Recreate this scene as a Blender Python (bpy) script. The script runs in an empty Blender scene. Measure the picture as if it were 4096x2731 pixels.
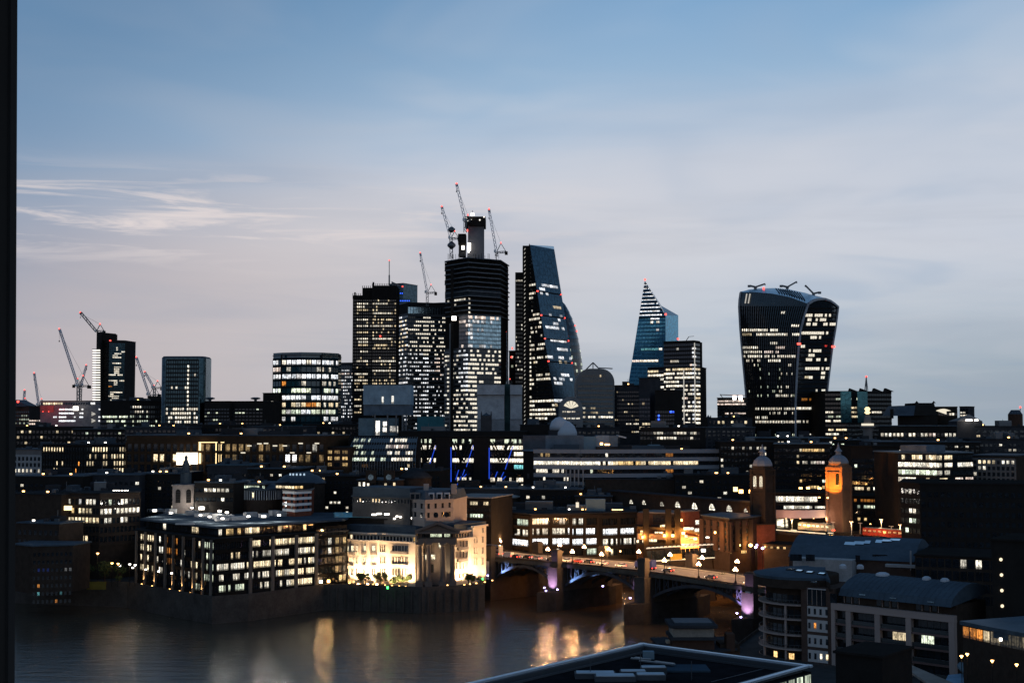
import bpy, math, random
from mathutils.bvhtree import BVHTree
from mathutils import Matrix, Vector
random.seed(11)
sc = bpy.context.scene
V = Vector
# ------------------------------------------------------------------ camera
F, CX, CY, HV, CZ = 5461.0, 2048.0, 1365.5, 1693.0, 70.0
PIT = math.atan((HV - CY) / F)
cam = bpy.data.objects.new('camera', bpy.data.cameras.new('camera'))
sc.collection.objects.link(cam)
cam.location = (0, 0, CZ)
cam.rotation_euler = (math.pi / 2 + PIT, 0, 0)
cam.data.sensor_width = 36.0
cam.data.lens = 36.0 * F / 4096.0
cam.data.clip_start = 0.1
cam.data.clip_end = 60000
sc.camera = cam
# ------------------------------------------------------------------ render / exposure
sc.render.engine = 'CYCLES'
sc.view_settings.view_transform = 'Standard'
sc.view_settings.look = 'None'
sc.view_settings.exposure = 0.0
sc.view_settings.gamma = 1.0
sc.cycles.use_denoising = True
sc.cycles.max_bounces = 5
sc.cycles.diffuse_bounces = 2
sc.cycles.glossy_bounces = 3
sc.cycles.transmission_bounces = 2
sc.cycles.sample_clamp_indirect = 3.0
sc.cycles.caustics_reflective = False
sc.cycles.caustics_refractive = False

def lin(r, g, b):
    f = lambda c: (c / 255 / 12.92) if c / 255 <= .04045 else ((c / 255 + .055) / 1.055) ** 2.4
    return (f(r), f(g), f(b), 1)
# ------------------------------------------------------------------ world: dusk sky with a sheet of high cloud
SUN_EL, SUN_ROT = math.radians(1.5), math.radians(238)
w = bpy.data.worlds.new('World'); sc.world = w; w.use_nodes = True
nt = w.node_tree; nt.nodes.clear(); N = nt.nodes.new; LK = nt.links.new
def mth(op, a, b=None, c=None, clamp=False):
    n = N('ShaderNodeMath'); n.operation = op; n.use_clamp = clamp
    for i, x in enumerate((a, b, c)):
        if x is None: continue
        if isinstance(x, (int, float)): n.inputs[i].default_value = x
        else: LK(x, n.inputs[i])
    return n.outputs[0]
def mixc(f, a, b, blend='MIX'):
    n = N('ShaderNodeMix'); n.data_type = 'RGBA'; n.blend_type = blend
    for s, x in ((n.inputs[0], f), (n.inputs[6], a), (n.inputs[7], b)):
        if isinstance(x, (int, float, tuple)): s.default_value = x
        else: LK(x, s)
    return n.outputs[2]
def ramp(x, stops):
    n = N('ShaderNodeValToRGB'); e = n.color_ramp.elements
    while len(e) < len(stops): e.new(.5)
    for el, (p, c) in zip(e, stops): el.position = p; el.color = c
    LK(x, n.inputs[0]); return n.outputs[0]
def noise(vec, scale, detail=4, rough=.5, dist=0):
    n = N('ShaderNodeTexNoise'); LK(vec, n.inputs['Vector'])
    n.inputs['Scale'].default_value = scale; n.inputs['Detail'].default_value = detail
    n.inputs['Roughness'].default_value = rough; n.inputs['Distortion'].default_value = dist
    return n.outputs[0]
tc = N('ShaderNodeTexCoord'); sep = N('ShaderNodeSeparateXYZ'); LK(tc.outputs['Generated'], sep.inputs[0])
dx, dy, dz = sep.outputs
el = mth('MAXIMUM', dz, 0.0)
az = mth('ARCTAN2', dx, dy)                       # 0 ahead, + to the right
k = mth('DIVIDE', 1.0, mth('ADD', el, .10))       # seen on a flat layer of cloud overhead
cxyz = N('ShaderNodeCombineXYZ'); LK(mth('MULTIPLY', dx, k), cxyz.inputs[0]); LK(mth('MULTIPLY', dy, k), cxyz.inputs[1])
big = noise(cxyz.outputs[0], .55, 3, .5, .3)
stk = N('ShaderNodeMapping'); LK(tc.outputs['Generated'], stk.inputs[0]); stk.inputs['Scale'].default_value = (3.2, 3.2, 34); stk.inputs['Rotation'].default_value = (0, math.radians(6), 0)
streak = noise(stk.outputs[0], 1.0, 5, .55, .4)
fine = noise(stk.outputs[0], 2.6, 5, .6, .6)
clear = ramp(el, [(0, lin(172, 184, 196)), (.07, lin(180, 194, 210)), (.13, lin(186, 200, 219)), (.20, lin(172, 194, 218)), (.25, lin(153, 184, 214)), (.31, lin(125, 167, 207)), (.6, lin(70, 110, 160)), (1, lin(48, 80, 128))])
cloud = ramp(el, [(0, lin(180, 190, 199)), (.045, lin(190, 200, 210)), (.08, lin(201, 208, 218)), (.125, lin(214, 215, 222)), (.18, lin(208, 211, 221)), (.25, lin(186, 198, 216)), (.34, lin(140, 170, 205)), (1, lin(80, 104, 136))])
# the edge of the cloud sheet climbs to the right
edge = mth('ADD', mth('SUBTRACT', mth('ADD', mth('MULTIPLY', mth('SINE', mth('MULTIPLY', az, 1.0)), .165), .205), el), mth('MULTIPLY', mth('SUBTRACT', big, .5), .12))
edge = mth('ADD', edge, mth('MULTIPLY', mth('SUBTRACT', streak, .5), .06))
mr = N('ShaderNodeMapRange'); mr.interpolation_type = 'SMOOTHSTEP'; LK(edge, mr.inputs[0]); mr.inputs[1].default_value = -.035; mr.inputs[2].default_value = .045
rc = N('ShaderNodeMapRange'); rc.interpolation_type = 'SMOOTHSTEP'; LK(mth('ADD', mth('SINE', az), mth('MULTIPLY', mth('SUBTRACT', big, .5), .5)), rc.inputs[0]); rc.inputs[1].default_value = -.05; rc.inputs[2].default_value = .45; rc.inputs[3].default_value = .94; rc.inputs[4].default_value = .55
base = mixc(mth('MULTIPLY', mr.outputs[0], rc.outputs[0]), clear, cloud)
# soft brighter and bluer patches inside the sheet
b2 = noise(cxyz.outputs[0], 1.3, 3, .5, .5)
p2 = N('ShaderNodeMapRange'); p2.interpolation_type = 'SMOOTHSTEP'; LK(b2, p2.inputs[0]); p2.inputs[1].default_value = .45; p2.inputs[2].default_value = .68
base = mixc(mth('MULTIPLY', p2.outputs[0], .30), base, lin(216, 218, 225))
p3 = N('ShaderNodeMapRange'); p3.interpolation_type = 'SMOOTHSTEP'; LK(b2, p3.inputs[0]); p3.inputs[1].default_value = .48; p3.inputs[2].default_value = .30
base = mixc(mth('MULTIPLY', p3.outputs[0], .35), base, lin(158, 180, 206))
# pink afterglow low on the left, cooler to the right
lft = N('ShaderNodeMapRange'); lft.interpolation_type = 'SMOOTHSTEP'; LK(mth('SINE', az), lft.inputs[0]); lft.inputs[1].default_value = .2; lft.inputs[2].default_value = -.34
low = N('ShaderNodeMapRange'); low.interpolation_type = 'SMOOTHSTEP'; LK(el, low.inputs[0]); low.inputs[1].default_value = .21; low.inputs[2].default_value = .09
base = mixc(mth('MULTIPLY', mth('MULTIPLY', lft.outputs[0], low.outputs[0]), .85), base, lin(200, 187, 187))
rgt = N('ShaderNodeMapRange'); rgt.interpolation_type = 'SMOOTHSTEP'; LK(mth('SINE', az), rgt.inputs[0]); rgt.inputs[1].default_value = .08; rgt.inputs[2].default_value = .42
rlo = N('ShaderNodeMapRange'); rlo.interpolation_type = 'SMOOTHSTEP'; LK(el, rlo.inputs[0]); rlo.inputs[1].default_value = .12; rlo.inputs[2].default_value = .0
base = mixc(mth('MULTIPLY', mth('MULTIPLY', rgt.outputs[0], rlo.outputs[0]), .85), base, lin(146, 162, 176))
# the upper left is a darker slate blue
ul = N('ShaderNodeMapRange'); ul.interpolation_type = 'SMOOTHSTEP'; LK(mth('ADD', mth('SUBTRACT', mth('MULTIPLY', el, 1.4), mth('SINE', az)), mth('MULTIPLY', big, .2)), ul.inputs[0]); ul.inputs[1].default_value = .38; ul.inputs[2].default_value = .84
base = mixc(mth('MULTIPLY', ul.outputs[0], .8), base, lin(94, 130, 167))
# streaks of thin grey cloud
sr = N('ShaderNodeMapRange'); sr.interpolation_type = 'SMOOTHSTEP'; LK(streak, sr.inputs[0]); sr.inputs[1].default_value = .46; sr.inputs[2].default_value = .70
slo = N('ShaderNodeMapRange'); slo.interpolation_type = 'SMOOTHSTEP'; LK(el, slo.inputs[0]); slo.inputs[1].default_value = .24; slo.inputs[2].default_value = .13
base = mixc(mth('MULTIPLY', mth('MULTIPLY', sr.outputs[0], slo.outputs[0]), .24), base, lin(162, 171, 187))
fr = N('ShaderNodeMapRange'); fr.interpolation_type = 'SMOOTHSTEP'; LK(fine, fr.inputs[0]); fr.inputs[1].default_value = .47; fr.inputs[2].default_value = .66
flo = N('ShaderNodeMapRange'); flo.interpolation_type = 'SMOOTHSTEP'; LK(mth('ABSOLUTE', mth('SUBTRACT', el, .145)), flo.inputs[0]); flo.inputs[1].default_value = .045; flo.inputs[2].default_value = .0
base = mixc(mth('MULTIPLY', mth('MULTIPLY', fr.outputs[0], flo.outputs[0]), mth('MULTIPLY', lft.outputs[0], .95)), base, lin(232, 221, 219))
sky = N('ShaderNodeTexSky'); sky.sky_type = 'NISHITA'; sky.sun_disc = False; sky.sun_elevation = SUN_EL; sky.sun_rotation = SUN_ROT
skyk = mixc(1.0, sky.outputs[0], (.06, .06, .06, 1), 'MULTIPLY')
base = mixc(.04, base, skyk)
bg = N('ShaderNodeBackground'); LK(base, bg.inputs[0]); bg.inputs[1].default_value = 1.0
wo = N('ShaderNodeOutputWorld'); LK(bg.outputs[0], wo.inputs[0])
# faint afterglow from where the sun went down, behind the viewer to the south-west
sl = bpy.data.lights.new('sun', 'SUN'); sl.energy = .06; sl.angle = math.radians(12); sl.color = (1, .8, .68)
so = bpy.data.objects.new('sun', sl); sc.collection.objects.link(so)
so.rotation_euler = (math.radians(80), 0, math.radians(-35))

# ------------------------------------------------------------------ pixel <-> place
RT, FW, UP = V((1, 0, 0)), V((0, math.cos(PIT), math.sin(PIT))), V((0, -math.sin(PIT), math.cos(PIT)))
def P(u, v, Y):
    d = RT * ((u - CX) / F) + FW + UP * (-(v - CY) / F)
    t = Y / d.y
    return V((d.x * t, Y, CZ + d.z * t))
def G(u, v, z):
    d = RT * ((u - CX) / F) + FW + UP * (-(v - CY) / F)
    t = (z - CZ) / d.z
    return V((d.x * t, d.y * t, z))
def XY(u, Y, v=HV):
    p = P(u, v, Y); return (p.x, Y)
def zat(v, Y): return P(CX, v, Y).z
def proj(p):
    q = p - V((0, 0, CZ)); f = q.dot(FW)
    return CX + F * q.x / f, CY - F * q.dot(UP) / f
ZM = dict(A1=(0, 1100, .4464), A2=(700, 1000, .5102), A3=(1350, 700, .7018), A4=(1950, 900, .5742), A5=(2400, 1050, .4785), A6=(2850, 1050, .4783), A7=(3400, 1400, .3826),
          B1=(0, 1700, .3507), B2=(650, 1700, .3189), B3=(1350, 1700, .3401), B4=(2050, 1650, .3827), B5=(2850, 1700, .3508), B6=(3500, 1700, .3508), B7=(0, 2050, .4342),
          C1=(500, 1950, .3827), C2=(1300, 1950, .3189), C3=(1900, 1950, .3189), C4=(2500, 1950, .3189), C5=(2950, 2050, .4343), C6=(3400, 2050, .4342), C7=(1800, 2350, .6378), C8=(300, 2350, .6803))
def uz(k, x): return ZM[k][0] + x * ZM[k][2]
def vz(k, y): return ZM[k][1] + y * ZM[k][2]
def L(k, rects):
    out = []
    for r in rects:
        x0, x1, y0, y1 = r[:4]
        out.append((uz(k, x0), uz(k, x1), vz(k, y0), vz(k, y1)) + tuple(r[4:]) + ('W', .9, 1.0)[len(r) - 4:])
    return out
COL = dict(W=(1, .91, .74), C=(.95, .97, 1), Y=(1, .66, .28), O=(1, .36, .06), G=(.90, 1, .76), P=(1, .80, .68), B=(.04, .12, 1), T=(.25, .8, .85), R=(1, .05, .03), K=(1, .8, .5))

# ------------------------------------------------------------------ materials
MT = {}
def new_mat(name):
    m = bpy.data.materials.new(name); m.use_nodes = True
    global nt, N, LK
    nt = m.node_tree; N = nt.nodes.new; LK = nt.links.new
    return m, nt.nodes['Principled BSDF']
def mat(name, col, rough=.7, metal=0, var=.35, scale=.25, bump=0, spec=.0, bscale=None):
    if name in MT: return MT[name]
    m, b = new_mat(name)
    t = N('ShaderNodeTexCoord')
    oi = N('ShaderNodeObjectInfo')
    ad = N('ShaderNodeVectorMath'); ad.operation = 'ADD'; LK(t.outputs['Object'], ad.inputs[0]); LK(oi.outputs['Location'], ad.inputs[1])
    n1 = noise(ad.outputs[0], scale, 5, .6); n2 = noise(ad.outputs[0], scale * 7, 3, .6)
    f = mth('ADD', mth('MULTIPLY', n1, .65), mth('MULTIPLY', n2, .35))
    mr = N('ShaderNodeMapRange'); LK(f, mr.inputs[0]); mr.inputs[1].default_value = .3; mr.inputs[2].default_value = .7; mr.inputs[3].default_value = 1 - var; mr.inputs[4].default_value = 1 + var
    c = N('ShaderNodeVectorMath'); c.operation = 'SCALE'; c.inputs[0].default_value = col[:3]; LK(mr.outputs[0], c.inputs['Scale'])
    LK(c.outputs[0], b.inputs['Base Color'])
    b.inputs['Roughness'].default_value = rough; b.inputs['Metallic'].default_value = metal; b.inputs['Specular IOR Level'].default_value = spec
    if bump:
        bn = N('ShaderNodeBump'); bn.inputs['Strength'].default_value = bump; bn.inputs['Distance'].default_value = .1
        LK(noise(ad.outputs[0], bscale or scale * 4, 3), bn.inputs['Height']); LK(bn.outputs[0], b.inputs['Normal'])
    MT[name] = m; return m
def glass(name, col, rough=.06, metal=0, spec=.6, tilt=.05):
    """dark window glass, every pane set a touch differently so that reflections break up"""
    if name in MT: return MT[name]
    m, b = new_mat(name)
    oi = N('ShaderNodeObjectInfo'); t = N('ShaderNodeTexCoord')
    v = N('ShaderNodeTexVoronoi'); v.inputs['Scale'].default_value = .3; LK(t.outputs['Object'], v.inputs['Vector'])
    mr = N('ShaderNodeMapRange'); LK(mth('FRACT', mth('ADD', v.outputs[0], oi.outputs['Random'])), mr.inputs[0]); mr.inputs[3].default_value = .7; mr.inputs[4].default_value = 1.35
    c = N('ShaderNodeVectorMath'); c.operation = 'SCALE'; c.inputs[0].default_value = col; LK(mr.outputs[0], c.inputs['Scale'])
    LK(c.outputs[0], b.inputs['Base Color'])
    b.inputs['Roughness'].default_value = rough; b.inputs['Metallic'].default_value = metal; b.inputs['Specular IOR Level'].default_value = spec
    bn = N('ShaderNodeBump'); bn.inputs['Strength'].default_value = tilt; bn.inputs['Distance'].default_value = 1
    LK(noise(t.outputs['Object'], .35, 2), bn.inputs['Height']); LK(bn.outputs[0], b.inputs['Normal'])
    MT[name] = m; return m
def lamp_mat(name, col, st, sample=False):
    if name in MT: return MT[name]
    m, b = new_mat(name)
    b.inputs['Base Color'].default_value = (.02, .02, .02, 1)
    b.inputs['Emission Color'].default_value = (*col, 1); b.inputs['Emission Strength'].default_value = st
    m.cycles.emission_sampling = 'AUTO' if sample else 'NONE'
    MT[name] = m; return m
def window_mat():
    """a lit room behind glass: ceiling lights above, furniture, blinds and half drawn curtains below; tint and level come with each window"""
    m, b = new_mat('lit_window')
    oi = N('ShaderNodeObjectInfo'); t = N('ShaderNodeTexCoord')
    s = N('ShaderNodeSeparateXYZ'); LK(t.outputs['Object'], s.inputs[0])
    rnd = oi.outputs['Random']
    off = N('ShaderNodeCombineXYZ'); LK(mth('MULTIPLY', rnd, 91.7), off.inputs[0]); LK(mth('MULTIPLY', rnd, 37.1), off.inputs[2])
    ad = N('ShaderNodeVectorMath'); ad.operation = 'ADD'; LK(t.outputs['Object'], ad.inputs[0]); LK(off.outputs[0], ad.inputs[1])
    room = noise(ad.outputs[0], 3.2, 2, .6)
    mp = N('ShaderNodeMapping'); LK(ad.outputs[0], mp.inputs[0]); mp.inputs['Scale'].default_value = (9, 1, .6)
    strip = noise(mp.outputs[0], 1.0, 1, .5)
    r1 = N('ShaderNodeMapRange'); LK(room, r1.inputs[0]); r1.inputs[1].default_value = .34; r1.inputs[2].default_value = .6; r1.inputs[3].default_value = .3; r1.inputs[4].default_value = 1.15
    r2 = N('ShaderNodeMapRange'); LK(strip, r2.inputs[0]); r2.inputs[1].default_value = .36; r2.inputs[2].default_value = .5; r2.inputs[3].default_value = .34; r2.inputs[4].default_value = 1.1
    # desks and people: the lower third is often blocked
    dk = mth('GREATER_THAN', mth('ADD', mth('MULTIPLY', s.outputs[2], -1.0), mth('MULTIPLY', noise(mp.outputs[0], .7, 2), .55)), .56)
    lvl = mth('MULTIPLY', mth('MULTIPLY', r1.outputs[0], r2.outputs[0]), mth('SUBTRACT', 1.0, mth('MULTIPLY', dk, .8)))
    kk = mth('ADD', 2.0, mth('FLOOR', mth('MULTIPLY', mth('FRACT', mth('MULTIPLY', rnd, 17.3)), 1.99)))
    bar = mth('LESS_THAN', mth('FRACT', mth('MULTIPLY', mth('ADD', s.outputs[0], .5), kk)), .14)      # mullions inside the frame
    lvl = mth('MULTIPLY', lvl, mth('SUBTRACT', 1.0, mth('MULTIPLY', bar, .85)))
    lvl = mth('MULTIPLY', mth('MULTIPLY', lvl, oi.outputs['Alpha']), 1.75)
    b.inputs['Base Color'].default_value = (.02, .022, .025, 1); b.inputs['Roughness'].default_value = .1
    LK(oi.outputs['Color'], b.inputs['Emission Color']); LK(lvl, b.inputs['Emission Strength'])
    m.cycles.emission_sampling = 'NONE'
    MT['lit_window'] = m; return m
LIT = window_mat()
GLS = glass('dark_glass', (.012, .016, .020))
GTEAL = glass('teal_glass', (.010, .045, .055), .08, 0, .9)
GBLUE = glass('blue_glass', (.016, .062, .108), .12, 1)
GPALE = glass('pale_glass', (.30, .42, .48), .18, 1)
GNAVY = glass('navy_glass', (.035, .065, .085), .16, 1)
DARK = mat('dark_cladding', (.026, .025, .0245), .6)
BLK = mat('black_metal', (.020, .018, .0165), .8, 0, .2)
STEEL = mat('grey_steel', (.10, .11, .12), .45, .6)
CONC = mat('concrete', (.16, .16, .16), .85, 0, .3, .15, .2)
CDRK = mat('dark_concrete', (.035, .036, .04), .85, 0, .3, .15, .2)
STONE = mat('pale_stone', (.42, .37, .31), .8, 0, .14, .4, .15)
STONED = mat('grey_stone', (.15, .135, .125), .85, 0, .25, .3, .2)
GRAN = mat('granite', (.26, .23, .21), .8, 0, .25, .6, .2)
BRICK = mat('brown_brick', (.06, .036, .027), .85, 0, .3, .5, .3)
BRED = mat('red_brick', (.16, .055, .035), .85, 0, .3, .5, .3)
BDRK = mat('sooty_brick', (.040, .030, .024), .9, 0, .3, .5, .3)
LEAD = mat('lead_roof', (.05, .065, .08), .45, .2, .25, .2, .1)
ROOF = mat('roof_felt', (.028, .029, .031), .7, 0, .4, .12, .1)
ZINC = mat('zinc_roof', (.06, .085, .105), .4, .3, .25, .2, .1)
PALE = mat('pale_panel', (.34, .37, .40), .55, .1, .15, .2)
PBLUE = mat('blue_grey_panel', (.11, .17, .21), .5, .1, .2, .2)
WHITE = mat('white_paint', (.62, .62, .60), .5, 0, .1, .4)
ASPH = mat('asphalt', (.045, .044, .043), .8, 0, .3, .3, .2)
PAVE = mat('paving', (.16, .15, .14), .8, 0, .25, .5, .2)
TEAL = mat('teal_panel', (.03, .10, .12), .4, .2, .25, .2)
REDL = lamp_mat('red_beacon', (1, .07, .05), 4)
WHTL = lamp_mat('white_lamp', (1, .92, .80), 6)
WRML = lamp_mat('warm_lamp', (1, .50, .15), 8)
GLOB = lamp_mat('lamp_globe', (1, .58, .30), 12)
BLUL = lamp_mat('blue_lamp', (.03, .12, 1), 2.2)
BRAC = lamp_mat('blue_lit_brace', (.02, .10, 1), .7)
VIOL = lamp_mat('violet_lamp', (.55, .45, 1), 14)

# ------------------------------------------------------------------ objects
COLL = sc.collection.objects
def thing(name, label, cat, loc, group=None):
    o = bpy.data.objects.new(name, None); COLL.link(o); o.location = loc
    o['label'] = label; o['category'] = cat
    if group: o['group'] = group
    return o
def mob(name, vs, fs, m, parent=None, smooth=False, kind=None):
    off = V(parent_loc(parent))
    me = bpy.data.meshes.new(name)
    me.from_pydata([tuple(V(v) - off) for v in vs], [], fs)
    me.materials.append(m)
    if smooth: me.polygons.foreach_set('use_smooth', [True] * len(me.polygons))
    o = bpy.data.objects.new(name, me); COLL.link(o); o.parent = parent
    if kind: o['kind'] = kind
    return o
def parent_loc(p):
    l = V((0, 0, 0))
    while p is not None: l += p.location; p = p.parent
    return l
def struct(name, vs, fs, m):
    o = mob(name, vs, fs, m); o['kind'] = 'structure'; return o
CUBES = {}
CV = [(x, y, z) for x in (-.5, .5) for y in (-.5, .5) for z in (-.5, .5)]
CF = [(0, 1, 3, 2), (4, 6, 7, 5), (0, 4, 5, 1), (2, 3, 7, 6), (0, 2, 6, 4), (1, 5, 7, 3)]
def cube(m):
    if m.name not in CUBES:
        me = bpy.data.meshes.new('block_' + m.name); me.from_pydata(CV, [], CF); me.materials.append(m); CUBES[m.name] = me
    return CUBES[m.name]
EX, EY, EZ = V((1, 0, 0)), V((0, 1, 0)), V((0, 0, 1))
def piece(name, parent, m, c, size, ex=EX, ez=EZ, color=None, mesh=None):
    o = bpy.data.objects.new(name, mesh or cube(m)); COLL.link(o)
    ex = ex.normalized(); ez = (ez - ex * ez.dot(ex)).normalized(); ey = ez.cross(ex)
    o.rotation_euler = Matrix((ex, ey, ez)).transposed().to_euler()
    if m is REDL: size = tuple(q * .68 for q in size)
    o.location = V(c) - parent_loc(parent); o.scale = size; o.parent = parent
    if color: o.color = color
    return o
class MB:
    def __init__(s): s.v = []; s.f = []
    def add(s, vs, fs):
        n = len(s.v); s.v += [tuple(x) for x in vs]; s.f += [tuple(i + n for i in f) for f in fs]; return s
    def box(s, c, size, ex=EX, ez=EZ):
        ex = ex.normalized(); ez = (ez - ex * ez.dot(ex)).normalized(); ey = ez.cross(ex); c = V(c)
        return s.add([c + ex * x * size[0] + ey * y * size[1] + ez * z * size[2] for x, y, z in CV], CF)
    def bar(s, a, b, t, t2=None):
        a, b = V(a), V(b); d = b - a
        up = EZ if abs(d.normalized().z) < .9 else EY
        return s.box((a + b) / 2, (d.length, t, t2 or t), d, up)
    def prism(s, pts, z0, z1):
        n = len(pts)
        return s.add([(p[0], p[1], z0) for p in pts] + [(p[0], p[1], z1) for p in pts],
                     [tuple(range(n))[::-1], tuple(range(n, 2 * n))] + [(i, (i + 1) % n, (i + 1) % n + n, i + n) for i in range(n)])
    def lathe(s, c, prof, n=16):
        c = V(c); vs = []; fs = []
        for r, z in prof:
            vs += [c + V((r * math.cos(2 * math.pi * i / n), r * math.sin(2 * math.pi * i / n), z)) for i in range(n)]
        for k in range(len(prof) - 1):
            for i in range(n): fs.append((k * n + i, k * n + (i + 1) % n, (k + 1) * n + (i + 1) % n, (k + 1) * n + i))
        fs.append(tuple(range(n))[::-1]); fs.append(tuple((len(prof) - 1) * n + i for i in range(n)))
        return s.add(vs, fs)
    def grid(s, S, ns, nt):
        vs = [S(i / ns, j / nt) for j in range(nt + 1) for i in range(ns + 1)]
        fs = [(j * (ns + 1) + i, j * (ns + 1) + i + 1, (j + 1) * (ns + 1) + i + 1, (j + 1) * (ns + 1) + i) for j in range(nt) for i in range(ns)]
        return s.add(vs, fs)
    def build(s, name, m, parent=None, smooth=False, kind=None): return mob(name, s.v, s.f, m, parent, smooth, kind)
def face(A, B, za, zb):
    A, B = V((A[0], A[1], 0)), V((B[0], B[1], 0))
    return lambda s, t: A.lerp(B, s) + EZ * (za + (zb - za) * t)
NWIN = {}
def facade(root, S, nb, nf, win=(.82, .6), lit=(), p0=0., col='W', st=.8, gl=None, band=None, pier=None, bd=.3, pd=.35, pw=None,
           vo=0., sep=False, pst=1, segs=1, jit=.35, run=1, vp=1.0):
    """fills a wall with windows, floor bands and piers; lit = rectangles (u0,u1,v0,v1,tint,level,chance) read off the facade"""
    gl = gl or GLS; dark = MB(); over = MB(); key = root.name
    NWIN.setdefault(key, 0)
    for j in range(nf):
        rowp = p0 * (random.random() ** 1.3) * 2.2
        i = 0; on = False
        for i in range(nb):
            c = S((i + .5) / nb, (j + .5 + vo) / nf)
            ex = S((i + 1) / nb, (j + .5) / nf) - S(i / nb, (j + .5) / nf)
            ez = S((i + .5) / nb, (j + 1) / nf) - S((i + .5) / nb, j / nf)
            ww, hh = ex.length * win[0], ez.length * win[1]
            if ww < .25: continue
            n = ex.cross(ez).normalized()
            u, v = proj(c); L0 = None; hu, hv = F * abs(ex.x) / 2 / c.y, F * ez.length / 2 / c.y
            for r in lit:
                eu, ev = max(0, hu - (r[1] - r[0]) / 2), max(0, hv - (r[3] - r[2]) / 2)      # a strip thinner than a storey still lights one storey
                if r[0] - eu <= u < r[1] + eu and r[2] - ev <= v < r[3] + ev and random.random() < r[6]: L0 = (r[4], r[5])
            if L0 is None and p0:
                if i % run == 0: on = random.random() < rowp
                if on: L0 = (col, st)
            if L0:
                a = COL[L0[0]]; q = random.uniform(-.1, .1); s_ = L0[1] * random.uniform(max(.2, 1 - jit * 2.0), 1 + jit * .8)
                if NWIN[key] < 290:
                    piece('window', root, LIT, c + n * .04, (ww, .1, hh), ex, ez, (a[0], a[1] * (1 + q * .5), max(.01, a[2] * (1 + q)), s_)); NWIN[key] += 1
                else: over.box(c + n * .04, (ww, .1, hh), ex, ez)
            elif sep and NWIN[key] < 290:
                piece('window', root, gl, c + n * .03, (ww, .1, hh), ex, ez); NWIN[key] += 1
            else: dark.box(c + n * .03, (ww, .1, hh), ex, ez)
    if dark.v: dark.build('glazing', gl, root, kind='stuff')
    if over.v: o = over.build('window_rows', LIT, root, kind='stuff'); o.color = (*COL[col], st)
    def ribbon(fn, wid, dep, wdir, m, name, sg):
        a = [fn(q / sg) for q in range(sg + 1)]
        if sg == 1:
            p0_, p1_ = a[0][0], a[1][0]; n = a[0][1]; d = p1_ - p0_
            if wdir == 'z': piece(name, root, m, (p0_ + p1_) / 2 + n * dep / 2, (d.length, dep, wid), d, EZ)
            else: piece(name, root, m, (p0_ + p1_) / 2 + n * dep / 2, (wid, dep, d.length), n.cross(d) * -1, d)
        else:
            vs = []; fs = []
            for (p, n, wv) in a:
                for (x, y) in ((-.5, 0), (.5, 0), (.5, 1), (-.5, 1)): vs.append(p + wv * x * wid + n * y * dep)
            for q in range(sg):
                for e in range(4): fs.append((q * 4 + e, q * 4 + (e + 1) % 4, q * 4 + 4 + (e + 1) % 4, q * 4 + 4 + e))
            fs += [(0, 1, 2, 3), tuple(sg * 4 + e for e in (3, 2, 1, 0))]
            mob(name, vs, fs, m, root)
    def frm(s, t):
        e = .01; ex = S(min(1, s + e), t) - S(max(0, s - e), t); ez = S(s, min(1, t + e)) - S(s, max(0, t - e))
        return ex.cross(ez).normalized(), ex.normalized(), ez.normalized()
    if band:
        hh = (S(.5, 1) - S(.5, 0)).length / nf * (1 - win[1]) * .96
        for j in range(nf + 1):
            def fn(q, j=j):
                t = min(1, max(0, (j + vo) / nf)); n, ex, ez = frm(q, t); return S(q, t), n, ez
            ribbon(fn, hh, bd, 'z', band, 'floor_band', segs)
    if pier:
        for i in range(0, nb + 1, pst):
            def fn(q, i=i):
                n, ex, ez = frm(i / nb, q); return S(i / nb, q), n, ex
            wd = pw or (S(1, .5) - S(0, .5)).length / nb * (1 - win[0]) * .9
            ribbon(fn, wd, pd, 'x', pier, 'pier', segs)
def back(pts, dep):
    """closes a chain of street-side corners (left to right) with a rear edge"""
    a, b = V((*pts[0], 0)), V((*pts[-1], 0)); d = (b - a).normalized(); n = V((-d.y, d.x, 0)) * dep
    return [tuple(p) for p in pts] + [(b.x + n.x, b.y + n.y), (a.x + n.x, a.y + n.y)]
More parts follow.
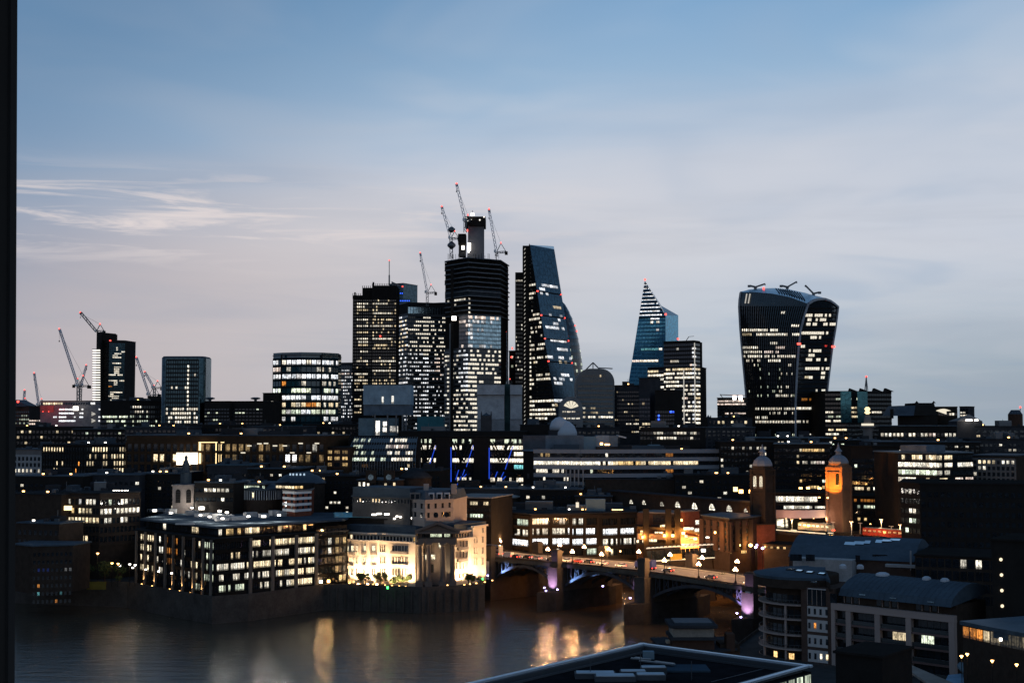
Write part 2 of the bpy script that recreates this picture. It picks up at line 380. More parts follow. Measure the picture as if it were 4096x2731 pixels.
def block(name, label, pts, vtop, zb=8., dep=30., wall=None, roof=None, faces=(), cat='building', group=None, plant=0, yref=None, ztop=None, lip=.5):
    """pts: corners of the street side as (u, distance), left to right; faces: one dict per edge, rows=(v0, v1, n)"""
    pl = [XY(u, Y, vtop) for u, Y in pts]
    z1 = ztop if ztop is not None else zat(vtop, yref or pts[0][1])
    cx_, cy_ = sum(p[0] for p in pl) / len(pl), sum(p[1] for p in pl) / len(pl)
    r = thing(name, label, cat, (cx_, cy_, zb), group)
    poly = back(pl, dep)
    MB().prism(poly, zb, z1).build('wall', wall or DARK, r)
    ce = V((sum(p[0] for p in poly) / len(poly), sum(p[1] for p in poly) / len(poly), 0))
    MB().prism([tuple((V((*p, 0)) - ce) * (1 + .6 / max(8, (V((*p, 0)) - ce).length)) + ce)[:2] for p in poly], z1 + .01, z1 + lip).build('roof', roof or ROOF, r)
    for k, f in enumerate(faces):
        if not f: continue
        f = dict(f); v0, v1, n = f.pop('rows'); A, B = pl[k], pl[k + 1]
        ym = (A[1] + B[1]) / 2; zt, zl = zat(v0, ym), zat(v1, ym)
        zt = min(zt, z1 - .05)
        facade(r, face(A, B, zl, zt), f.pop('nb'), n, **f)
    for q in range(plant):
        a = random.uniform(.15, .8); d = random.uniform(.2, .7)
        p0_ = V((*poly[0], 0)).lerp(V((*poly[len(pl) - 1], 0)), a); p1_ = V((*poly[-1], 0)).lerp(V((*poly[len(pl)], 0)), a); c = p0_.lerp(p1_, d)
        wx = (V((*poly[0], 0)) - V((*poly[len(pl) - 1], 0))).length
        hx = random.uniform(1.6, 3.6)
        if random.random() < .6: piece('aerial', r, STEEL, (c.x + random.uniform(-4, 4), c.y, z1 + lip + 2.2), (.22, .22, 4.4))
        for _ in range(2): piece('roof_vent', r, random.choice([LEAD, CDRK, STEEL]), (c.x + random.uniform(-.3, .3) * wx, c.y - random.uniform(2, 6), z1 + lip + .6), (random.uniform(1, 3), random.uniform(1, 2.4), 1.2))
        if random.random() < .55: e_ = V((*pl[0], 0)).lerp(V((*pl[-1], 0)), random.uniform(.1, .9)); piece('roof_lamp', r, random.choice([WRML, WHTL, WRML]), (e_.x, e_.y + 1.5, z1 + lip + .7), (.9, .5, .55))  # random roof lamps are added, standing in for scattered street glow
        piece('plant_room', r, random.choice([ROOF, LEAD, CDRK, STEEL]), (c.x, c.y, z1 + hx / 2 + lip), (wx * random.uniform(.08, .25), dep * random.uniform(.1, .3), hx), V((*pl[-1], 0)) - V((*pl[0], 0)))
    return r, pl, z1
def light(name, parent, loc, col, power, kind='POINT', size=.3, aim=None, spot=1.2, blend=.6):
    l = bpy.data.lights.new(name, kind); l.color = col; l.energy = power
    if kind == 'SPOT': l.spot_size = spot; l.spot_blend = blend
    if kind != 'AREA': l.shadow_soft_size = size
    else: l.size = size
    o = bpy.data.objects.new(name, l); COLL.link(o); o.parent = parent; o.location = V(loc) - parent_loc(parent)
    if aim is not None: o.rotation_euler = (V(aim) - V(loc)).to_track_quat('-Z', 'Y').to_euler()
    return o
def itp(tab, x):
    if x <= tab[0][0]:
        (a, b), (c, d) = tab[0], tab[1]; return b + (d - b) * (x - a) / (c - a)
    for (a, b), (c, d) in zip(tab, tab[1:]):
        if x <= c: return b + (d - b) * (x - a) / (c - a)
    return tab[-1][1]
# ================================================================== setting: river, banks
WZ, QZ = -3.0, 6.0
def water_mat():
    m, b = new_mat('river_water')
    t = N('ShaderNodeTexCoord')
    mp = N('ShaderNodeMapping'); LK(t.outputs['Object'], mp.inputs[0]); mp.inputs['Scale'].default_value = (.075, .26, 1); mp.inputs['Rotation'].default_value = (0, 0, .25)
    h1 = noise(mp.outputs[0], 1.0, 4, .6, .3); h2 = noise(mp.outputs[0], 5.0, 4, .65, .2); h3 = noise(t.outputs['Object'], .02, 3, .5)
    h = mth('ADD', mth('MULTIPLY', h1, 1.0), mth('MULTIPLY', h2, .32))
    bn = N('ShaderNodeBump'); bn.inputs['Strength'].default_value = .4; bn.inputs['Distance'].default_value = .9
    LK(h, bn.inputs['Height']); LK(bn.outputs[0], b.inputs['Normal'])
    b.inputs['Base Color'].default_value = (.055, .043, .03, 1); b.inputs['IOR'].default_value = 1.4
    rr = N('ShaderNodeMapRange'); LK(h3, rr.inputs[0]); rr.inputs[1].default_value = .2; rr.inputs[2].default_value = .8; rr.inputs[3].default_value = .10; rr.inputs[4].default_value = .16
    LK(rr.outputs[0], b.inputs['Roughness'])
    b.inputs['Specular IOR Level'].default_value = .5
    return m
WATER = water_mat()
MUD = mat('foreshore_mud', (.03, .027, .022), .7, 0, .4, .1, .4)
struct('river', [(-6000, 60, WZ), (6000, 60, WZ), (6000, 1000, WZ), (-6000, 1000, WZ)], [(0, 1, 2, 3)], WATER)
bank_n = [(-6000, 760), (-420, 610), (-250, 575), XY(520, 548), XY(700, 522), XY(858, 503), XY(1000, 510), XY(1300, 540), XY(1400, 541), XY(1690, 531), XY(1940, 540), (-14, 574), (-2, 586), (120, 655), (420, 760), (6000, 1400)]
bank_s = [(-6000, 200), (-300, 230), (20, 270), (50, 340), (66, 400), (86, 452), (128, 470), (420, 520), (6000, 900)]
n = len(bank_n)
nb3 = [(x, max(y + 200, 800), 8.1) for x, y in bank_n]
struct('north_bank', [(x, y, QZ) for x, y in bank_n] + [(x, max(y + 130, 690), QZ) for x, y in bank_n] + nb3 + [(x * 5, 40000, 8.1) for x, y in bank_n], [(r * n + i, r * n + i + 1, r * n + n + i + 1, r * n + n + i) for r in range(3) for i in range(n - 1)], ASPH)
struct('embankment_wall', [(x, y, QZ + 1.1) for x, y in bank_n] + [(x, y, WZ - 2) for x, y in bank_n] + [(x, y + .6, QZ + 1.1) for x, y in bank_n] + [(x, y + .6, QZ - 2) for x, y in bank_n],
       [(i, i + 1, n + i + 1, n + i) for i in range(n - 1)] + [(i, 2 * n + i, 2 * n + i + 1, i + 1) for i in range(n - 1)] + [(2 * n + i, 3 * n + i, 3 * n + i + 1, 2 * n + i + 1) for i in range(n - 1)], mat('river_wall', (.055, .05, .045), .85, 0, .4, .2, .3))
# timber fenders stand against the wall below the floodlit house
for i in range(19):
    u = 1320 + i * 33; a = V((*XY(u, itp([(1300, 540), (1400, 541), (1690, 531), (1940, 540), (2000, 570)], u)), 0)); a.y -= .5
    f = piece('fender_post', None, mat('river_wall', (.055, .05, .045)), (a.x, a.y, 1.5), (.55, .5, 8.5)); f['label'] = ('first second third fourth fifth sixth seventh eighth ninth tenth eleventh twelfth thirteenth fourteenth fifteenth sixteenth seventeenth eighteenth last'.split())[i] + ' timber fender from the left on the river wall below the floodlit house'; f['category'] = 'fender'; f['group'] = 'timber fenders on the river wall'
n = len(bank_s)
struct('south_bank', [(x, y, QZ) for x, y in bank_s] + [(6000, -3000, QZ), (-6000, -3000, QZ)], [tuple(range(n + 2))[::-1]], ASPH)
struct('south_embankment_wall', [(x, y, QZ + 1) for x, y in bank_s] + [(x, y, WZ - 2) for x, y in bank_s] + [(x, y - .6, QZ + 1) for x, y in bank_s],
       [(i, i + 1, n + i + 1, n + i) for i in range(n - 1)] + [(i, 2 * n + i, 2 * n + i + 1, i + 1) for i in range(n - 1)], mat('river_wall', (.055, .05, .045)))

# ================================================================== skyline towers
# --- slim tower going up far on the left
r, pl, z1 = block('residential_tower', 'slim dark high-rise far on the left with a white-lit unfinished wing', [(414, 2110), (437, 2095), (500, 2105)], 1363, dep=40, wall=DARK,
    faces=[dict(rows=(1370, 1600, 30), nb=4, gl=GNAVY), dict(rows=(1372, 1604, 30), nb=9, gl=GNAVY, win=(.9, .7), band=DARK, jit=.2,
    lit=L('A1', [(1035, 1052, 652, 672), (1093, 1112, 682, 698), (1010, 1085, 704, 722), (1010, 1085, 732, 750), (1010, 1085, 785, 802), (1015, 1083, 812, 825, 'W', .5), (1028, 1068, 838, 878), (980, 1037, 888, 908), (1050, 1093, 888, 908), (978, 1057, 938, 958), (1063, 1107, 940, 960), (1012, 1057, 962, 984), (978, 1003, 994, 1012, 'O', .6), (983, 1100, 1045, 1068), (978, 1062, 1074, 1094), (975, 1100, 1100, 1130, 'W', .6, .5)]))])
c = P(439, 1350, 2115); piece('plant_room', r, BLK, (c.x, c.y, (z1 + zat(1337, 2115)) / 2), (18, 20, zat(1337, 2115) - z1))
c = P(441, 1362, 2090); piece('warning_light', r, REDL, c, (3.2, 2, 2.4))
MB().prism(back([XY(380, 2115), XY(394, 2100), XY(410, 2110)], 30), 8, zat(1330, 2110)).build('unfinished_wing', DARK, r)
for k in range(21):
    v = 1403 + k * 9.8
    a, b = P(383, v, 2111), P(410, v, 2109)
    piece('lit_slab', r, lamp_mat('site_light', (1, .95, .86), 1.5), V(((a.x + b.x) / 2, 2096, a.z)), (b.x - a.x, 3, 1.6))
    piece('floor_slab', r, STEEL, V(((a.x + b.x) / 2, 2096, a.z + 2)), (b.x - a.x + 1, 5, .6))

def crane(label, mast0, pivot, tip, Y, ctr=1, th=1.0, white=True, cj=9, group='cranes'):
    """luffing tower crane: lattice mast, raised lattice jib, counter jib with ballast, back stay, hook rope, red lamps"""
    p0_, p1_, p2_ = P(*mast0, Y), P(*pivot, Y), P(*tip, Y)
    r = thing('tower_crane', label, 'crane', p0_, group)
    m = mat('crane_white', (.45, .47, .5), .5, .2) if white else STEEL
    def lattice(a, b, w, t):
        g = MB(); d = b - a; e = d.normalized(); sx = e.cross(EY).normalized() * w / 2; sy = EY * w / 2
        for q in (sx + sy, sx - sy, -sx + sy, -sx - sy): g.bar(a + q, b + q, t)
        nn = max(3, int(d.length / (w * 1.3)))
        for i in range(nn):
            s_ = 1 if i % 2 else -1
            for q in (-sy, sy): g.bar(a.lerp(b, i / nn) + sx * s_ + q, a.lerp(b, (i + 1) / nn) - sx * s_ + q, t * .7)
        return g
    if (p1_ - p0_).length > 2: lattice(p0_, p1_, 2.2 * th, .45 * th).build('mast', STEEL, r)
    j = lattice(p1_, p2_, 1.7 * th, .38 * th).build('jib', m, r)
    tp = p1_.lerp(p2_, .93); MB().bar(tp, p2_, 1.5 * th).build('jib_tip', m, j)
    cb = p1_ + V((ctr * cj, 0, .5)); af = p1_ + V((ctr * cj * .45, 0, cj * .95))
    lattice(p1_, cb, 1.4 * th, .4 * th).build('counter_jib', STEEL, r)
    MB().box(cb + V((0, 0, -1.2)), (cj * .3, 3, 3.4)).build('ballast', BLK, r)
    MB().bar(p1_, af, .55 * th).bar(cb, af, .45 * th).build('a_frame', STEEL, r)
    MB().bar(af, p1_.lerp(p2_, .9), .16 * th).build('luffing_rope', STEEL, r)
    MB().box(p1_ + V((-ctr * 1.6, -1.5, 1.2)), (2.2, 2.4, 2.6)).build('cab', WHITE, r)
    hk = p2_ + V((0, 0, -(p2_ - p1_).length * .2)); MB().bar(p2_, hk, .12 * th).box(hk, (.9, .9, 1.6)).build('hook_rope', BLK, r)
    piece('warning_light', r, REDL, p2_ + V((0, -1, .4)), (1.6 * th, 1, 1.5 * th)); piece('warning_light', r, REDL, af + V((0, -1, .4)), (1.5 * th, 1, 1.4 * th))
    return r
crane('crane with low slanting jib on top of the slim tower far left', (386, 1330), (386, 1326), (322, 1250), 2108, th=1.9, white=False, cj=12)
crane('tall pale crane with steep jib beside the slim tower far left', (313, 1640), (313, 1545), (238, 1316), 1500, th=1.15, cj=12)
crane('short crane jib leaning right behind the tall pale crane far left', (320, 1640), (324, 1542), (346, 1460), 1510, -1, th=.9, cj=8)
crane('thin distant crane over the red-lit building at far left', (156, 1650), (155, 1620), (137, 1492), 1700, th=1.1, cj=8)
crane('tiny most distant crane at the far left skyline', (96, 1650), (95, 1606), (99, 1560), 2000, th=1.3, cj=5)
crane('crane with the longer steep jib just left of the round-cornered tower', (598, 1640), (597, 1580), (546, 1429), 1500, th=1.05, cj=11)
crane('crane with shorter jib closest to the round-cornered tower', (619, 1640), (617, 1552), (579, 1487), 1480, th=1.0, cj=8)
crane('crane on the roof of the half-glazed white-lit tower', (1709, 1226), (1709, 1172), (1681, 1012), 1450, th=1.0, cj=9)
crane('crane standing on a mast at the left of the unfinished skyscraper', (1806, 1035), (1804, 955), (1767, 827), 1385, th=1.25, cj=8)
crane('highest crane, leaning from the concrete core of the unfinished skyscraper', (1861, 930), (1861, 884), (1826, 736), 1385, th=1.3, cj=6)
crane('crane at the right edge of the unfinished skyscraper top', (1986, 1025), (1986, 1010), (1956, 838), 1392, th=1.2, cj=10)
crane('thin crane in the gap left of the wedge tower', (2031, 1560), (2031, 1535), (2023, 1328), 1430, th=.9, cj=5)
c0 = P(1806, 985, 1385)

# --- round-cornered dark tower
def round_tower():
    Y = 1140; x0, x1 = XY(641, Y, 1500)[0], XY(818, Y, 1500)[0]; z1 = zat(1424, Y)
    r = thing('round_cornered_tower', 'dark office tower with rounded corners and one column of lit windows', 'building', ((x0 + x1) / 2, Y, 8))
    R = 5; pts = []
    for cx_, cy_, a0 in ((x0 + R, Y + R, 180), (x1 - R, Y + R, 270), (x1 - R, Y + 30 - R, 0), (x0 + R, Y + 30 - R, 90)):
        pts += [(cx_ + R * math.cos(math.radians(a0 + q * 15)), cy_ + R * math.sin(math.radians(a0 + q * 15))) for q in range(7)]
    MB().prism(pts, 8, z1 - 1.6).build('wall', GNAVY, r)
    ins = [(p[0] + (((x0 + x1) / 2) - p[0]) * .06, p[1] + (Y + 15 - p[1]) * .06) for p in pts]
    nn = len(pts); MB().add([(p[0], p[1], z1 - 1.55) for p in pts] + [(p[0], p[1], z1) for p in ins], [(i, (i + 1) % nn, (i + 1) % nn + nn, i + nn) for i in range(nn)] + [tuple(range(nn, 2 * nn))]).build('roof', LEAD, r)
    A, B = (x0 + R, Y - .05), (x1 - R, Y - .05)
    facade(r, face(A, B, zat(1696, Y), zat(1440, Y)), 14, 15, (.7, .62), gl=GNAVY, band=DARK, bd=.25, pier=DARK, pd=.2, jit=.2,
           lit=L('A2', [(90, 112, 890, 1225, 'W', 1.1)]) + [(640, 745, 1538, 1558, 'W', .9, .45), (770, 818, 1538, 1558, 'W', 1., .6)] + [(775, 800, 1480, 1510, 'W', .6, .5), (640, 818, 1636, 1656, 'W', 1., .8), (640, 818, 1656, 1676, 'W', 1., .6), (640, 818, 1676, 1700, 'W', 1., .75)])
round_tower()

# --- teal crowned block with curved front
D = [(770, 832), (838, 1143), (1155, 1280)]
def draper():
    Y = 1200; z1 = zat(1412, Y)
    pts = [(1093, 1210), (1126, 1200), (1205, 1192), (1286, 1198), (1353, 1212)]
    r, pl, z1 = block('teal_office_block', 'broad teal-crowned office block with many bright windows, left of the dark ribbed tower', pts, 1424, dep=30, wall=GTEAL, roof=DARK)
    rows = [(880, 912, 'C', 1.1, .95), (925, 950, 'W', .7, .15), (958, 985, 'C', .9, .3), (990, 1022, 'C', 1.1, .9), (1030, 1058, 'W', .8, .4), (1075, 1098, 'C', .8, .2), (1102, 1130, 'G', 1, .6), (1130, 1158, 'C', .9, .6), (1160, 1188, 'C', 1, .7), (1190, 1215, 'W', .6, .15), (1215, 1243, 'K', .9, .35), (1245, 1272, 'C', .9, .75), (1275, 1300, 'G', .9, .7), (1305, 1330, 'C', .9, .35), (1330, 1362, 'C', .9, .35)]
    lit = L('A2', [(770, 1285, a, b, c, s, p) for a, b, c, s, p in rows] + [(845, 875, 1030, 1056, 'O', .9, 1), (1040, 1095, 1218, 1242, 'O', .9, .8), (855, 885, 848, 866), (1020, 1060, 850, 870), (770, 832, 925, 948, 'P', .8, 1), (1090, 1140, 905, 950, 'W', .6, .4)])
    for k, nb in enumerate((3, 4, 4, 7)):
        A, B = pl[k], pl[k + 1]; facade(r, face(A, B, zat(1690, 1200), zat(1436, 1200)), nb, 9 + 0 if False else 9, (.88, .66), lit=lit, gl=GTEAL, band=mat('teal_band', (.006, .02, .024), .5), bd=.3, pier=DARK, pd=.3, jit=.25)
    MB().prism(back([(p[0], p[1] + .3) for p in pl], 28), z1 + .6, zat(1410, 1200)).build('crown_screen', GTEAL, r)
    for u in (1125.5, 1286):
        p = P(u, 1500, 1196); piece('corner_fin', r, BLK, (p.x, p.y, (8 + zat(1418, 1196)) / 2), (1.2, 1.6, zat(1418, 1196) - 8))
draper()
block('ribbed_grey_block', 'grey grid-fronted block squeezed between the teal block and the ribbed tower', [(1353, 1400), (1412, 1395)], 1452, dep=30, wall=CDRK,
      faces=[dict(rows=(1462, 1700, 18), nb=9, win=(.6, .5), pier=CONC, pd=.4, band=CDRK, lit=L('A2', [(1280, 1390, 930, 1330, 'C', 1, .45), (1280, 1390, 960, 985, 'P', 1, .8), (1280, 1320, 1040, 1085, 'P', 1, .9), (1325, 1340, 940, 1260, 'C', 1, 1)]))])

# --- ribbed dark tower with stepped top
def tower42():
    r = thing('ribbed_dark_tower', 'tall dark ribbed tower with stepped top and rows of warm windows', 'building', (*XY(1495, 1366), 8))
    for nm, u0, u1, vt, Y, nb in (('left_wing', 1410, 1449, 1181, 1372, 5), ('shaft', 1449, 1488, 1151, 1362, 5), ('right_wing', 1488, 1585, 1142, 1356, 14)):
        A, B = XY(u0, Y, 1400), XY(u1, Y, 1400); z1 = zat(vt, Y)
        MB().prism(back([A, B], 34), 8, z1).build(nm, BLK, r)
        lit = L('A3', [(108, 174, 705, 1440, 'K', .85, .13), (193, 335, 705, 1440, 'K', .85, .13)] + [(193, 285, 718, 740), (108, 174, 732, 745), (108, 150, 752, 768), (108, 172, 768, 782, 'K', .7), (196, 310, 788, 802), (108, 174, 825, 838), (195, 310, 825, 840, 'K', .9, .8), (108, 174, 845, 860), (190, 308, 860, 876), (108, 172, 885, 895, 'K', .7), (105, 172, 930, 943), (195, 308, 930, 944), (120, 172, 946, 956), (195, 308, 962, 982, 'K', .8, .8), (108, 172, 965, 982, 'K', .8, .7), (195, 310, 990, 1000, 'K', .8, .6), (130, 172, 1004, 1018), (105, 172, 1060, 1073), (195, 330, 1058, 1074), (195, 330, 1116, 1130), (100, 172, 1135, 1148), (100, 172, 1155, 1170), (100, 172, 1180, 1200, 'K', .8, .6), (200, 335, 1170, 1195, 'K', .7, .4), (100, 150, 1210, 1225), (95, 145, 1300, 1325), (95, 145, 1265, 1290, 'K', .8, .5), (95, 145, 1350, 1365, 'K', .8, .9)])
        facade(r, face((A[0] + .3, A[1] - .02), (B[0] - .3, B[1] - .02), zat(1720, Y), zat(1196, Y)), nb, 41, (.72, .55), lit=lit, pier=BLK, pd=.9, jit=.3)
        for i in range(nb + 1):
            piece('fin', r, BLK, (A[0] + (B[0] - A[0]) * i / nb, Y - .3, (zat(1196, Y) + z1) / 2 + 1), (.5, .9, z1 - zat(1196, Y) + 2))
    for u, v0, v1 in ((1492, 1127, 1142), (1418, 1168, 1181)): 
        p = P(u, v1, 1362); piece('roof_stack', r, BLK, (p.x, p.y + 4, (zat(v0, 1362) + zat(v1, 1362)) / 2), (1.6, 1.6, zat(v0, 1362) - zat(v1, 1362) + .2))
    piece('warning_light', r, REDL, P(1521, 1344, 1353), (2.2, 1, 1.8))
tower42()
def heron():
    r, pl, z1 = block('masted_glass_tower', 'blue-dotted glass tower with a tall needle mast behind the ribbed tower', [(1556, 1600), (1613, 1590)], 1137, dep=30, wall=GNAVY)
    MB().prism(back([XY(1613, 1590, 1200), XY(1644, 1600, 1200)], 26), 8, zat(1191, 1590)).build('right_wing', GNAVY, r)
    a, b = P(1557, 1140, 1596), P(1557, 1041, 1596); MB().bar(a, a.lerp(b, .4), 1.6).bar(a.lerp(b, .4), b, .8).build('mast', STEEL, r); piece('warning_light', r, REDL, b, (2, 1, 2))
    a, b, c_ = P(1566, 1125, 1592), P(1612, 1146, 1590), P(1566, 1146, 1592); MB().add([a, b, c_, a + EY * 8, b + EY * 8, c_ + EY * 8], [(0, 1, 2), (3, 5, 4), (0, 3, 4, 1), (1, 4, 5, 2), (0, 2, 5, 3)]).build('slanted_crown', STEEL, r)
    piece('warning_light', r, REDL, P(1610, 1146, 1586), (2, 1, 2))
    for v in (1173, 1203, 1218):
        for u in range(1588, 1642, 7):
            if v == 1173 and u > 1612: continue
            piece('blue_light', r, BLUL, P(u, v, 1588), (1.1, .6, 1.1))
    facade(r, face(XY(1560, 1589.5), XY(1585, 1589.5), zat(1240, 1590), zat(1150, 1590)), 5, 8, (.6, .5), p0=.5, col='K', st=.5)
heron()
# --- white-lit half glazed tower
def t100():
    r, pl, z1 = block('half_glazed_tower', 'glass tower under construction with white slab lights, right of the ribbed tower', [(1585, 1490), (1632, 1450), (1783, 1462)], 1223, dep=40, wall=DARK, roof=STEEL)
    lit = L('A3', [(335, 420, 812, 1440, 'C', .95, .5), (420, 612, 812, 1440, 'C', .8, .36), (430, 480, 812, 1450, 'C', 1.1, .5), (488, 520, 812, 1370, 'C', 1.25, .9), (545, 605, 1000, 1170, 'P', .9, .5), (335, 400, 820, 1000, 'K', .9, .4)])
    site = mat('site_band', (.10, .10, .10), .7)
    facade(r, face(pl[0], pl[1], zat(1720, 1470), zat(1262, 1470)), 8, 28, (.86, .5), lit=lit, band=site, bd=.9)
    facade(r, face(pl[1], pl[2], zat(1720, 1455), zat(1262, 1455)), 20, 28, (.72, .4), lit=lit, band=site, bd=.9, pier=DARK, pd=.5)
    facade(r, face(pl[1], pl[2], zat(1258, 1455), zat(1226, 1455)), 14, 1, (.86, .8), gl=GPALE, pier=STEEL)
    MB().prism(back([(pl[0][0] + 1, pl[0][1] + 2), (pl[2][0] - 1, pl[2][1] + 2)], 30), z1 + .6, z1 + 1.6).build('top_rail', STEEL, r)
t100()
# --- the unfinished skyscraper
def bishop():
    pts = [(1779, 1402), (1872, 1368), (2003, 1392)]
    pl = [XY(u, Y, 1400) for u, Y in pts]
    r = thing('unfinished_skyscraper', 'tallest tower, an unfinished skyscraper with bare upper floors and a concrete core', 'building', (*pl[1], 8))
    inner = [(p[0], p[1] + 3.5) for p in pl]
    zt = zat(1030, 1368)
    MB().prism(back([(p[0], p[1] + 6) for p in pl], 44), 8, zt - 1).build('inner_wall', BLK, r)
    zs = lambda v: zat(v, 1380)
    # open slabs at the top, slightly uneven
    steel = mat('slab_edge', (.13, .14, .15), .7)
    k = 0; v = 1036
    while v < 1262:
        q = back([(p[0] * 1.0 + random.uniform(-.6, .6), p[1] + random.uniform(-.8, .4)) for p in pl], 50); z = zs(v)
        MB().prism(q, z - .35, z + .55).build('floor_slab', steel, r)
        for A, B, nb in ((pl[0], pl[1], 5), (pl[1], pl[2], 8)):
            for i in range(nb + 1):
                x, y = A[0] + (B[0] - A[0]) * i / nb, A[1] + (B[1] - A[1]) * i / nb
                if random.random() < .5: piece('column', r, BLK, (x, y + 1.2, z - 2.5), (.7, .7, 4.4))
        v += 18.8; k += 1
    wrap = [(a, b) for a, b in ((1163, 1180),)]
    for A, B in ((pl[0], pl[1]), (pl[1], pl[2])):
        S = face((A[0], A[1] + .9), (B[0], B[1] + .9), zs(1186), zs(1158)); mob('debris_netting', [S(0, 0), S(1, 0), S(1, 1), S(0, 1)], [(0, 1, 2, 3)], mat('netting', (.03, .035, .04), .9), r)
    lit = L('A3', [(612, 760, 670, 760, 'W', .8, .3), (745, 760, 665, 790, 'W', 1, .9), (830, 905, 685, 705, 'W', .9, .8), (665, 755, 708, 728, 'W', .9, .8), (800, 930, 800, 815, 'P', .9, .7)])
    for (A, B, nb) in ((pl[0], pl[1], 10), (pl[1], pl[2], 15)):
        facade(r, face((A[0], A[1] + 1.5), (B[0], B[1] + 1.5), zs(1262), zs(1172)), nb, 5, (.8, .45), lit=lit, gl=BLK)
        # pale new glass
        gl_l = GPALE if nb == 15 else mat('film_panel', (.30, .27, .26), .5)
        facade(r, face((A[0] if nb == 15 else A[0] + (B[0] - A[0]) * .62, A[1] if nb == 15 else A[1] + (B[1] - A[1]) * .62), B, zs(1394), zs(1264)), nb if nb == 15 else 4, 8, (.94, .80), gl=gl_l, band=STEEL, bd=.15, sep=True,
               lit=L('A3', [(740, 880, 838, 848, 'C', .6, .35), (740, 880, 886, 902, 'C', .6, .35), (740, 880, 938, 950, 'C', .6, .3), (740, 880, 980, 990, 'C', .6, .3), (745, 765, 660, 985, 'C', .9, .4), (690, 745, 820, 990, 'P', .7, .25), (740, 930, 804, 818, 'P', 1, .5)]))
        facade(r, face(A, B, zs(1728), zs(1396)), nb, 19, (.9, .5), band=mat('site_band', (.1, .1, .1)), bd=.5, jit=.3,
               lit=L('A3', [(600, 690, 1000, 1470, 'W', .9, .5), (690, 750, 1015, 1200, 'C', 1., .5), (690, 930, 1000, 1220, 'C', .7, .5), (730, 800, 1015, 1230, 'C', 1.2, .6), (690, 930, 1220, 1470, 'W', .85, .52), (765, 800, 1290, 1470, 'W', 1.2, .9)]))
    # hoist up the left side
    h = XY(1808, 1383, 1400); MB().box((h[0], h[1], (8 + zt) / 2 - 4), (3, 3, zt - 16)).build('hoist_mast', BLK, r)
    h = XY(1800, 1380, 1400); MB().box((h[0], h[1], (8 + zt) / 2 - 30), (1.2, 2, zt - 80)).build('hoist_rail', STEEL, r)
    a, b = P(1859, 905, 1392), P(1942, 1022, 1392)
    MB().box(((a.x + b.x) / 2 + .8, 1402, (a.z + b.z) / 2 - 8), (b.x - a.x - 5, 20, a.z - b.z + 16)).build('concrete_core', mat('core_concrete', (.13, .13, .14), .85, 0, .2, .08), r)
    a, b = P(1859, 865, 1388), P(1942, 903, 1388)
    MB().box(((a.x + b.x) / 2, 1402, (a.z + b.z) / 2), (b.x - a.x, 25, a.z - b.z)).build('climbing_formwork', BLK, r)
    for u, v in ((1866, 872), (1872, 884), (1884, 880), (1919, 880), (1936, 868)): piece('work_light', r, lamp_mat('site_light', (1, .95, .86), 1.5), P(u, v, 1388.6), (1.3, .6, 1.3))
    MB().bar(P(1890, 866, 1390), P(1890, 842, 1390), .5).build('pole', STEEL, r)
    piece('work_light', r, WHTL, P(1890, 858, 1388), (3.2, 1, 2.6))
    a, b = P(1834, 935, 1388), P(1862, 1022, 1388)
    MB().box(((a.x + b.x) / 2, 1400, (a.z + b.z) / 2), (b.x - a.x, 14, a.z - b.z)).build('lower_core', CDRK, r)
    a, b = P(1834, 935, 1386), P(1862, 975, 1386)
    MB().box(((a.x + b.x) / 2, 1394, (a.z + b.z) / 2), (b.x - a.x + 1, 16, a.z - b.z)).build('climbing_formwork', BLK, r)
    for u, v, ww, hh in ((1852, 991, 2.4, 4), (1877, 987, 3, 8), (1875, 1002, 1.5, 4)): piece('work_light', r, WHTL, P(u, v, 1385), (ww, .6, hh))
    piece('warning_light', r, REDL, P(1869, 922, 1387), (2, 1, 3.4))
    a = P(1806, 985, 1384); MB().lathe((a.x, a.y, a.z - 3), [(1, 0), (4.2, 3), (4.2, 5), (1, 8)], 10).lathe((a.x, a.y, a.z + 14), [(1, 0), (3.6, 2), (3.6, 4), (1, 6)], 10).build('crane_collar', STEEL, r)
    piece('work_light', r, WHTL, P(1816, 1273, 1366), (4.5, 1, 4))
    for i in range(26):
        u = random.uniform(1790, 2000); p = P(u, 1032, 1372); piece('edge_post', r, BLK, (p.x, p.y, zt + 1.2), (.35, .35, 3 + random.random() * 4))
bishop()
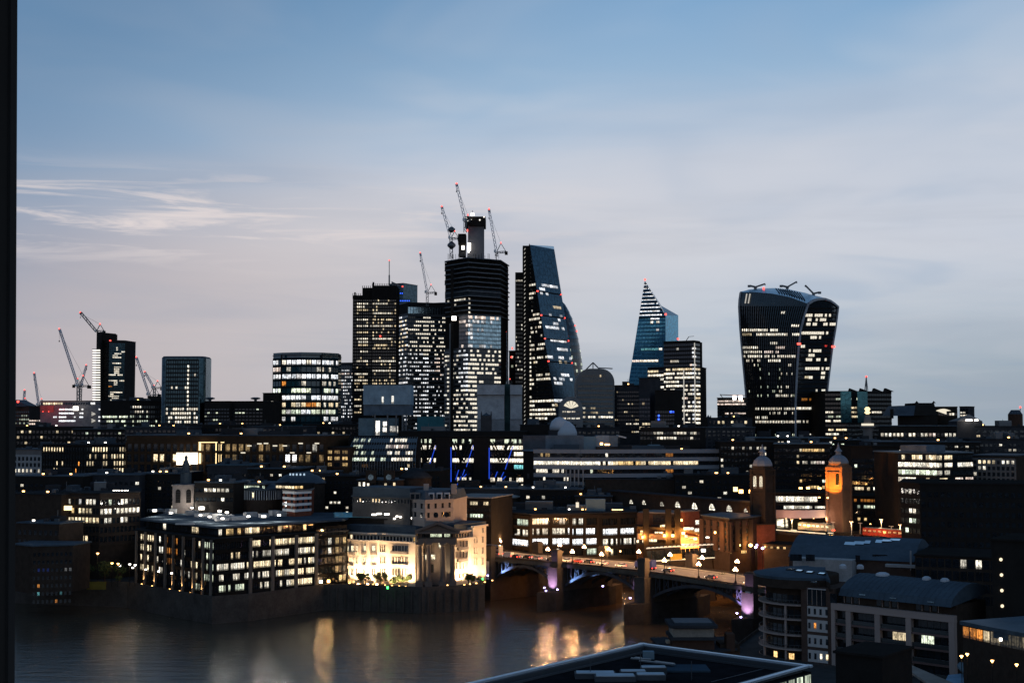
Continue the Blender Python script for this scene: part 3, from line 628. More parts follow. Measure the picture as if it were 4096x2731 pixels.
# --- wedge tower
def wedge():
    r = thing('wedge_tower', 'tall wedge-shaped dark glass tower with a sloping right face', 'building', (*XY(2200, 1370), 8))
    zb, ztA, ztB = 8, zat(979, 1405), zat(997, 1440)
    vA, vB = 1700, 1700
    A0, A1 = P(2232, 1700, 1360), P(2119, 979, 1405); B0, B1 = P(2330, 1700, 1400), P(2217, 997, 1440)
    L0, L1 = P(2117, 1700, 1420), P(2117, 979, 1407)
    K0, K1 = P(2210, 1690, 1475), P(2215, 985, 1475)
    MB().add([L0, A0, B0, K0, L1, A1, B1, K1], [(2, 3, 7, 6), (3, 0, 4, 7), (4, 5, 6, 7)]).build('rear_body', GLS, r)
    W = lambda s, t: L0.lerp(L1, t).lerp(A0.lerp(A1, t), s)
    Sf = lambda s, t: A0.lerp(A1, t).lerp(B0.lerp(B1, t), s)
    MB().grid(W, 6, 24).build('side_glass', GLS, r); MB().grid(Sf, 6, 24).build('sloping_glass', GNAVY, r)
    lit = L('A4', [(285, 480, 1200, 1360, 'W', 1.1, .3)] + [(285, 470, a, b, 'W', 1.2, .9) for a, b in ((1204, 1226), (1262, 1284), (1318, 1342))] +
            [(285, 300, 770, 1370, 'W', 1, .8), (285, 345, 1232, 1252, 'W', 1, .8), (285, 395, 1346, 1362, 'W', 1, .7), (310, 362, 600, 624), (290, 392, 655, 676), (300, 420, 690, 725, 'W', .8, .35), (300, 400, 740, 760, 'W', .9, .5), (350, 410, 765, 790, 'W', .9, .5), (290, 325, 822, 842), (320, 430, 820, 840, 'W', .8, .6), (290, 390, 850, 868, 'W', .8, .4), (290, 460, 905, 922, 'W', .8, .7), (290, 350, 932, 950), (420, 445, 930, 950, 'O', .9), (300, 350, 955, 975, 'K', .8, .5), (290, 430, 1040, 1060, 'W', .9, .6), (290, 560, 1070, 1090, 'W', .8, .5), (290, 320, 1098, 1116), (285, 335, 414, 435), (290, 332, 468, 488), (290, 315, 497, 512)])
    slit = L('A4', [(362, 490, 418, 450, 'C', .95, 1), (362, 440, 470, 498, 'C', .6, .7), (455, 505, 565, 585, 'K', .45, .9), (380, 530, 632, 650, 'C', .35, .5), (465, 505, 668, 688, 'C', 1, .9), (400, 545, 712, 738, 'C', .9, .8), (445, 552, 798, 826, 'C', 1, .95), (465, 560, 855, 880, 'C', .95, .8), (410, 580, 905, 935, 'C', .9, .8), (480, 560, 935, 955, 'K', .6, .5), (520, 562, 1045, 1062, 'C', 1.), (440, 600, 1070, 1090, 'C', .8, .6), (470, 525, 1098, 1118, 'C', 1), (470, 600, 1205, 1225, 'C', .9, .7), (470, 560, 1235, 1275, 'K', .6, .5), (480, 600, 1290, 1340, 'C', .8, .5)])
    facade(r, W, 9, 42, (.82, .55), lit=lit, band=BLK, bd=.3, pier=BLK, pst=3, pd=.3, jit=.25)
    facade(r, Sf, 9, 42, (.94, .72), lit=slit, gl=GNAVY, jit=.3)
    for t in (.345, .47, .60, .735):       # deep storey lines with red lamps
        a, b = Sf(0, t), Sf(1, t); MB().bar(a + V((0, -.5, 0)), b + V((.3, -.5, 0)), .7, .9).build('floor_band', BLK, r)
        for q in (Sf(.02, t), Sf(.97, t)): piece('warning_light', r, REDL, q + V((0, -1.2, 0)), (2.4, .8, 1.8))
    a, b = Sf(0, 1), Sf(1, 1)
    # service core on the left: ladder frame
    x0, x1 = XY(2091, 1412, 1400)[0], XY(2119, 1412, 1400)[0]
    MB().box(((x0 + x1) / 2, 1425, (8 + ztA) / 2), (x1 - x0, 26, ztA - 8)).build('service_core', BLK, r)
    for k in range(44):
        v = 1000 + k * 16.2
        a = P(2097, v, 1411); b = P(2101, v - 7, 1411); MB().bar(a, b, .55).build('core_light', lamp_mat('faint_light', (.9, .85, .75), .55), r)
    x0, x1 = XY(2061, 1430, 1400)[0], XY(2091, 1430, 1400)[0]; zz = zat(1089, 1430)
    MB().box(((x0 + x1) / 2, 1442, (8 + zz) / 2), (x1 - x0, 24, zz - 8)).build('rear_core', DARK, r)
    facade(r, face((x0, 1429.8), (x1, 1429.8), zat(1600, 1430), zat(1115, 1430)), 4, 30, (.6, .5), p0=.22, st=.6)
wedge()
def gherkin():
    Y = 1520; c = P(2240, 1600, Y); r = thing('bullet_tower', 'rounded bullet-shaped glass tower peeping out behind the wedge tower', 'building', (c.x, Y, 8))
    prof = []
    for x, y in ((470, 470), (500, 500), (520, 530), (555, 575), (585, 640), (612, 710), (632, 790), (648, 880), (660, 960), (665, 1040), (668, 1150), (662, 1300)):
        u, v = uz('A4', x), vz('A4', y); prof.append((max(.5, P(u, v, Y).x - c.x), P(u, v, Y).z))
    prof = sorted(prof, key=lambda q: q[1]); prof = [(prof[0][0] * .95, 8)] + prof
    MB().lathe((c.x, Y, 0), prof, 40).build('glass_body', GLS, r, smooth=True)
    rz = [(z, q) for q, z in prof]
    for k in range(20):
        zz = 60 + k * 7.5
        for a in range(0, 24):
            th = math.radians(-100 + a * 7.0 + k * 3); R = itp(rz, zz) + .08
            if th > math.radians(35): continue
            p = V((c.x + R * math.cos(th), Y + R * math.sin(th), zz)); t = V((-math.sin(th), math.cos(th), 0)); R2 = itp(rz, zz + 3)
            up = V(((R2 - R) * math.cos(th), (R2 - R) * math.sin(th), 3))
            u, v = proj(p)
            if u < 2230: continue
            on = v > 1375 and random.random() < .34
            piece('window', r, LIT if on else GTEAL, p, (2.4, .15, 3.6), t, up, (*COL['G'], .55) if on else None)
    for u, v in ((2301, 1302), (2307, 1324)): piece('warning_light', r, REDL, P(u, v, Y - 24), (2, 1, 2))
gherkin()
block('dark_shoulder_block', 'small black block with a red lamp hugging the wedge tower on its left', [(2036, 1440), (2062, 1436), (2091, 1440)], 1404, dep=20, wall=BLK,
      faces=[dict(rows=(1420, 1600, 10), nb=3, p0=.1, col='G'), dict(rows=(1420, 1600, 10), nb=4, p0=.1, col='G')])
o = piece('warning_light', bpy.data.objects['dark_shoulder_block'], REDL, P(2046, 1428, 1432), (2.4, 1, 2.4)); piece('warning_light', bpy.data.objects['dark_shoulder_block'], REDL, P(2049, 1393, 1436), (2, 1, 3))

# --- scalpel
def scalpel():
    Y = 1376
    r = thing('pointed_blue_tower', 'blue glass tower with a sharp slanted point and white-lit top floors', 'building', (*XY(2600, Y), 8))
    ap, lb, fb, ft = P(2579, 1122, Y), P(2487, 1700, Y - 6), P(2664, 1700, Y - 12), P(2662, 1262, Y - 12)
    sh, rt, rb = P(2646, 1223, Y + 4), P(2713, 1261, Y + 30), P(2714, 1700, Y + 30)
    bk, bb = P(2640, 1240, Y + 60), P(2600, 1690, Y + 60)
    MB().add([ap, lb, fb, ft], [(0, 1, 2, 3)]).build('front_glass', GBLUE, r)
    MB().add([ft, fb, rb, rt], [(0, 1, 2, 3)]).build('side_glass', glass('bright_blue_glass', (.02, .26, .42), .15, 1), r)
    MB().add([ap, sh, rt, ft, bk], [(0, 3, 1), (1, 3, 2), (0, 1, 4), (1, 2, 4)]).build('slanted_roof', GNAVY, r)
    MB().add([ap, lb, bb, bk], [(0, 3, 2, 1)]).build('rear_glass', GBLUE, r)
    MB().add([rt, rb, bb, bk], [(0, 1, 2, 3)]).build('rear_wall', DARK, r)
    lE = lambda z: lb.lerp(ap, (z - lb.z) / (ap.z - lb.z))
    def rE(z):
        if z <= ft.z: return V((ft.x, ft.y, z))
        return ft.lerp(ap, (z - ft.z) / (ap.z - ft.z))
    z0, z2 = zat(1700, Y), zat(1130, Y)
    S = lambda s, t: lE(z0 + (z2 - z0) * t).lerp(rE(z0 + (z2 - z0) * t), s)
    lit = L('A5', [(330, 510, 178, 468, 'C', 1.25, .93), (415, 428, 478, 496), (480, 500, 478, 500), (475, 505, 722, 750, 'W', 1.2), (310, 475, 722, 750, 'T', .35, .9), (318, 480, 815, 845, 'W', 1.2, .95), (268, 318, 815, 845, 'P', .8, .8), (484, 494, 510, 720, 'C', .4, .4)])
    facade(r, S, 9, 37, (.93, .62), lit=lit, gl=GBLUE, jit=.2)
    S2 = lambda s, t: S(s, (zat(1280, Y) - z0) / (z2 - z0) + t * (1 - (zat(1280, Y) - z0) / (z2 - z0)))
    for k in range(10):
        z = zat(1136 + k * 15.1, Y); a, b = lE(z), rE(z); MB().bar(a - EY * .4, b - EY * .4, .8, 1.3).build('floor_band', BLK, r)
    for u, v in ((2580, 1118), (2663, 1257), (2712, 1355)): piece('warning_light', r, REDL, P(u, v, Y - 16), (2.6, 1, 2.6))
scalpel()
# --- dark tower with bright floors before the pointed one
def grace():
    lit = L('A5', [(400, 850, 895, 1350, 'W', 1.05, .18)] + [(400, 690, a, b, 'W', 1.15, .9) for a, b in ((928, 958), (962, 990), (1030, 1060))] + [(400, 530, 1062, 1092, 'W', 1, .8), (405, 480, 893, 922, 'K', 1), (550, 690, 893, 922, 'K', .9, .8), (470, 690, 995, 1025, 'W', .9, .5), (630, 690, 1180, 1345, 'W', 1, .6), (400, 460, 1145, 1180, 'K', 1), (400, 450, 1180, 1210, 'W', 1.1), (695, 850, 890, 920, 'K', 1, .8)] +
            [(695, 850, a, b, 'W', 1.25, .92) for a, b in ((922, 958), (962, 990), (1182, 1215), (1216, 1248), (1322, 1350))] + [(790, 850, a, b, 'W', 1.3, .95) for a, b in ((1030, 1060), (1255, 1285), (1288, 1318))] + [(660, 760, 1110, 1145, 'P', 1, .8), (790, 850, 1110, 1145, 'K', .8, .9), (750, 850, 855, 885, 'P', .9, .8), (775, 795, 710, 1350, 'C', .8, .5), (640, 685, 700, 720, 'W', .5, .7), (585, 680, 822, 840, 'W', .5, .8), (695, 780, 1000, 1150, 'W', .8, .4), (640, 690, 1125, 1145, 'W', 1.)])
    r, pl, z1 = block('floor_lit_tower', 'square black tower with blank top and brightly lit lower floors, before the pointed tower', [(2591, 1062), (2655, 1055), (2777, 1040), (2800, 1050)], 1471, dep=30, wall=BLK)
    for k, nb in ((0, 6), (1, 14), (2, 3)):
        facade(r, face(pl[k], pl[k + 1], zat(1700, 1050), zat(1372 if k else 1476, 1050)), nb, 20 if k else 14, (.9, .58), lit=lit, band=BLK, bd=.35, jit=.2)
    zt = zat(1362, 1045); MB().prism(back([(p[0], p[1] + .25) for p in pl[1:]], 26), z1 + .6, zt).build('upper_storeys', BLK, r)
    p = V((*pl[3], 0)); MB().lathe((pl[3][0] - 1, pl[3][1] + 3.2, 8), [(3.3, 0), (3.3, zt - 9)], 14).build('round_corner', BLK, r)
    for u in (2733, 2777): q = P(u, 1500, 1043); piece('lit_fin', r, lamp_mat('faint_light', (.9, .85, .75), .55), (q.x, 1040, (zat(1690, 1043) + zat(1480 if u < 2750 else 1372, 1043)) / 2), (.7, .5, zat(1480 if u < 2750 else 1372, 1043) - zat(1690, 1043)))
    q = P(2745, 1362, 1050); MB().bar(q, q + V((2, 0, 3)), .5).bar(q + V((2, 0, 3)), q + V((6, 0, 3.4)), .3).build('roof_davit', BLK, r)
grace()
# lower blocks in front of it
block('dark_stepped_block', 'dark block with thin rows of dim windows beside the arch-topped building', [(2458, 905), (2570, 900)], 1543, dep=30, wall=CDRK, faces=[dict(rows=(1560, 1735, 11), nb=15, win=(.7, .4), p0=.16, col='K', st=.6, pier=CDRK, lit=L('A5', [(210, 320, 1330, 1355, 'W', .9, .8), (300, 380, 1408, 1432, 'W', 1.1, .9), (340, 420, 1300, 1320, 'K', .8, .8)]))], plant=2)
block('stair_tower_block', 'dark service tower with a wide overhanging head left of the floor-lit tower', [(2556, 880), (2600, 876)], 1514, dep=16, wall=CDRK, faces=[dict(rows=(1590, 1720, 8), nb=4, p0=.25, col='K', st=.7)])
block('blank_dark_box', 'blank dark box standing before the floor-lit tower, blue lights below', [(2620, 860), (2697, 856)], 1562, dep=24, wall=BLK, faces=[dict(rows=(1640, 1700, 4), nb=8, p0=.12, lit=L('A5', [(480, 500, 1272, 1328, 'B', 2.5, 1), (590, 615, 1238, 1250, 'B', 2.5, 1), (435, 450, 1275, 1325, 'B', 2, 1)]))])
block('low_lit_office', 'low office with two rows of wide bright windows below the floor-lit tower', [(2560, 760), (2800, 752)], 1712, dep=30, wall=BLK, faces=[dict(rows=(1722, 1762, 2), nb=18, win=(.8, .55), lit=L('A5', [(650, 735, 1410, 1440, 'W', 1.1), (745, 822, 1410, 1448, 'W', 1), (440, 560, 1410, 1445, 'W', .5, .6), (610, 630, 1410, 1440), (475, 555, 1455, 1480, 'W', 1.1), (565, 640, 1455, 1485, 'W', 1.1), (745, 780, 1460, 1475, 'W', .7)]))], plant=3)
p = P(2818, 1770, 745); 

# --- arch-topped building
def archb():
    Y = 900
    r = thing('arch_topped_building', 'metallic office with round barrel tops and pale bands, right of the wedge tower', 'building', (*XY(2376, Y), 8))
    x0, x1 = XY(2305, Y, 1560)[0], XY(2458, Y, 1560)[0]; z1, ze = zat(1474, Y), zat(1528, Y)
    prof = [(x0, 8), (x1, 8)] + [(x1 - 9 + 9 * math.sin(math.radians(90 - a)), ze + (z1 - ze) * math.sin(math.radians(a))) for a in range(0, 91, 15)] + [(x0 + 9 - 9 * math.sin(math.radians(90 - a)), ze + (z1 - ze) * math.sin(math.radians(a))) for a in range(90, -1, -15)]
    n = len(prof); MB().add([(x, Y, z) for x, z in prof] + [(x, Y + 28, z) for x, z in prof], [tuple(range(n))] + [tuple(range(n, 2 * n))[::-1]] + [(i, i + n, (i + 1) % n + n, (i + 1) % n) for i in range(n)]).build('vaulted_body', mat('vault_metal', (.09, .105, .115), .4, .5), r)
    facade(r, face((x0 + 1, Y - .03), (x1 - 1, Y - .03), zat(1712, Y), zat(1536, Y)), 14, 10, (.85, .5), band=mat('vault_band', (.13, .15, .16), .5, .2), bd=.6, lit=L('A4', [(600, 870, 1328, 1358, 'W', 1.05, .7), (640, 680, 1268, 1290, 'W', .9), (720, 760, 1268, 1285, 'K', .6), (610, 690, 1300, 1316, 'K', .6, .6), (700, 880, 1300, 1320, 'K', .35, .4)]))
    facade(r, face((x0 + 4, Y - .03), (x1 - 6, Y - .03), zat(1530, Y), zat(1495, Y)), 12, 2, (.8, .6), lit=L('A4', [(630, 660, 1060, 1085), (640, 730, 1090, 1110, 'W', .9, .8), (700, 740, 1025, 1045, 'W', .7, .8), (780, 800, 1040, 1060, 'K', .8), (840, 870, 1085, 1108, 'W', .6)]))
    # smaller barrel in front on the left
    a = P(2284, 1600, Y - 18)
    pr = [(a.x + 7.5 * math.cos(math.radians(t)), zat(1632, Y - 18) + 7.5 * math.sin(math.radians(t))) for t in range(0, 181, 15)] + [(a.x - 7.5, 8), (a.x + 7.5, 8)]
    n = len(pr); MB().add([(x, Y - 18, z) for x, z in pr] + [(x, Y - 2, z) for x, z in pr], [tuple(range(n))[::-1], tuple(range(n, 2 * n))] + [(i, (i + 1) % n, (i + 1) % n + n, i + n) for i in range(n)]).build('small_barrel', CONC, r)
    for k in range(5): 
        t0, t1 = math.radians(18 + k * 29), math.radians(18 + k * 29 + 24); cz = zat(1634, Y - 18)
        mob('fan_light', [(a.x, Y - 18.1, cz)] + [(a.x + 5 * math.cos(t0 + (t1 - t0) * q / 3), Y - 18.1, cz + 5 * math.sin(t0 + (t1 - t0) * q / 3)) for q in range(4)], [(0, 4, 3, 2, 1)], lamp_mat('room_glow', (1, .9, .7), .9), r)
    facade(r, face((a.x - 6, Y - 18.03), (a.x + 6, Y - 18.03), zat(1680, Y - 18), zat(1640, Y - 18)), 4, 3, (.8, .5), lit=[(0, 4096, 1640, 1655, 'W', .9, .8), (0, 4096, 1660, 1690, 'W', 1, .9)])
    q = P(2372, 1474, Y + 8); MB().bar(q + V((-6, 0, -2)), q + V((0, 0, 4)), .8).bar(q + V((6, 0, -2)), q + V((0, 0, 4)), .8).bar(q, q + V((0, 0, 4)), .6).bar(q + V((4, 0, .5)), q + V((13, 0, 0)), .7).build('roof_gantry', STEEL, r)
archb()
block('flared_office', 'office flaring outward to its top left of the curved bulging tower, one pink-lit floor', [(2869, 1170), (2990, 1160)], 1592, dep=30, wall=BLK, faces=[dict(rows=(1598, 1672, 6), nb=16, win=(.9, .55), band=BLK, lit=L('A5', [(985, 1225, 1155, 1190, 'P', 1.1, .95), (1040, 1225, 1255, 1285, 'P', .8, .8), (1050, 1200, 1290, 1310, 'P', .6, .6)]))])
r = bpy.data.objects['flared_office']
MB().bar(P(2880, 1578, 1160), P(2985, 1582, 1160), .6).bar(P(2880, 1576, 1160), P(2890, 1590, 1160), .5).build('roof_rail', BRED, r)
for u in (2938, 2962): piece('terrace_light', r, WHTL, P(u, 1590, 1158), (3, 1, 3.4))
block('round_window_base', 'low dark base with a row of round lit windows below the flared office', [(2830, 1000), (2992, 992)], 1672, dep=30, wall=CDRK, faces=[dict(rows=(1678, 1700, 1), nb=9, win=(.5, .55), lit=[(2860, 2990, 1600, 1720, 'K', 1.2, .7)])], plant=2)

# --- the bulging curved tower
def walkie():
    K = 'A6'; YL, YR, YT = 1218, 1160, 1208
    le = [(250, 232), (340, 218), (560, 230), (790, 250), (1060, 275), (1460, 305)]
    ri = [(240, 840), (345, 800), (440, 768), (560, 737), (700, 720), (850, 708), (1200, 692), (1460, 692)]
    rt = [(240, 1066), (375, 1050), (540, 1030), (720, 1000), (1060, 960), (1460, 930)]
    r = thing('bulging_curved_tower', 'bulging curved office tower widening upward, with ribbed front and domed roof', 'building', (*XY(3160, 1190), 8))
    def S1(s, y): return P(uz(K, itp(le, y)) * (1 - s) + uz(K, itp(ri, y)) * s, vz(K, y), YL + (YR - YL) * s - 26 * s * (1 - s))
    def S2(s, y): return P(uz(K, itp(ri, y)) * (1 - s) + uz(K, itp(rt, y)) * s, vz(K, y), YR + (YT - YR) * s - 18 * s * (1 - s))
    yt1 = lambda s: itp([(0, 250), (.2, 247), (.45, 260), (.7, 288), (.88, 322), (1, 345)], s)
    yt2 = lambda s: itp([(0, 345), (.1, 322), (.22, 309), (.48, 304), (.7, 322), (.85, 345), (1, 375)], s)
    MB().grid(lambda s, t: S1(s, 1460 + (yt1(s) - 1460) * t), 24, 30).build('front_glass', GLS, r, smooth=True)
    MB().grid(lambda s, t: S2(s, 1460 + (yt2(s) - 1460) * t), 16, 30).build('side_glass', GLS, r, smooth=True)
    # domed roof: from the front edge over to the rear edge
    rear = [(0, 232, 250), (.1, 300, 226), (.2, 380, 216), (.35, 530, 213), (.5, 640, 224), (.65, 780, 254), (.8, 900, 290), (.9, 985, 326), (1, 1050, 375)]
    def top(s): return S1(s / .6, yt1(s / .6)) if s < .6 else S2((s - .6) / .4, yt2((s - .6) / .4))
    def rr(s):
        x = itp([(a, b) for a, b, c in rear], s); y = itp([(a, c) for a, b, c in rear], s); return P(uz(K, x), vz(K, y), 1232 if .02 < s < .98 else 1215)
    MB().grid(lambda s, t: top(s).lerp(rr(s), t) + EZ * math.sin(t * math.pi) * .8, 40, 6).build('domed_roof', mat('roof_glass', (.24, .35, .42), .25, .7), r, smooth=True)
    def RW(s, t): y = 1460 + (300 - 1460) * t; return (S1(0, y) + V((9, 26, 0))).lerp(S2(1, y) + V((-2, 20, 0)), s)
    MB().grid(RW, 6, 20).build('rear_wall', DARK, r)
    lit1 = [(243, 545, 540, 572, 'W', 1.15, .95), (665, 735, 530, 560, 'W', 1.2), (250, 335, 590, 612, 'K', .5, .8), (360, 640, 575, 610, 'W', 1.15, .97), (670, 740, 572, 598, 'W', 1.2), (485, 545, 652, 666, 'W', .8), (245, 390, 696, 728, 'W', 1, .9), (535, 610, 690, 718, 'P', .7, .9), (255, 415, 735, 765, 'W', .95, .9), (440, 560, 728, 760, 'P', .95, .8), (250, 425, 775, 806, 'W', 1.1, .97), (440, 705, 765, 796, 'W', 1.1, .9), (290, 420, 810, 830, 'W', .8, .6), (460, 575, 806, 836, 'W', 1.2, 1), (330, 395, 850, 870, 'W', .7, .5), (632, 670, 845, 860), (575, 690, 925, 950, 'W', .6, .4), (550, 640, 1040, 1090, 'W', .8, .4), (375, 475, 1110, 1135, 'G', .9, .5), (530, 640, 1110, 1140, 'W', 1.1, .9), (655, 692, 1115, 1135, 'W', 1.), (295, 692, 1190, 1220, 'W', 1.1, .9), (300, 465, 1262, 1294, 'W', 1.1, .9), (465, 692, 1268, 1285, 'W', .8, .35), (300, 690, 1298, 1335, 'W', 1.2, .97), (340, 690, 1415, 1450, 'G', .8, .55), (420, 700, 350, 530, 'W', .7, .04), (578, 612, 420, 445), (300, 692, 840, 1180, 'G', .5, .05)]
    lit2 = [(770, 990, 432, 450, 'T', .6, .7), (785, 820, 465, 490, 'K', .6), (865, 945, 475, 500, 'K', .7, .8), (780, 920, 508, 528, 'W', .6, .5), (920, 1025, 512, 545, 'W', 1, .8), (735, 900, 575, 605, 'K', 1.15, .9), (850, 1000, 590, 612, 'K', .8, .8), (815, 910, 622, 648, 'P', .7, .8), (720, 815, 690, 720, 'K', .9, .8), (780, 905, 735, 760, 'K', .8, .8), (800, 860, 775, 798, 'K', .7, .8), (785, 830, 805, 840, 'W', 1.1), (875, 890, 812, 842), (938, 960, 810, 835, 'K', .9), (785, 975, 852, 885, 'W', 1., .8), (770, 900, 888, 915, 'W', .7, .6), (915, 935, 900, 960), (775, 830, 965, 982, 'K', .9), (865, 950, 1042, 1070, 'W', .8, .8), (720, 860, 1115, 1140, 'O', .25, .6), (700, 940, 1195, 1222, 'W', 1, .85), (830, 935, 1268, 1298, 'W', 1, .9), (695, 800, 1305, 1333, 'W', .8, .7), (760, 930, 1420, 1448, 'W', .9, .85)]
    facade(r, lambda s, t: S1(s, 1460 + (365 - 1460) * t), 30, 30, (.9, .62), lit=L(K, lit1), pier=BLK, pd=.7, pw=.55, segs=12, jit=.2)
    facade(r, lambda s, t: S2(s, 1460 + (385 - 1460) * t), 16, 29, (.86, .62), lit=L(K, lit2), band=BLK, bd=.25, segs=8, jit=.25)
    fin = mat('roof_fin', (.05, .07, .085), .35, .5)
    for i in range(1, 30):
        s = i / 30; a, b = S1(s, 365), S1(s, yt1(s) + 3); MB().bar(a, b, .5, .9).build('crown_fin', fin, r)
    for i in (2, 3): MB().bar(S1(i / 22, 342) - EY * 1.2, S1(i / 22, 262) - EY * 1.2, .9).build('lit_fin', lamp_mat('faint_light', (.9, .85, .75), .55), r)
    edge = mat('edge_metal', (.20, .22, .25), .4, .4)
    def strip(f, nm, w=1.6):
        g = MB(); q = [f(i / 20) for i in range(21)]
        for a, b in zip(q, q[1:]): g.bar(a - EY * .8, b - EY * .8, w)
        g.build(nm, edge, r)
    strip(lambda t: S1(1, 345 + 1110 * t), 'corner_rib'); strip(lambda t: S1(0, 250 + 1205 * t), 'edge_rib', 1.4); strip(lambda t: S2(1, 375 + 1080 * t), 'edge_rib', 1.4)
    strip(lambda t: S2(t, yt2(t)), 'arch_rib', 1.8)
    for i in range(11):
        s = .34 + i * .024; a, b = top(s).lerp(rr(s), .12), top(s).lerp(rr(s), .8); MB().bar(a + EZ * .9, b + EZ * .9, .5, .7).build('roof_louvre', BLK, r)
    for u, v in ((3196, 1375), (3333, 1386)): piece('warning_light', r, REDL, P(u, v, 1150 if u < 3300 else 1200), (4.5, 1, 2.4))
    piece('warning_light', r, REDL, P(3055, 1153, 1215), (2.4, 1, 2.4))
    for k, (x, y, x2, y2, d) in enumerate(((358, 205, 440, 178, -1), (625, 205, 705, 160, -1), (845, 260, 775, 190, 1))):
        a, b = P(uz(K, x), vz(K, y), 1222), P(uz(K, x2), vz(K, y2), 1222); base = P(uz(K, x), vz(K, y + 18), 1222)
        cr = thing('roof_cradle_arm', ('window cleaning arm on the left end of the domed tower roof', 'window cleaning arm in the middle of the domed tower roof', 'window cleaning arm pointing up left on the right of the domed tower roof')[k], 'crane', base)
        MB().bar(base, a, 2.2).build('post', STEEL, cr); MB().bar(a, b, 1.0, 1.4).build('jib', STEEL, cr); MB().bar(a, a + V((d * 5, 0, 1.2)), 1.6).box(a + V((d * 5.5, 0, .8)), (2.4, 2, 2)).build('ballast', STEEL, cr); MB().bar(base, a.lerp(b, .25), .8).build('strut', STEEL, cr)
        MB().bar(b, b + V((0, 0, -1.5)), .7).build('tip', STEEL, cr)
walkie()
# --- right of it
def plantation():
    r, pl, z1 = block('teal_striped_block', 'dark block with two tall teal glass strips right of the curved tower', [(3300, 1150), (3385, 1146), (3565, 1160)], 1566, dep=35, wall=BLK)
    lit = L('A6', [(950, 1300, 1145, 1168, 'G', .9, .7), (945, 1010, 1222, 1245, 'W', 1.), (940, 1300, 1260, 1285, 'G', .8, .7), (935, 1080, 1298, 1322, 'W', 1, .8), (1150, 1200, 1180, 1300, 'K', .8, .7), (1330, 1420, 1232, 1255, 'W', 1.2), (930, 1120, 1380, 1400, 'K', 1, .8), (930, 1060, 1415, 1440, 'W', 1, .9), (1235, 1300, 1260, 1320, 'G', .7, .6), (965, 1070, 1078, 1090, 'W', .7)])
    facade(r, face(pl[0], pl[1], zat(1745, 1150), zat(1570, 1150)), 8, 10, (.9, .5), lit=lit, band=BLK)
    facade(r, face(pl[1], pl[2], zat(1745, 1150), zat(1570, 1150)), 18, 10, (.9, .5), lit=lit, band=BLK)
    for x0, x1 in ((1072, 1160), (1212, 1297)):
        a, b = P(uz('A6', x0), 1640, 1144), P(uz('A6', x1), 1640, 1144); MB().box(((a.x + b.x) / 2, 1144, (zat(1566, 1144) + zat(1690, 1144)) / 2), (b.x - a.x, .8, zat(1566, 1144) - zat(1690, 1144))).build('teal_glass_strip', glass('strip_glass', (.05, .15, .17), .15, .7), r)
    for x in (1185, 1275, 1385, 1480):
        p = P(uz('A6', x), 1566, 1158); MB().add([p + V((-4, 0, 0)), p + V((4, 0, 0)), p + V((-3 if x > 1300 else -4, 0, 3)), p + V((-4, 6, 0)), p + V((4, 6, 0)), p + V((-3, 6, 3))], [(0, 1, 2), (3, 5, 4), (0, 2, 5, 3), (1, 4, 5, 2), (0, 3, 4, 1)]).build('roof_peak', BLK, r)
    a, b = P(3465, 1562, 1160), P(3465, 1506, 1160); MB().bar(a, b, .9).bar(a + V((1.4, 0, 0)), b, .5).bar(a - V((1.4, 0, 0)), b, .5).build('mast', STEEL, r); piece('warning_light', r, REDL, b, (2, 1, 2.2))
plantation()
def monument():
    Y = 950; b = P(3472, 1800, Y); x = b.x
    r = thing('monument_column', 'pale stone memorial column with a lit gallery and golden urn on top', 'monument', (x, Y, 8))
    MB().lathe((x, Y, 8), [(3.4, 0), (3.2, zat(1708, Y) - 8)], 18).build('shaft', STONED, r)
    MB().box((x, Y, (8 + zat(1762, Y)) / 2), (8, 8, zat(1762, Y) - 8)).build('pedestal', STONED, r)
    MB().box((x, Y, zat(1706, Y)), (8.5, 8.5, 1.4)).build('gallery', STONED, r)
    MB().lathe((x, Y, zat(1704, Y) + .3), [(4.2, 0), (4.2, 1.6)], 18).build('gallery_light', lamp_mat('room_glow', (1, .9, .7), .9), r)
    MB().lathe((x, Y, zat(1698, Y)), [(2.6, 0), (2.4, 4), (1.2, 7)], 16).build('drum', STONED, r)
    MB().lathe((x, Y, zat(1656, Y)), [(.8, 0), (2.2, 1), (1.2, 2.2), (2.1, 3.6), (1.0, 5)], 14).build('urn', lamp_mat('gilt_light', (1, .80, .42), 1.6), r)
monument()
block('hipped_dark_block', 'black sloping-roofed block right of the teal-striped one', [(3590, 1020), (3745, 1010)], 1660, dep=40, wall=BLK, plant=0)
def hipped():
    r = bpy.data.objects['hipped_dark_block']; Y = 1012
    for (u0, u1, u2, u3, v) in ((3572, 3598, 3664, 3690, 1622), (3655, 3666, 3736, 3750, 1611)):
        a, b, c_, d = P(u0, 1662, Y), P(u1, v, Y + 5), P(u2, v, Y + 5), P(u3, 1662, Y)
        e = V((0, 30, 0)); MB().add([a, b, c_, d, a + e, b + e, c_ + e, d + e], [(0, 3, 2, 1), (4, 5, 6, 7), (0, 1, 5, 4), (1, 2, 6, 5), (2, 3, 7, 6)]).build('hipped_roof', LEAD if v > 1615 else BLK, r)
    for u in (3667, 3735): p = P(u, 1612, Y + 5); MB().add([p + V((-1.6, 0, 0)), p + V((1.6, 0, 0)), p + V((0, 0, 1.8)), p + V((0, 4, 0))], [(0, 1, 2), (0, 2, 3), (1, 3, 2)]).build('roof_peak', BLK, r)
    p = P(3572, 1665, Y); MB().box((p.x, p.y + 3, p.z + 2), (2, 2, 7)).build('chimney', BLK, r)
hipped()
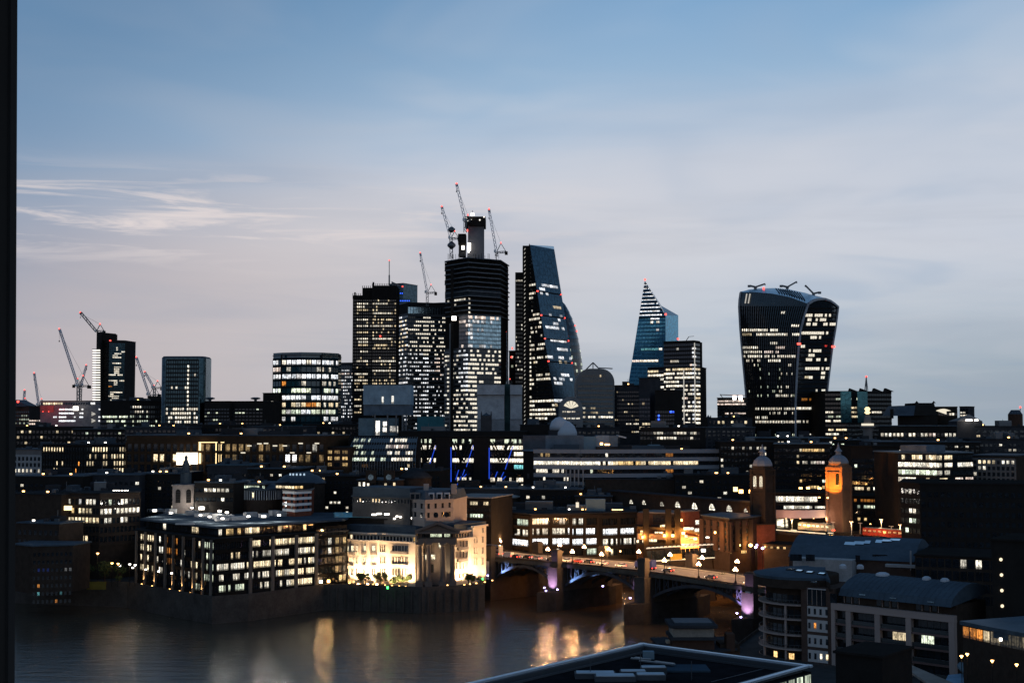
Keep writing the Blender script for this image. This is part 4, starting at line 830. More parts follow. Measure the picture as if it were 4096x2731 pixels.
r, pl, z1 = block('arched_glow_block', 'dark building with a bright segmental arch window on the right skyline', [(3740, 1030), (3828, 1025)], 1628, dep=30, wall=BLK, faces=[dict(rows=(1648, 1665, 1), nb=8, lit=[(3795, 3822, 1640, 1670, 'W', 1, .9)])])
cw, Yc = P(3775, 1656, 1024), 1024
mob('arch_window', [P(3743, 1642, 1023)] + [P(3743 + q * 6, 1642 - 7.5 * math.sin(math.pi * q / 10), 1023) for q in range(11)] + [P(3803, 1643, 1023), P(3786, 1644, 1023), P(3786, 1657, 1023), P(3757, 1656, 1023)], [tuple(range(15))[::-1]], lamp_mat('room_glow', (1, .9, .7), .9), r)
block('square_stub_tower', 'short square dark tower on the right skyline', [(3838, 1040), (3873, 1036)], 1627, dep=14, wall=CDRK, faces=[dict(rows=(1632, 1680, 4), nb=3, p0=.2)])
def pyramid():
    Y = 900; r = thing('pyramid_roof_hall', 'hall with a dimly lit low pyramid roof on the right skyline', 'building', (*XY(3878, Y), 8))
    a, b = XY(3828, Y), XY(3930, Y); MB().prism(back([a, b], 18), 8, zat(1684, Y)).build('wall', CDRK, r)
    q = back([a, b], 18); t = P(3876, 1656, Y + 9); MB().add([(*p, zat(1684, Y)) for p in q] + [t], [(0, 1, 4), (1, 2, 4), (2, 3, 4), (3, 0, 4)]).build('pyramid_roof', STONED, r)
    for u in (3870, 3882, 3905): piece('eaves_light', r, WHTL, P(u, 1680, Y - 1), (2.2, .6, 1))
    p = P(3876, 1684, Y - 5); light('roof_light', r, (p.x, Y - 5, p.z + .5), (1, .9, .75), 1500, size=1.5)
pyramid()
def roundt():
    Y = 1300; c = P(4062, 1700, Y); r = thing('round_tower', 'drum-shaped brick tower with a cage top at the far right edge', 'building', (c.x, Y, 8))
    R = (P(4090, 1700, Y).x - P(4034, 1700, Y).x) / 2
    MB().lathe((c.x, Y, 8), [(R, 0), (R, zat(1656, Y) - 8)], 16).build('drum', BRICK, r)
    MB().lathe((c.x, Y, zat(1656, Y)), [(R * .9, 0), (R * .55, 4)], 16).build('roof', LEAD, r)
    g = MB()
    for i in range(8):
        t = math.radians(i * 45); g.bar((c.x + R * math.cos(t), Y + R * math.sin(t), zat(1656, Y)), (c.x + R * .6 * math.cos(t), Y + R * .6 * math.sin(t), zat(1641, Y)), .4)
        t2 = t + math.radians(45); g.bar((c.x + R * .6 * math.cos(t), Y + R * .6 * math.sin(t), zat(1641, Y)), (c.x + R * .6 * math.cos(t2), Y + R * .6 * math.sin(t2), zat(1641, Y)), .4)
    g.build('cage', STEEL, r); a = P(4081, 1656, Y); b = P(4081, 1628, Y); MB().bar(a, b, .5).build('mast', STEEL, r); piece('warning_light', r, REDL, b, (2, 1, 2))
roundt()
r, pl, z1 = block('strip_window_block', 'low dark block with one long row of square lit windows at right', [(3520, 800), (3825, 790)], 1704, dep=30, wall=BLK, roof=ZINC,
      faces=[dict(rows=(1730, 1748, 1), nb=19, win=(.62, .8), lit=[(3526, 3826, 1700, 1760, 'W', 1.05, .78), (3720, 3765, 1700, 1760, 'P', .8, .8)])])
piece('lit_canopy', r, lamp_mat('room_glow', (1, .9, .7), .9), P(3645, 1756, 789), (9.5, .4, 1.6))
# ================================================================== middle distance
# --- far left, below the cranes
block('gable_hall', 'dim brick hall with sloping roof at the far left behind the grey site building', [(60, 1480), (119, 1470)], 1625, dep=30, wall=BRICK, faces=[dict(rows=(1640, 1700, 4), nb=7, win=(.6, .5), p0=.3, col='G', st=.5)])
r = bpy.data.objects['gable_hall']; a, b, c_ = P(58, 1626, 1472), P(64, 1598, 1472), P(119, 1626, 1472); e = EY * 30
MB().add([a, b, c_, a + e, b + e, c_ + e], [(0, 2, 1), (3, 4, 5), (0, 1, 4, 3), (1, 2, 5, 4)]).build('gable_roof', LEAD, r); piece('warning_light', r, REDL, P(72, 1606, 1466), (3, 1, 3))
block('dim_brick_stub', 'small dark block with two rows of pinkish windows left of the grey site building', [(117, 1460), (165, 1455)], 1630, dep=30, wall=DARK, faces=[dict(rows=(1676, 1702, 2), nb=5, win=(.85, .5), lit=[(100, 170, 1600, 1720, 'P', .9, .8)])])
def site():
    r, pl, z1 = block('grey_site_building', 'pale grey building with white oval lights and a red-lit left end', [(162, 1420), (402, 1405)], 1604, dep=40, wall=mat('grey_render', (.17, .17, .17), .8), roof=BLK)
    lit = L('A1', [(525, 592, 1205, 1220, 'C', 1.4), (600, 655, 1205, 1220, 'C', 1.4), (525, 592, 1234, 1250, 'C', 1.4), (600, 655, 1234, 1250, 'C', 1.4), (520, 595, 1264, 1282, 'C', 1.4), (475, 505, 1268, 1285, 'C', 1), (525, 592, 1293, 1310, 'C', 1.4), (600, 655, 1293, 1310, 'C', 1.2), (715, 740, 1204, 1306, 'C', 1.1, .8), (875, 910, 1202, 1310, 'C', 1.2, .8), (655, 670, 1260, 1310, 'C', 1)])
    facade(r, face(pl[0], pl[1], zat(1691, 1412), zat(1630, 1412)), 32, 4, (.92, .45), lit=lit, gl=mat('grey_render', (.17, .17, .17)), jit=.1)
    facade(r, face(pl[0], pl[1], zat(1622, 1412), zat(1606, 1412)), 24, 1, (.8, .6), lit=L('A1', [(395, 470, 1135, 1162, 'K', 1.1, .9), (480, 552, 1140, 1162, 'K', 1.2), (820, 865, 1130, 1160, 'C', .9)]))
    S = face((pl[0][0], pl[0][1] - .3), (pl[0][0] + (pl[1][0] - pl[0][0]) * .23, pl[1][1] + 11), zat(1648, 1415), zat(1622, 1415))
    mob('red_lit_hoarding', [S(0, 0), S(1, 0), S(1, 1), S(0, 1)], [(0, 1, 2, 3)], mat('hoarding', (.3, .12, .1), .7), r)
    for u in (172, 195): p = P(u, 1634, 1405); piece('red_floodlight', r, REDL, p + V((0, 0, -3)), (1, 1, 1)); light('red_light', r, p + V((0, -4, 0)), (1, .05, .04), 2500, size=1)
    for k in range(2):
        for q in range(2):
            a, b, c_ = P(366, 1648 + k * 27 + q * 8, 1404), P(381, 1655 + k * 27, 1404), P(366, 1662 + k * 27 - q * 8, 1404)
            MB().bar(a, b, .7).bar(b, c_, .7).build('chevron_brace', lamp_mat('faint_light', (.9, .85, .75), .55), r)  # zigzag bracing; its brightness is put in as emission
    piece('floodlight', r, WHTL, P(303, 1633, 1400), (5, 1, 4))
site()
block('green_lit_office', 'black office with three thin greenish window rows under the slim far tower', [(402, 1180), (520, 1172), (640, 1180)], 1604, dep=40, wall=BLK, plant=3,
      faces=[dict(rows=(1658, 1712, 3), nb=14, win=(.85, .5), lit=L('A1', [(910, 1150, 1262, 1288, 'G', 1.1, .95), (945, 1150, 1302, 1324, 'G', 1, .9), (1010, 1150, 1342, 1362, 'G', .9, .8)])),
             dict(rows=(1618, 1714, 5), nb=13, win=(.6, .5), lit=L('A1', [(1180, 1260, 1180, 1205, 'W', .9, .9), (1180, 1345, 1218, 1245, 'W', .9, .7), (1170, 1345, 1255, 1290, 'G', .8, .6), (1180, 1420, 1300, 1365, 'G', .8, .4)]))])
block('crane_base_block', 'black stump carrying the two cranes left of the round-cornered tower', [(590, 1470), (632, 1468)], 1586, dep=20, wall=BLK)
for u0, u1, vt, lab, q in ((818, 918, 1606, 'low dark roofs with a mushroom vent right of the round-cornered tower', 840), (925, 1052, 1606, 'low black block with a mushroom vent left of the teal block', 1022)):
    r, pl, z1 = block('low_roof_block', lab, [(u0, 1120), (u1, 1115)], vt, dep=40, wall=BLK, faces=[dict(rows=(1630, 1700, 5), nb=9, win=(.7, .4), p0=.14, col='G', st=.8)])
    p = P(q, 1606, 1122); MB().lathe((p.x, p.y, p.z), [(1.2, 0), (1.2, 1.6), (4, 2.2), (4, 3), (2, 3.6)], 12).build('mushroom_vent', LEAD, r)
block('slim_dark_annex', 'narrow dark annex touching the teal block on its left', [(1052, 1190), (1094, 1186)], 1573, dep=25, wall=BLK, faces=[dict(rows=(1600, 1692, 6), nb=4, win=(.7, .5), p0=.4, col='W', st=.9)])

# --- pale boxes in front of the towers
def boxy():
    Y = 850
    r = thing('blue_box_building', 'bluish box-topped building with two bright windows below, before the ribbed tower', 'building', (*XY(1540, Y), 8))
    def bx(nm, u0, u1, v0, v1, m, Yk=Y, d=22):
        a, b = P(u0, v0, Yk), P(u1, v1, Yk); x0, x1 = XY(u0, Yk)[0], XY(u1, Yk)[0]
        MB().box(((x0 + x1) / 2, Yk + d / 2, (a.z + b.z) / 2), (x1 - x0, d, a.z - b.z)).build(nm, m, r)
    bx('upper_box', 1452, 1644, 1540, 1618, mat('pale_blue_panel', (.19, .27, .32), .6)); bx('lower_box', 1454, 1642, 1618, 1660, mat('dull_blue_panel', (.09, .12, .15), .6), Y + 1)
    bx('base_box', 1434, 1590, 1672, 1742, mat('grey_teal_panel', (.11, .155, .175), .6), Y - 4); bx('core', 1500, 1600, 1655, 1800, BLK, Y + 4); bx('foot', 1434, 1640, 1741, 1990, BLK, Y - 2)
    for u in (1500, 1550, 1585, 1610, 1625): p = P(u, 1700, Y - 5); MB().box((p.x, p.y, (zat(1655, Y) + zat(1742, Y)) / 2), (.9, .9, zat(1655, Y) - zat(1742, Y))).build('column', STEEL, r)
    for x0, x1, y0, y1, q in ((215, 240, 1400, 1482, 1.3), (258, 283, 1405, 1432, 1.2), (258, 283, 1438, 1466, 1.2), (252, 262, 1262, 1302, .8), (308, 320, 1258, 1302, .9), (298, 330, 1430, 1465, .3), (330, 345, 1430, 1470, .5)):
        a, b = P(uz('A3', x0), vz('A3', y0), Y - 4.2 if y0 > 1390 else Y - .2), P(uz('A3', x1), vz('A3', y1), Y - 4.2 if y0 > 1390 else Y - .2); piece('window', r, LIT, (a + b) / 2, (b.x - a.x, .1, a.z - b.z), color=(1, .95, .85, q * 1.3))
    r = thing('teal_box_building', 'plain teal panelled box below the unfinished skyscraper', 'building', (*XY(1720, Y), 8))
    bx('box', 1669, 1773, 1665, 1990, TEAL, Y - 8)
    r = thing('pale_box_building', 'large pale grey windowless box left of the wedge tower base', 'building', (*XY(2000, 900), 8))
    for u0, u1 in ((1908, 2018), (2040, 2089)):
        bx('upper_panel', u0, u1, 1539, 1578, mat('box_panel', (.32, .33, .34), .6), 898); bx('main_panel', u0 + 1, u1 - 1, 1579, 1676, mat('box_panel', (.21, .225, .235)), 900); bx('lower_panel', u0, u1, 1678, 1990, mat('box_panel_low', (.22, .22, .225), .6), 897)
    bx('stair_core', 2019, 2039, 1535, 1990, mat('dark_teal_core', (.03, .06, .06), .6), 903)
boxy()
def spire(name, label, u, v0, v1, v2, Y, w, m=None):
    """small church tower: square stage, spire"""
    p = P(u, v0, Y); r = thing(name, label, 'church', (p.x, Y, 6)); m = m or STONED
    MB().box((p.x, Y, (6 + zat(v1, Y)) / 2), (w, w, zat(v1, Y) - 6)).build('tower', m, r)
    z = zat(v1, Y); t = P(u, v2, Y)
    MB().lathe((p.x, Y, z), [(w * .4, 0), (w * .34, (t.z - z) * .3), (w * .16, (t.z - z) * .55), (.15, t.z - z)], 8).build('spire', LEAD, r)
    for s in (-1, 1):
        for q in (-1, 1): MB().lathe((p.x + s * w * .45, Y + q * w * .45, z), [(.5, 0), (.05, 3)], 6).build('pinnacle', m, r)
    return r, p
spire('church_spire', 'tiny pointed church spire on the skyline right of the floor-lit tower', 2833, 1690, 1672, 1658, 1300, 5, BLK)
spire('pinnacled_church_tower', 'dark pinnacled church tower before the pale windowless box', 1945, 1700, 1662, 1650, 880, 7, mat('soot_stone', (.06, .055, .055), .9))

# --- rows of roofs further out (nobody can tell them apart)
def distant():
    g = MB()
    for i in range(420):
        Y = random.uniform(1500, 5200); u = random.uniform(-300, 4400); h = random.uniform(14, 34) + (Y - 1500) * .006
        x = XY(u, Y)[0]; g.box((x, Y, 8 + h / 2), (random.uniform(25, 90), random.uniform(20, 60), h), V((1, random.uniform(-.4, .4), 0)))
    o = g.build('distant_rooftops', mat('distant_roof', (.05, .055, .065), .9)); o['kind'] = 'stuff'; o['label'] = 'mass of dark far-off rooftops along the horizon'
    return o
distant()

# --- warm-lit long office on the left and its neighbours
block('pale_grid_house', 'pale gridded stone house front at the far left edge, half in shade', [(40, 745), (166, 738)], 1797, dep=30, wall=STONED, roof=LEAD, faces=[dict(rows=(1822, 1895, 3), nb=8, win=(.55, .62), sep=True, pier=mat('front_stone', (.27, .265, .26), .8), band=mat('front_stone', (.27, .265, .26)), bd=.3, lit=[(60, 160, 1872, 1900, 'W', .9, .7)])], plant=2)
block('narrow_window_office', 'dark office with a bright top floor and tall narrow lit windows, far left', [(172, 715), (345, 700), (508, 706)], 1778, dep=30, wall=mat('black_brick', (.02, .017, .015), .9), plant=2,
      faces=[dict(rows=(1784, 1895, 4), nb=16, win=(.5, .62), pier=BLK, sep=True, lit=L('B1', [(495, 745, 240, 292, 'K', 1.3, .9), (600, 725, 395, 430, 'K', 1, .5), (600, 680, 468, 505, 'K', 1, .8), (885, 925, 400, 452, 'O', 1), (865, 895, 510, 540, 'O', 1)])),
             dict(rows=(1784, 1895, 4), nb=15, win=(.45, .68), pier=BLK, sep=True, lit=L('B1', [(985, 1130, 300, 455, 'K', 1, .75), (1130, 1290, 310, 450, 'K', .9, .75), (1285, 1430, 300, 540, 'K', 1.2, .9), (1050, 1230, 240, 290, 'K', 1.3, .95), (1370, 1450, 235, 275, 'K', 1.3, .8)]))])
def warm():
    br = mat('bronze_frame', (.05, .03, .018), .6)
    r, pl, z1 = block('long_bronze_office', 'long low office with bronze bays, gold-lit frames and glowing white panels', [(507, 700), (1300, 684)], 1742, dep=45, wall=br, roof=LEAD, plant=5)
    lit = L('B2', [(160, 240, 345, 490, 'K', 2.2), (250, 335, 345, 490, 'K', 2.2), (340, 430, 345, 490, 'K', 2.2), (1525, 1775, 330, 442, 'C', 2.2), (0, 50, 360, 440, 'K', .8), (985, 1520, 225, 300, 'Y', .22, .6), (1040, 2000, 225, 300, 'Y', .1, .3), (990, 2020, 345, 420, 'Y', .18, .6), (990, 1300, 460, 510, 'Y', .22, .7), (450, 640, 250, 320, 'Y', .25, .9), (740, 910, 250, 320, 'Y', .25, .9), (460, 640, 345, 480, 'Y', .12, .7), (740, 910, 345, 480, 'Y', .12, .7), (1900, 1960, 230, 300, 'W', .4, .6)])
    lit += L('B1', [(1750, 1900, 330, 400, 'K', 1.1, .9)])
    facade(r, face(pl[0], pl[1], zat(1894, 692), zat(1770, 692)), 30, 3, (.66, .72), lit=lit, band=br, bd=.35, pier=br, pd=.5, sep=True, jit=.15)
    glow = lamp_mat('gold_glow', (1, .72, .34), 2.2)  # amber uplighting on the frames, put in as emission
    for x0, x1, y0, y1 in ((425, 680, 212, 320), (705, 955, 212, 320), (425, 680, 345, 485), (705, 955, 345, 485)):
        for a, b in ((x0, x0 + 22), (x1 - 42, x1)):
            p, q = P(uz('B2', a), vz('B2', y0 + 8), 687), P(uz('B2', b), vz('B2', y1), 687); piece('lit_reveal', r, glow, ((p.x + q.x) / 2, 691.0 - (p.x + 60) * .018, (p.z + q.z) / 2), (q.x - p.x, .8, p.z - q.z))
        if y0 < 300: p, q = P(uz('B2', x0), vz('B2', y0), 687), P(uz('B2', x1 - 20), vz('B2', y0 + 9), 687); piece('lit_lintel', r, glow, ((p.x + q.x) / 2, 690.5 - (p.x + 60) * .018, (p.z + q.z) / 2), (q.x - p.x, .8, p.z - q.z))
    pan = lamp_mat('glowing_panel', (1, .86, .66), 2.6)
    for x0, x1, y0, y1 in ((162, 243, 345, 500), (255, 334, 345, 500), (344, 426, 345, 490), (1525, 1602, 326, 440), (1610, 1684, 326, 440), (1692, 1775, 326, 440)):
        p, q = P(uz('B2', x0), vz('B2', y0), 688), P(uz('B2', x1), vz('B2', y1), 688); piece('glowing_panel', r, pan, ((p.x + q.x) / 2, 691.6 - ((p.x + q.x) / 2 + 196) * .0161 - .6, (p.z + q.z) / 2), (q.x - p.x, .3, p.z - q.z))
    for k in range(10):
        p = P(uz('B2', 1000 + k * 105 + random.uniform(-20, 20)), vz('B2', random.choice([228, 232, 258, 345])), 684); piece('ceiling_light', r, lamp_mat('room_glow', (1, .9, .7), .9), p, (2.2, .4, .6))
    block('amber_grid_office', 'small office front with a three by three grid of amber rooms', [(1302, 690), (1396, 686)], 1790, dep=30, wall=br, roof=ROOF, faces=[dict(rows=(1796, 1870, 3), nb=3, win=(.7, .6), pier=BRICK, band=BRICK, sep=True, lit=[(1300, 1400, 1790, 1875, 'Y', .55, .9)], jit=.5)])
warm()
def walbrook():
    Y = 690; r = thing('curved_glass_office', 'office with a leaning ribbed glass front and greenish lit floors', 'building', (*XY(1520, Y), 6))
    p0_, p1_ = XY(1380, Y), XY(1662, Y)
    z0, z1 = zat(1900, Y), zat(1750, Y)
    def S(s, t):
        q = max(0, t - .35) / .65; return V((p0_[0] + (p1_[0] - p0_[0]) * (s + (1 - s) * .10 * q), Y + 14 * q * q, z0 + (z1 - z0) * t))
    MB().grid(S, 12, 10).build('glass_front', GLS, r)
    MB().prism(back([(p0_[0], Y + 14.2), (p1_[0], Y + 14.2)], 30), 6, z1 - .1).build('body', BLK, r); MB().prism(back([p0_, p1_], 12), 6, z0).build('base', BLK, r)
    lit = L('B3', [(100, 400, 150, 200, 'G', .6, .55), (570, 830, 165, 225, 'W', 1.1, .8), (180, 330, 235, 295, 'G', .7, .6), (600, 830, 245, 285, 'P', .6, .7), (180, 420, 300, 365, 'G', .7, .5), (590, 730, 315, 375, 'W', 1.1, .9), (790, 880, 315, 360, 'W', 1.1, .9), (120, 330, 385, 450, 'G', .85, .8), (330, 570, 385, 450, 'G', .9, .8), (590, 900, 395, 460, 'W', 1.2, .97), (770, 850, 480, 530, 'K', .5, .6)])
    facade(r, S, 26, 6, (.86, .6), lit=lit, pier=STEEL, pd=.3, pw=.3, segs=8, band=BLK, bd=.2)
walbrook()
def cannon():
    Y = 770
    r, pl, z1 = block('braced_station_office', 'black glass office with bright floors, crossing braces and thin blue light lines', [(1660, 772), (2094, 762)], 1746, dep=50, wall=BLK, roof=BLK)
    lit = []
    for x0, x1 in ((935, 1160), (1340, 1600), (1790, 2070), (2080, 2180)):
        lit += [(x0, x1, 170, 235, 'G', .85, .5), (x0, x1, 345, 415, 'W', 1.35, .95 if x0 > 1000 else .6), (x0, x1, 270, 330, 'W', 1.2, .95 if x0 > 1700 else .4), (x0, x1, 600, 650, 'W', .8, .35), (x0, x1, 670, 745, 'W', .7, .25)]
    lit += [(2080, 2180, 270, 430, 'W', 1.3), (2080, 2180, 455, 500, 'T', .9), (2040, 2180, 620, 745, 'W', 1.1, .7)]
    facade(r, face(pl[0], pl[1], zat(1956, 767), zat(1752, 767)), 46, 8, (.9, .7), lit=L('B3', lit), band=BLK, bd=.3, jit=.2)
    for x0, x1 in ((1160, 1335), (1600, 1785), (908, 930)):
        a, b = P(uz('B3', x0), 1800, 764), P(uz('B3', x1), 1800, 764); MB().box(((a.x + b.x) / 2, 766, (6 + zat(1750, 766)) / 2), (b.x - a.x, 5, zat(1750, 766) - 6)).build('black_pylon', BLK, r)
    def br(x0, y0, x1, y1, m, t, nm, Yk=763.2): MB().bar(P(uz('B3', x0), vz('B3', y0), Yk), P(uz('B3', x1), vz('B3', y1), Yk), t).build(nm, m, r)
    for o, w in ((930, 230), (1340, 260), (1790, 280)):
        for q in (0, .14):
            br(o + 10 + w * q * .9, 190, o + w * (.42 + q), 430, BLK, .8, 'brace'); br(o + w * (.98 - q), 190, o + w * (.58 - q), 430, BLK, .8, 'brace')
    for a in ((1155, 240, 1085, 460), (1065, 505, 1048, 540), (1000, 500, 985, 525), (1597, 235, 1515, 490), (1495, 520, 1470, 590), (1515, 575, 1480, 610), (1455, 600, 1408, 700), (1425, 525, 1390, 640), (1548, 662, 1520, 772), (2060, 250, 1972, 520), (1955, 550, 1925, 615), (1978, 600, 1940, 640), (1880, 545, 1855, 610)):
        br(*a, BRAC, .42, 'blue_light_line', 762.6)
    for x, y0, y1 in ((912, 230, 540), (1335, 260, 665), (1784, 265, 630)): br(x, y0, x, y1, BRAC, .5, 'blue_light_line', 762.6)
cannon()
def banded():
    gs = mat('band_stone', (.20, .22, .245), .7, 0, .12)
    r, pl, z1 = block('banded_grey_office', 'long office with pale grey horizontal bands and one bright floor', [(2092, 735), (2135, 723), (2320, 717), (2900, 729)], 1803, dep=40, wall=BLK, roof=mat('pale_roof', (.10, .13, .16), .6, 0, .4), plant=7)
    lit = L('B4', [(230, 700, 505, 550, 'W', 1.3, .9), (705, 930, 522, 560, 'W', 1.35, 1), (935, 1090, 535, 560, 'W', 1, .6), (1050, 1090, 530, 560, 'K', 1.3), (1090, 1330, 528, 562, 'Y', .95, .85), (1350, 1570, 522, 562, 'K', 1, .8), (1575, 1960, 528, 566, 'K', 1.2, .85), (235, 365, 580, 620, 'W', 1.2), (270, 380, 425, 460, 'Y', .35, .9), (400, 540, 585, 620, 'W', .7, .3), (235, 330, 740, 775, 'W', 1.1, .8), (310, 350, 660, 700, 'W', 1), (350, 480, 750, 780, 'W', .5, .5), (545, 590, 680, 710, 'W', 1), (820, 850, 615, 635, 'G', 1.2), (970, 985, 440, 460, 'W', 1.4), (235, 560, 740, 780, 'W', .6, .3), (1600, 1680, 605, 640, 'O', .3, .9), (1600, 1680, 440, 470, 'O', .2, .9)])
    v0 = 1806
    for k, nb in ((1, 20), (2, 58)):
        n = 5 if k == 2 else 6; ym = (pl[k][1] + pl[k + 1][1]) / 2
        facade(r, face(pl[k], pl[k + 1], zat(v0 + n * 31.6, ym), zat(v0 - 2, ym)), nb, n, (.92, .5), lit=lit, band=gs, bd=.6, vo=0, jit=.2)
    A, B = pl[0], pl[1]; facade(r, face(A, B, zat(2000, 729), zat(1806, 729)), 1, 1, (.2, .1), gl=mat('end_wall', (.05, .045, .045)))
    for x0, x1, y0, y1, m in ((110, 345, 238, 392, mat('penthouse_grey', (.065, .07, .08), .7)), (345, 745, 238, 372, mat('penthouse_blue', (.10, .125, .15), .6)), (745, 875, 250, 372, PBLUE), (872, 1010, 238, 370, mat('penthouse_pale', (.15, .19, .235), .6)), (1010, 1100, 240, 385, mat('penthouse_blue', (.1, .125, .15))), (1430, 1545, 335, 392, PBLUE)):
        a, b = P(uz('B4', x0), vz('B4', y0), 745), P(uz('B4', x1), vz('B4', y1), 745); MB().box(((a.x + b.x) / 2, 750, (a.z + z1) / 2), (b.x - a.x, 10, a.z - z1)).build('penthouse', m, r)
    a, b = P(uz('B4', 1095), vz('B4', 240), 745), P(uz('B4', 1190), vz('B4', 262), 745); MB().bar(a + EY * 4, b + EY * 4, 6, .8).build('canopy', PALE, r)
    piece('terrace_light', r, WRML, P(uz('B4', 930), vz('B4', 325), 735), (1.4, .6, 1.2)); piece('terrace_light', r, WRML, P(uz('B4', 990), vz('B4', 333), 735), (2.6, .6, .8))
    p = P(uz('B4', 960), vz('B4', 340), 733); light('terrace_lamp', r, p + V((0, -1, 1)), (1, .7, .45), 700, size=.5)
    g = mat('grid_frame', (.27, .25, .235), .8)
    for x in (562, 605, 648, 690, 738):
        a = P(uz('B4', x), vz('B4', 590), 716); MB().box((a.x, 716.3, (zat(1877, 716) + zat(1988, 716)) / 2), (.7, .9, zat(1877, 716) - zat(1988, 716))).build('frame_post', g, r)
    # dish-like vents on the roof
    for x, y, s in ((490, 110, 5.5), (545, 165, 7)):
        p = P(uz('B4', x), vz('B4', y), 775); MB().lathe((p.x, p.y, p.z - s * .7), [(s, 0), (s, s * .4), (s * .8, s * .9), (s * .4, s * 1.25), (.1, s * 1.35)], 16).build('cooling_cowl', PALE, r, smooth=True)
        MB().box((p.x, p.y, (p.z - s * .7 + z1) / 2), (s * 2.2, s * 2, p.z - s * .7 - z1)).build('cowl_base', CDRK, r)
banded()

# --- infill rows: (u0, u1, vtop, Y, kind, label)
def infill(rows):
    for (u0, u1, vt, Y, m, rf, p0, col, lab, nb, rws) in rows:
        f = [dict(rows=(rws[0], rws[0] + (rws[1] - rws[0]) * 2, rws[2] * 2), nb=nb, win=(.6, .5), p0=p0 + .07, col=col, st=.75, sep=False)] if nb else []
        block('city_building', lab, [(u0, Y), (u1, Y - (u1 - u0) * .01)], vt, zb=6 if Y < 700 else 8, dep=random.uniform(22, 38), wall=m, roof=rf, faces=f, plant=random.choice([1, 2, 2, 3]), group='infill buildings in the dark city')
infill([
    (50, 300, 1708, 1000, BLK, ROOF, .06, 'K', 'low black roofs below the grey site building at far left', 16, (1716, 1760, 2)),
    (290, 520, 1716, 960, BLK, LEAD, .10, 'G', 'low dark block with a green window strip left of the round-cornered tower', 14, (1724, 1760, 2)),
    (500, 760, 1708, 930, CDRK, LEAD, .05, 'P', 'dim roofs with a pinkish wall below the round-cornered tower', 14, (1716, 1750, 2)),
    (740, 1010, 1700, 960, BLK, ROOF, .08, 'W', 'black roofs with small street lights right of the round-cornered tower', 18, (1708, 1750, 2)),
    (990, 1230, 1706, 940, CDRK, LEAD, .04, 'G', 'dull teal-grey roofs below the teal block', 12, (1712, 1750, 2)),
    (1210, 1440, 1698, 980, BLK, ROOF, .15, 'K', 'dark roofs with a bright strip below the ribbed dark tower', 16, (1704, 1740, 2)),
    (1600, 2100, 1726, 800, BLK, ROOF, .0, 'W', 'long black roof below the unfinished skyscraper', 0, None),
    (2080, 2300, 1700, 820, BLK, ROOF, .0, 'W', 'black plant roof below the wedge tower', 0, None),
    (2290, 2480, 1712, 800, CDRK, ROOF, .05, 'K', 'dark roof below the arch-topped building', 10, (1720, 1760, 2)),
    (2790, 3020, 1710, 820, CDRK, LEAD, .06, 'K', 'dim stone roofs below the flared office', 12, (1718, 1764, 3)),
    (2880, 3110, 1768, 720, BLK, ROOF, .12, 'W', 'black block with few small windows left of the domed station towers', 16, (1780, 1900, 5)),
    (3010, 3330, 1752, 760, BLK, ZINC, .06, 'W', 'flat blue-edged roof below the curved bulging tower', 20, (1760, 1800, 2)),
    (3320, 3520, 1760, 780, BLK, LEAD, .08, 'G', 'dark roof below the teal-striped block', 10, (1770, 1800, 2)),
    (3500, 3920, 1768, 700, BLK, LEAD, .03, 'W', 'long dark roof below the row of square windows at right', 20, (1778, 1810, 2)),
    (3900, 4200, 1706, 900, CDRK, ROOF, .02, 'K', 'dark skyline block at the far right edge', 12, (1716, 1790, 4)),
    (3880, 4180, 1758, 700, CDRK, ROOF, .10, 'W', 'dark block with scattered small lights at the far right', 16, (1770, 1830, 3)),
    (60, 330, 1905, 640, BLK, LEAD, .05, 'W', 'dark roofs with a bluish sheen below the narrow-window office', 14, (1930, 1975, 2)),
    (300, 560, 1900, 650, CDRK, LEAD, .03, 'W', 'grey-blue roofs left of the church tower', 12, (1920, 1970, 2)),
    (540, 720, 1895, 655, BLK, LEAD, .04, 'W', 'black roofs just left of the church tower', 10, (1915, 1990, 3)),
    (830, 1010, 1862, 650, CDRK, mat('blue_slate', (.05, .075, .09), .6), .02, 'C', 'blue slate roofed house right of the church spire', 8, (1890, 1930, 2)),
    (990, 1200, 1875, 645, BLK, LEAD, .10, 'W', 'dark block in front of the long bronze office', 12, (1890, 1930, 2)),
    (1180, 1320, 1892, 640, CDRK, LEAD, .1, 'K', 'dark roofed house left of the amber grid office', 8, (1905, 1960, 3)),
    (1300, 1430, 1905, 630, BLK, ROOF, .06, 'W', 'black house with a white chimney-like dormer below the amber grid office', 8, (1920, 2000, 4)),
    (1570, 1760, 1885, 640, BLK, ROOF, .05, 'W', 'rounded dark roof before the braced station office', 12, (1900, 1960, 3)),
    (1740, 2120, 1955, 700, CDRK, LEAD, .0, 'W', 'wide grey flat roof below the braced station office', 0, None),
    (2080, 2330, 1958, 690, BLK, LEAD, .03, 'W', 'flat dark roof below the left end of the banded office', 12, (1975, 2030, 2)),
    (2300, 2450, 1985, 685, BDRK, LEAD, .02, 'W', 'sooty brick roof left of the arched window wall', 10, (1998, 2040, 2)),
    (2340, 2760, 1918, 715, BDRK, ROOF, .0, 'W', 'dark brick mass below the banded grey office', 0, None),
    (2700, 3030, 1900, 700, BLK, ROOF, .05, 'W', 'black block under the right end of the banded office', 14, (1915, 1960, 2)),
])
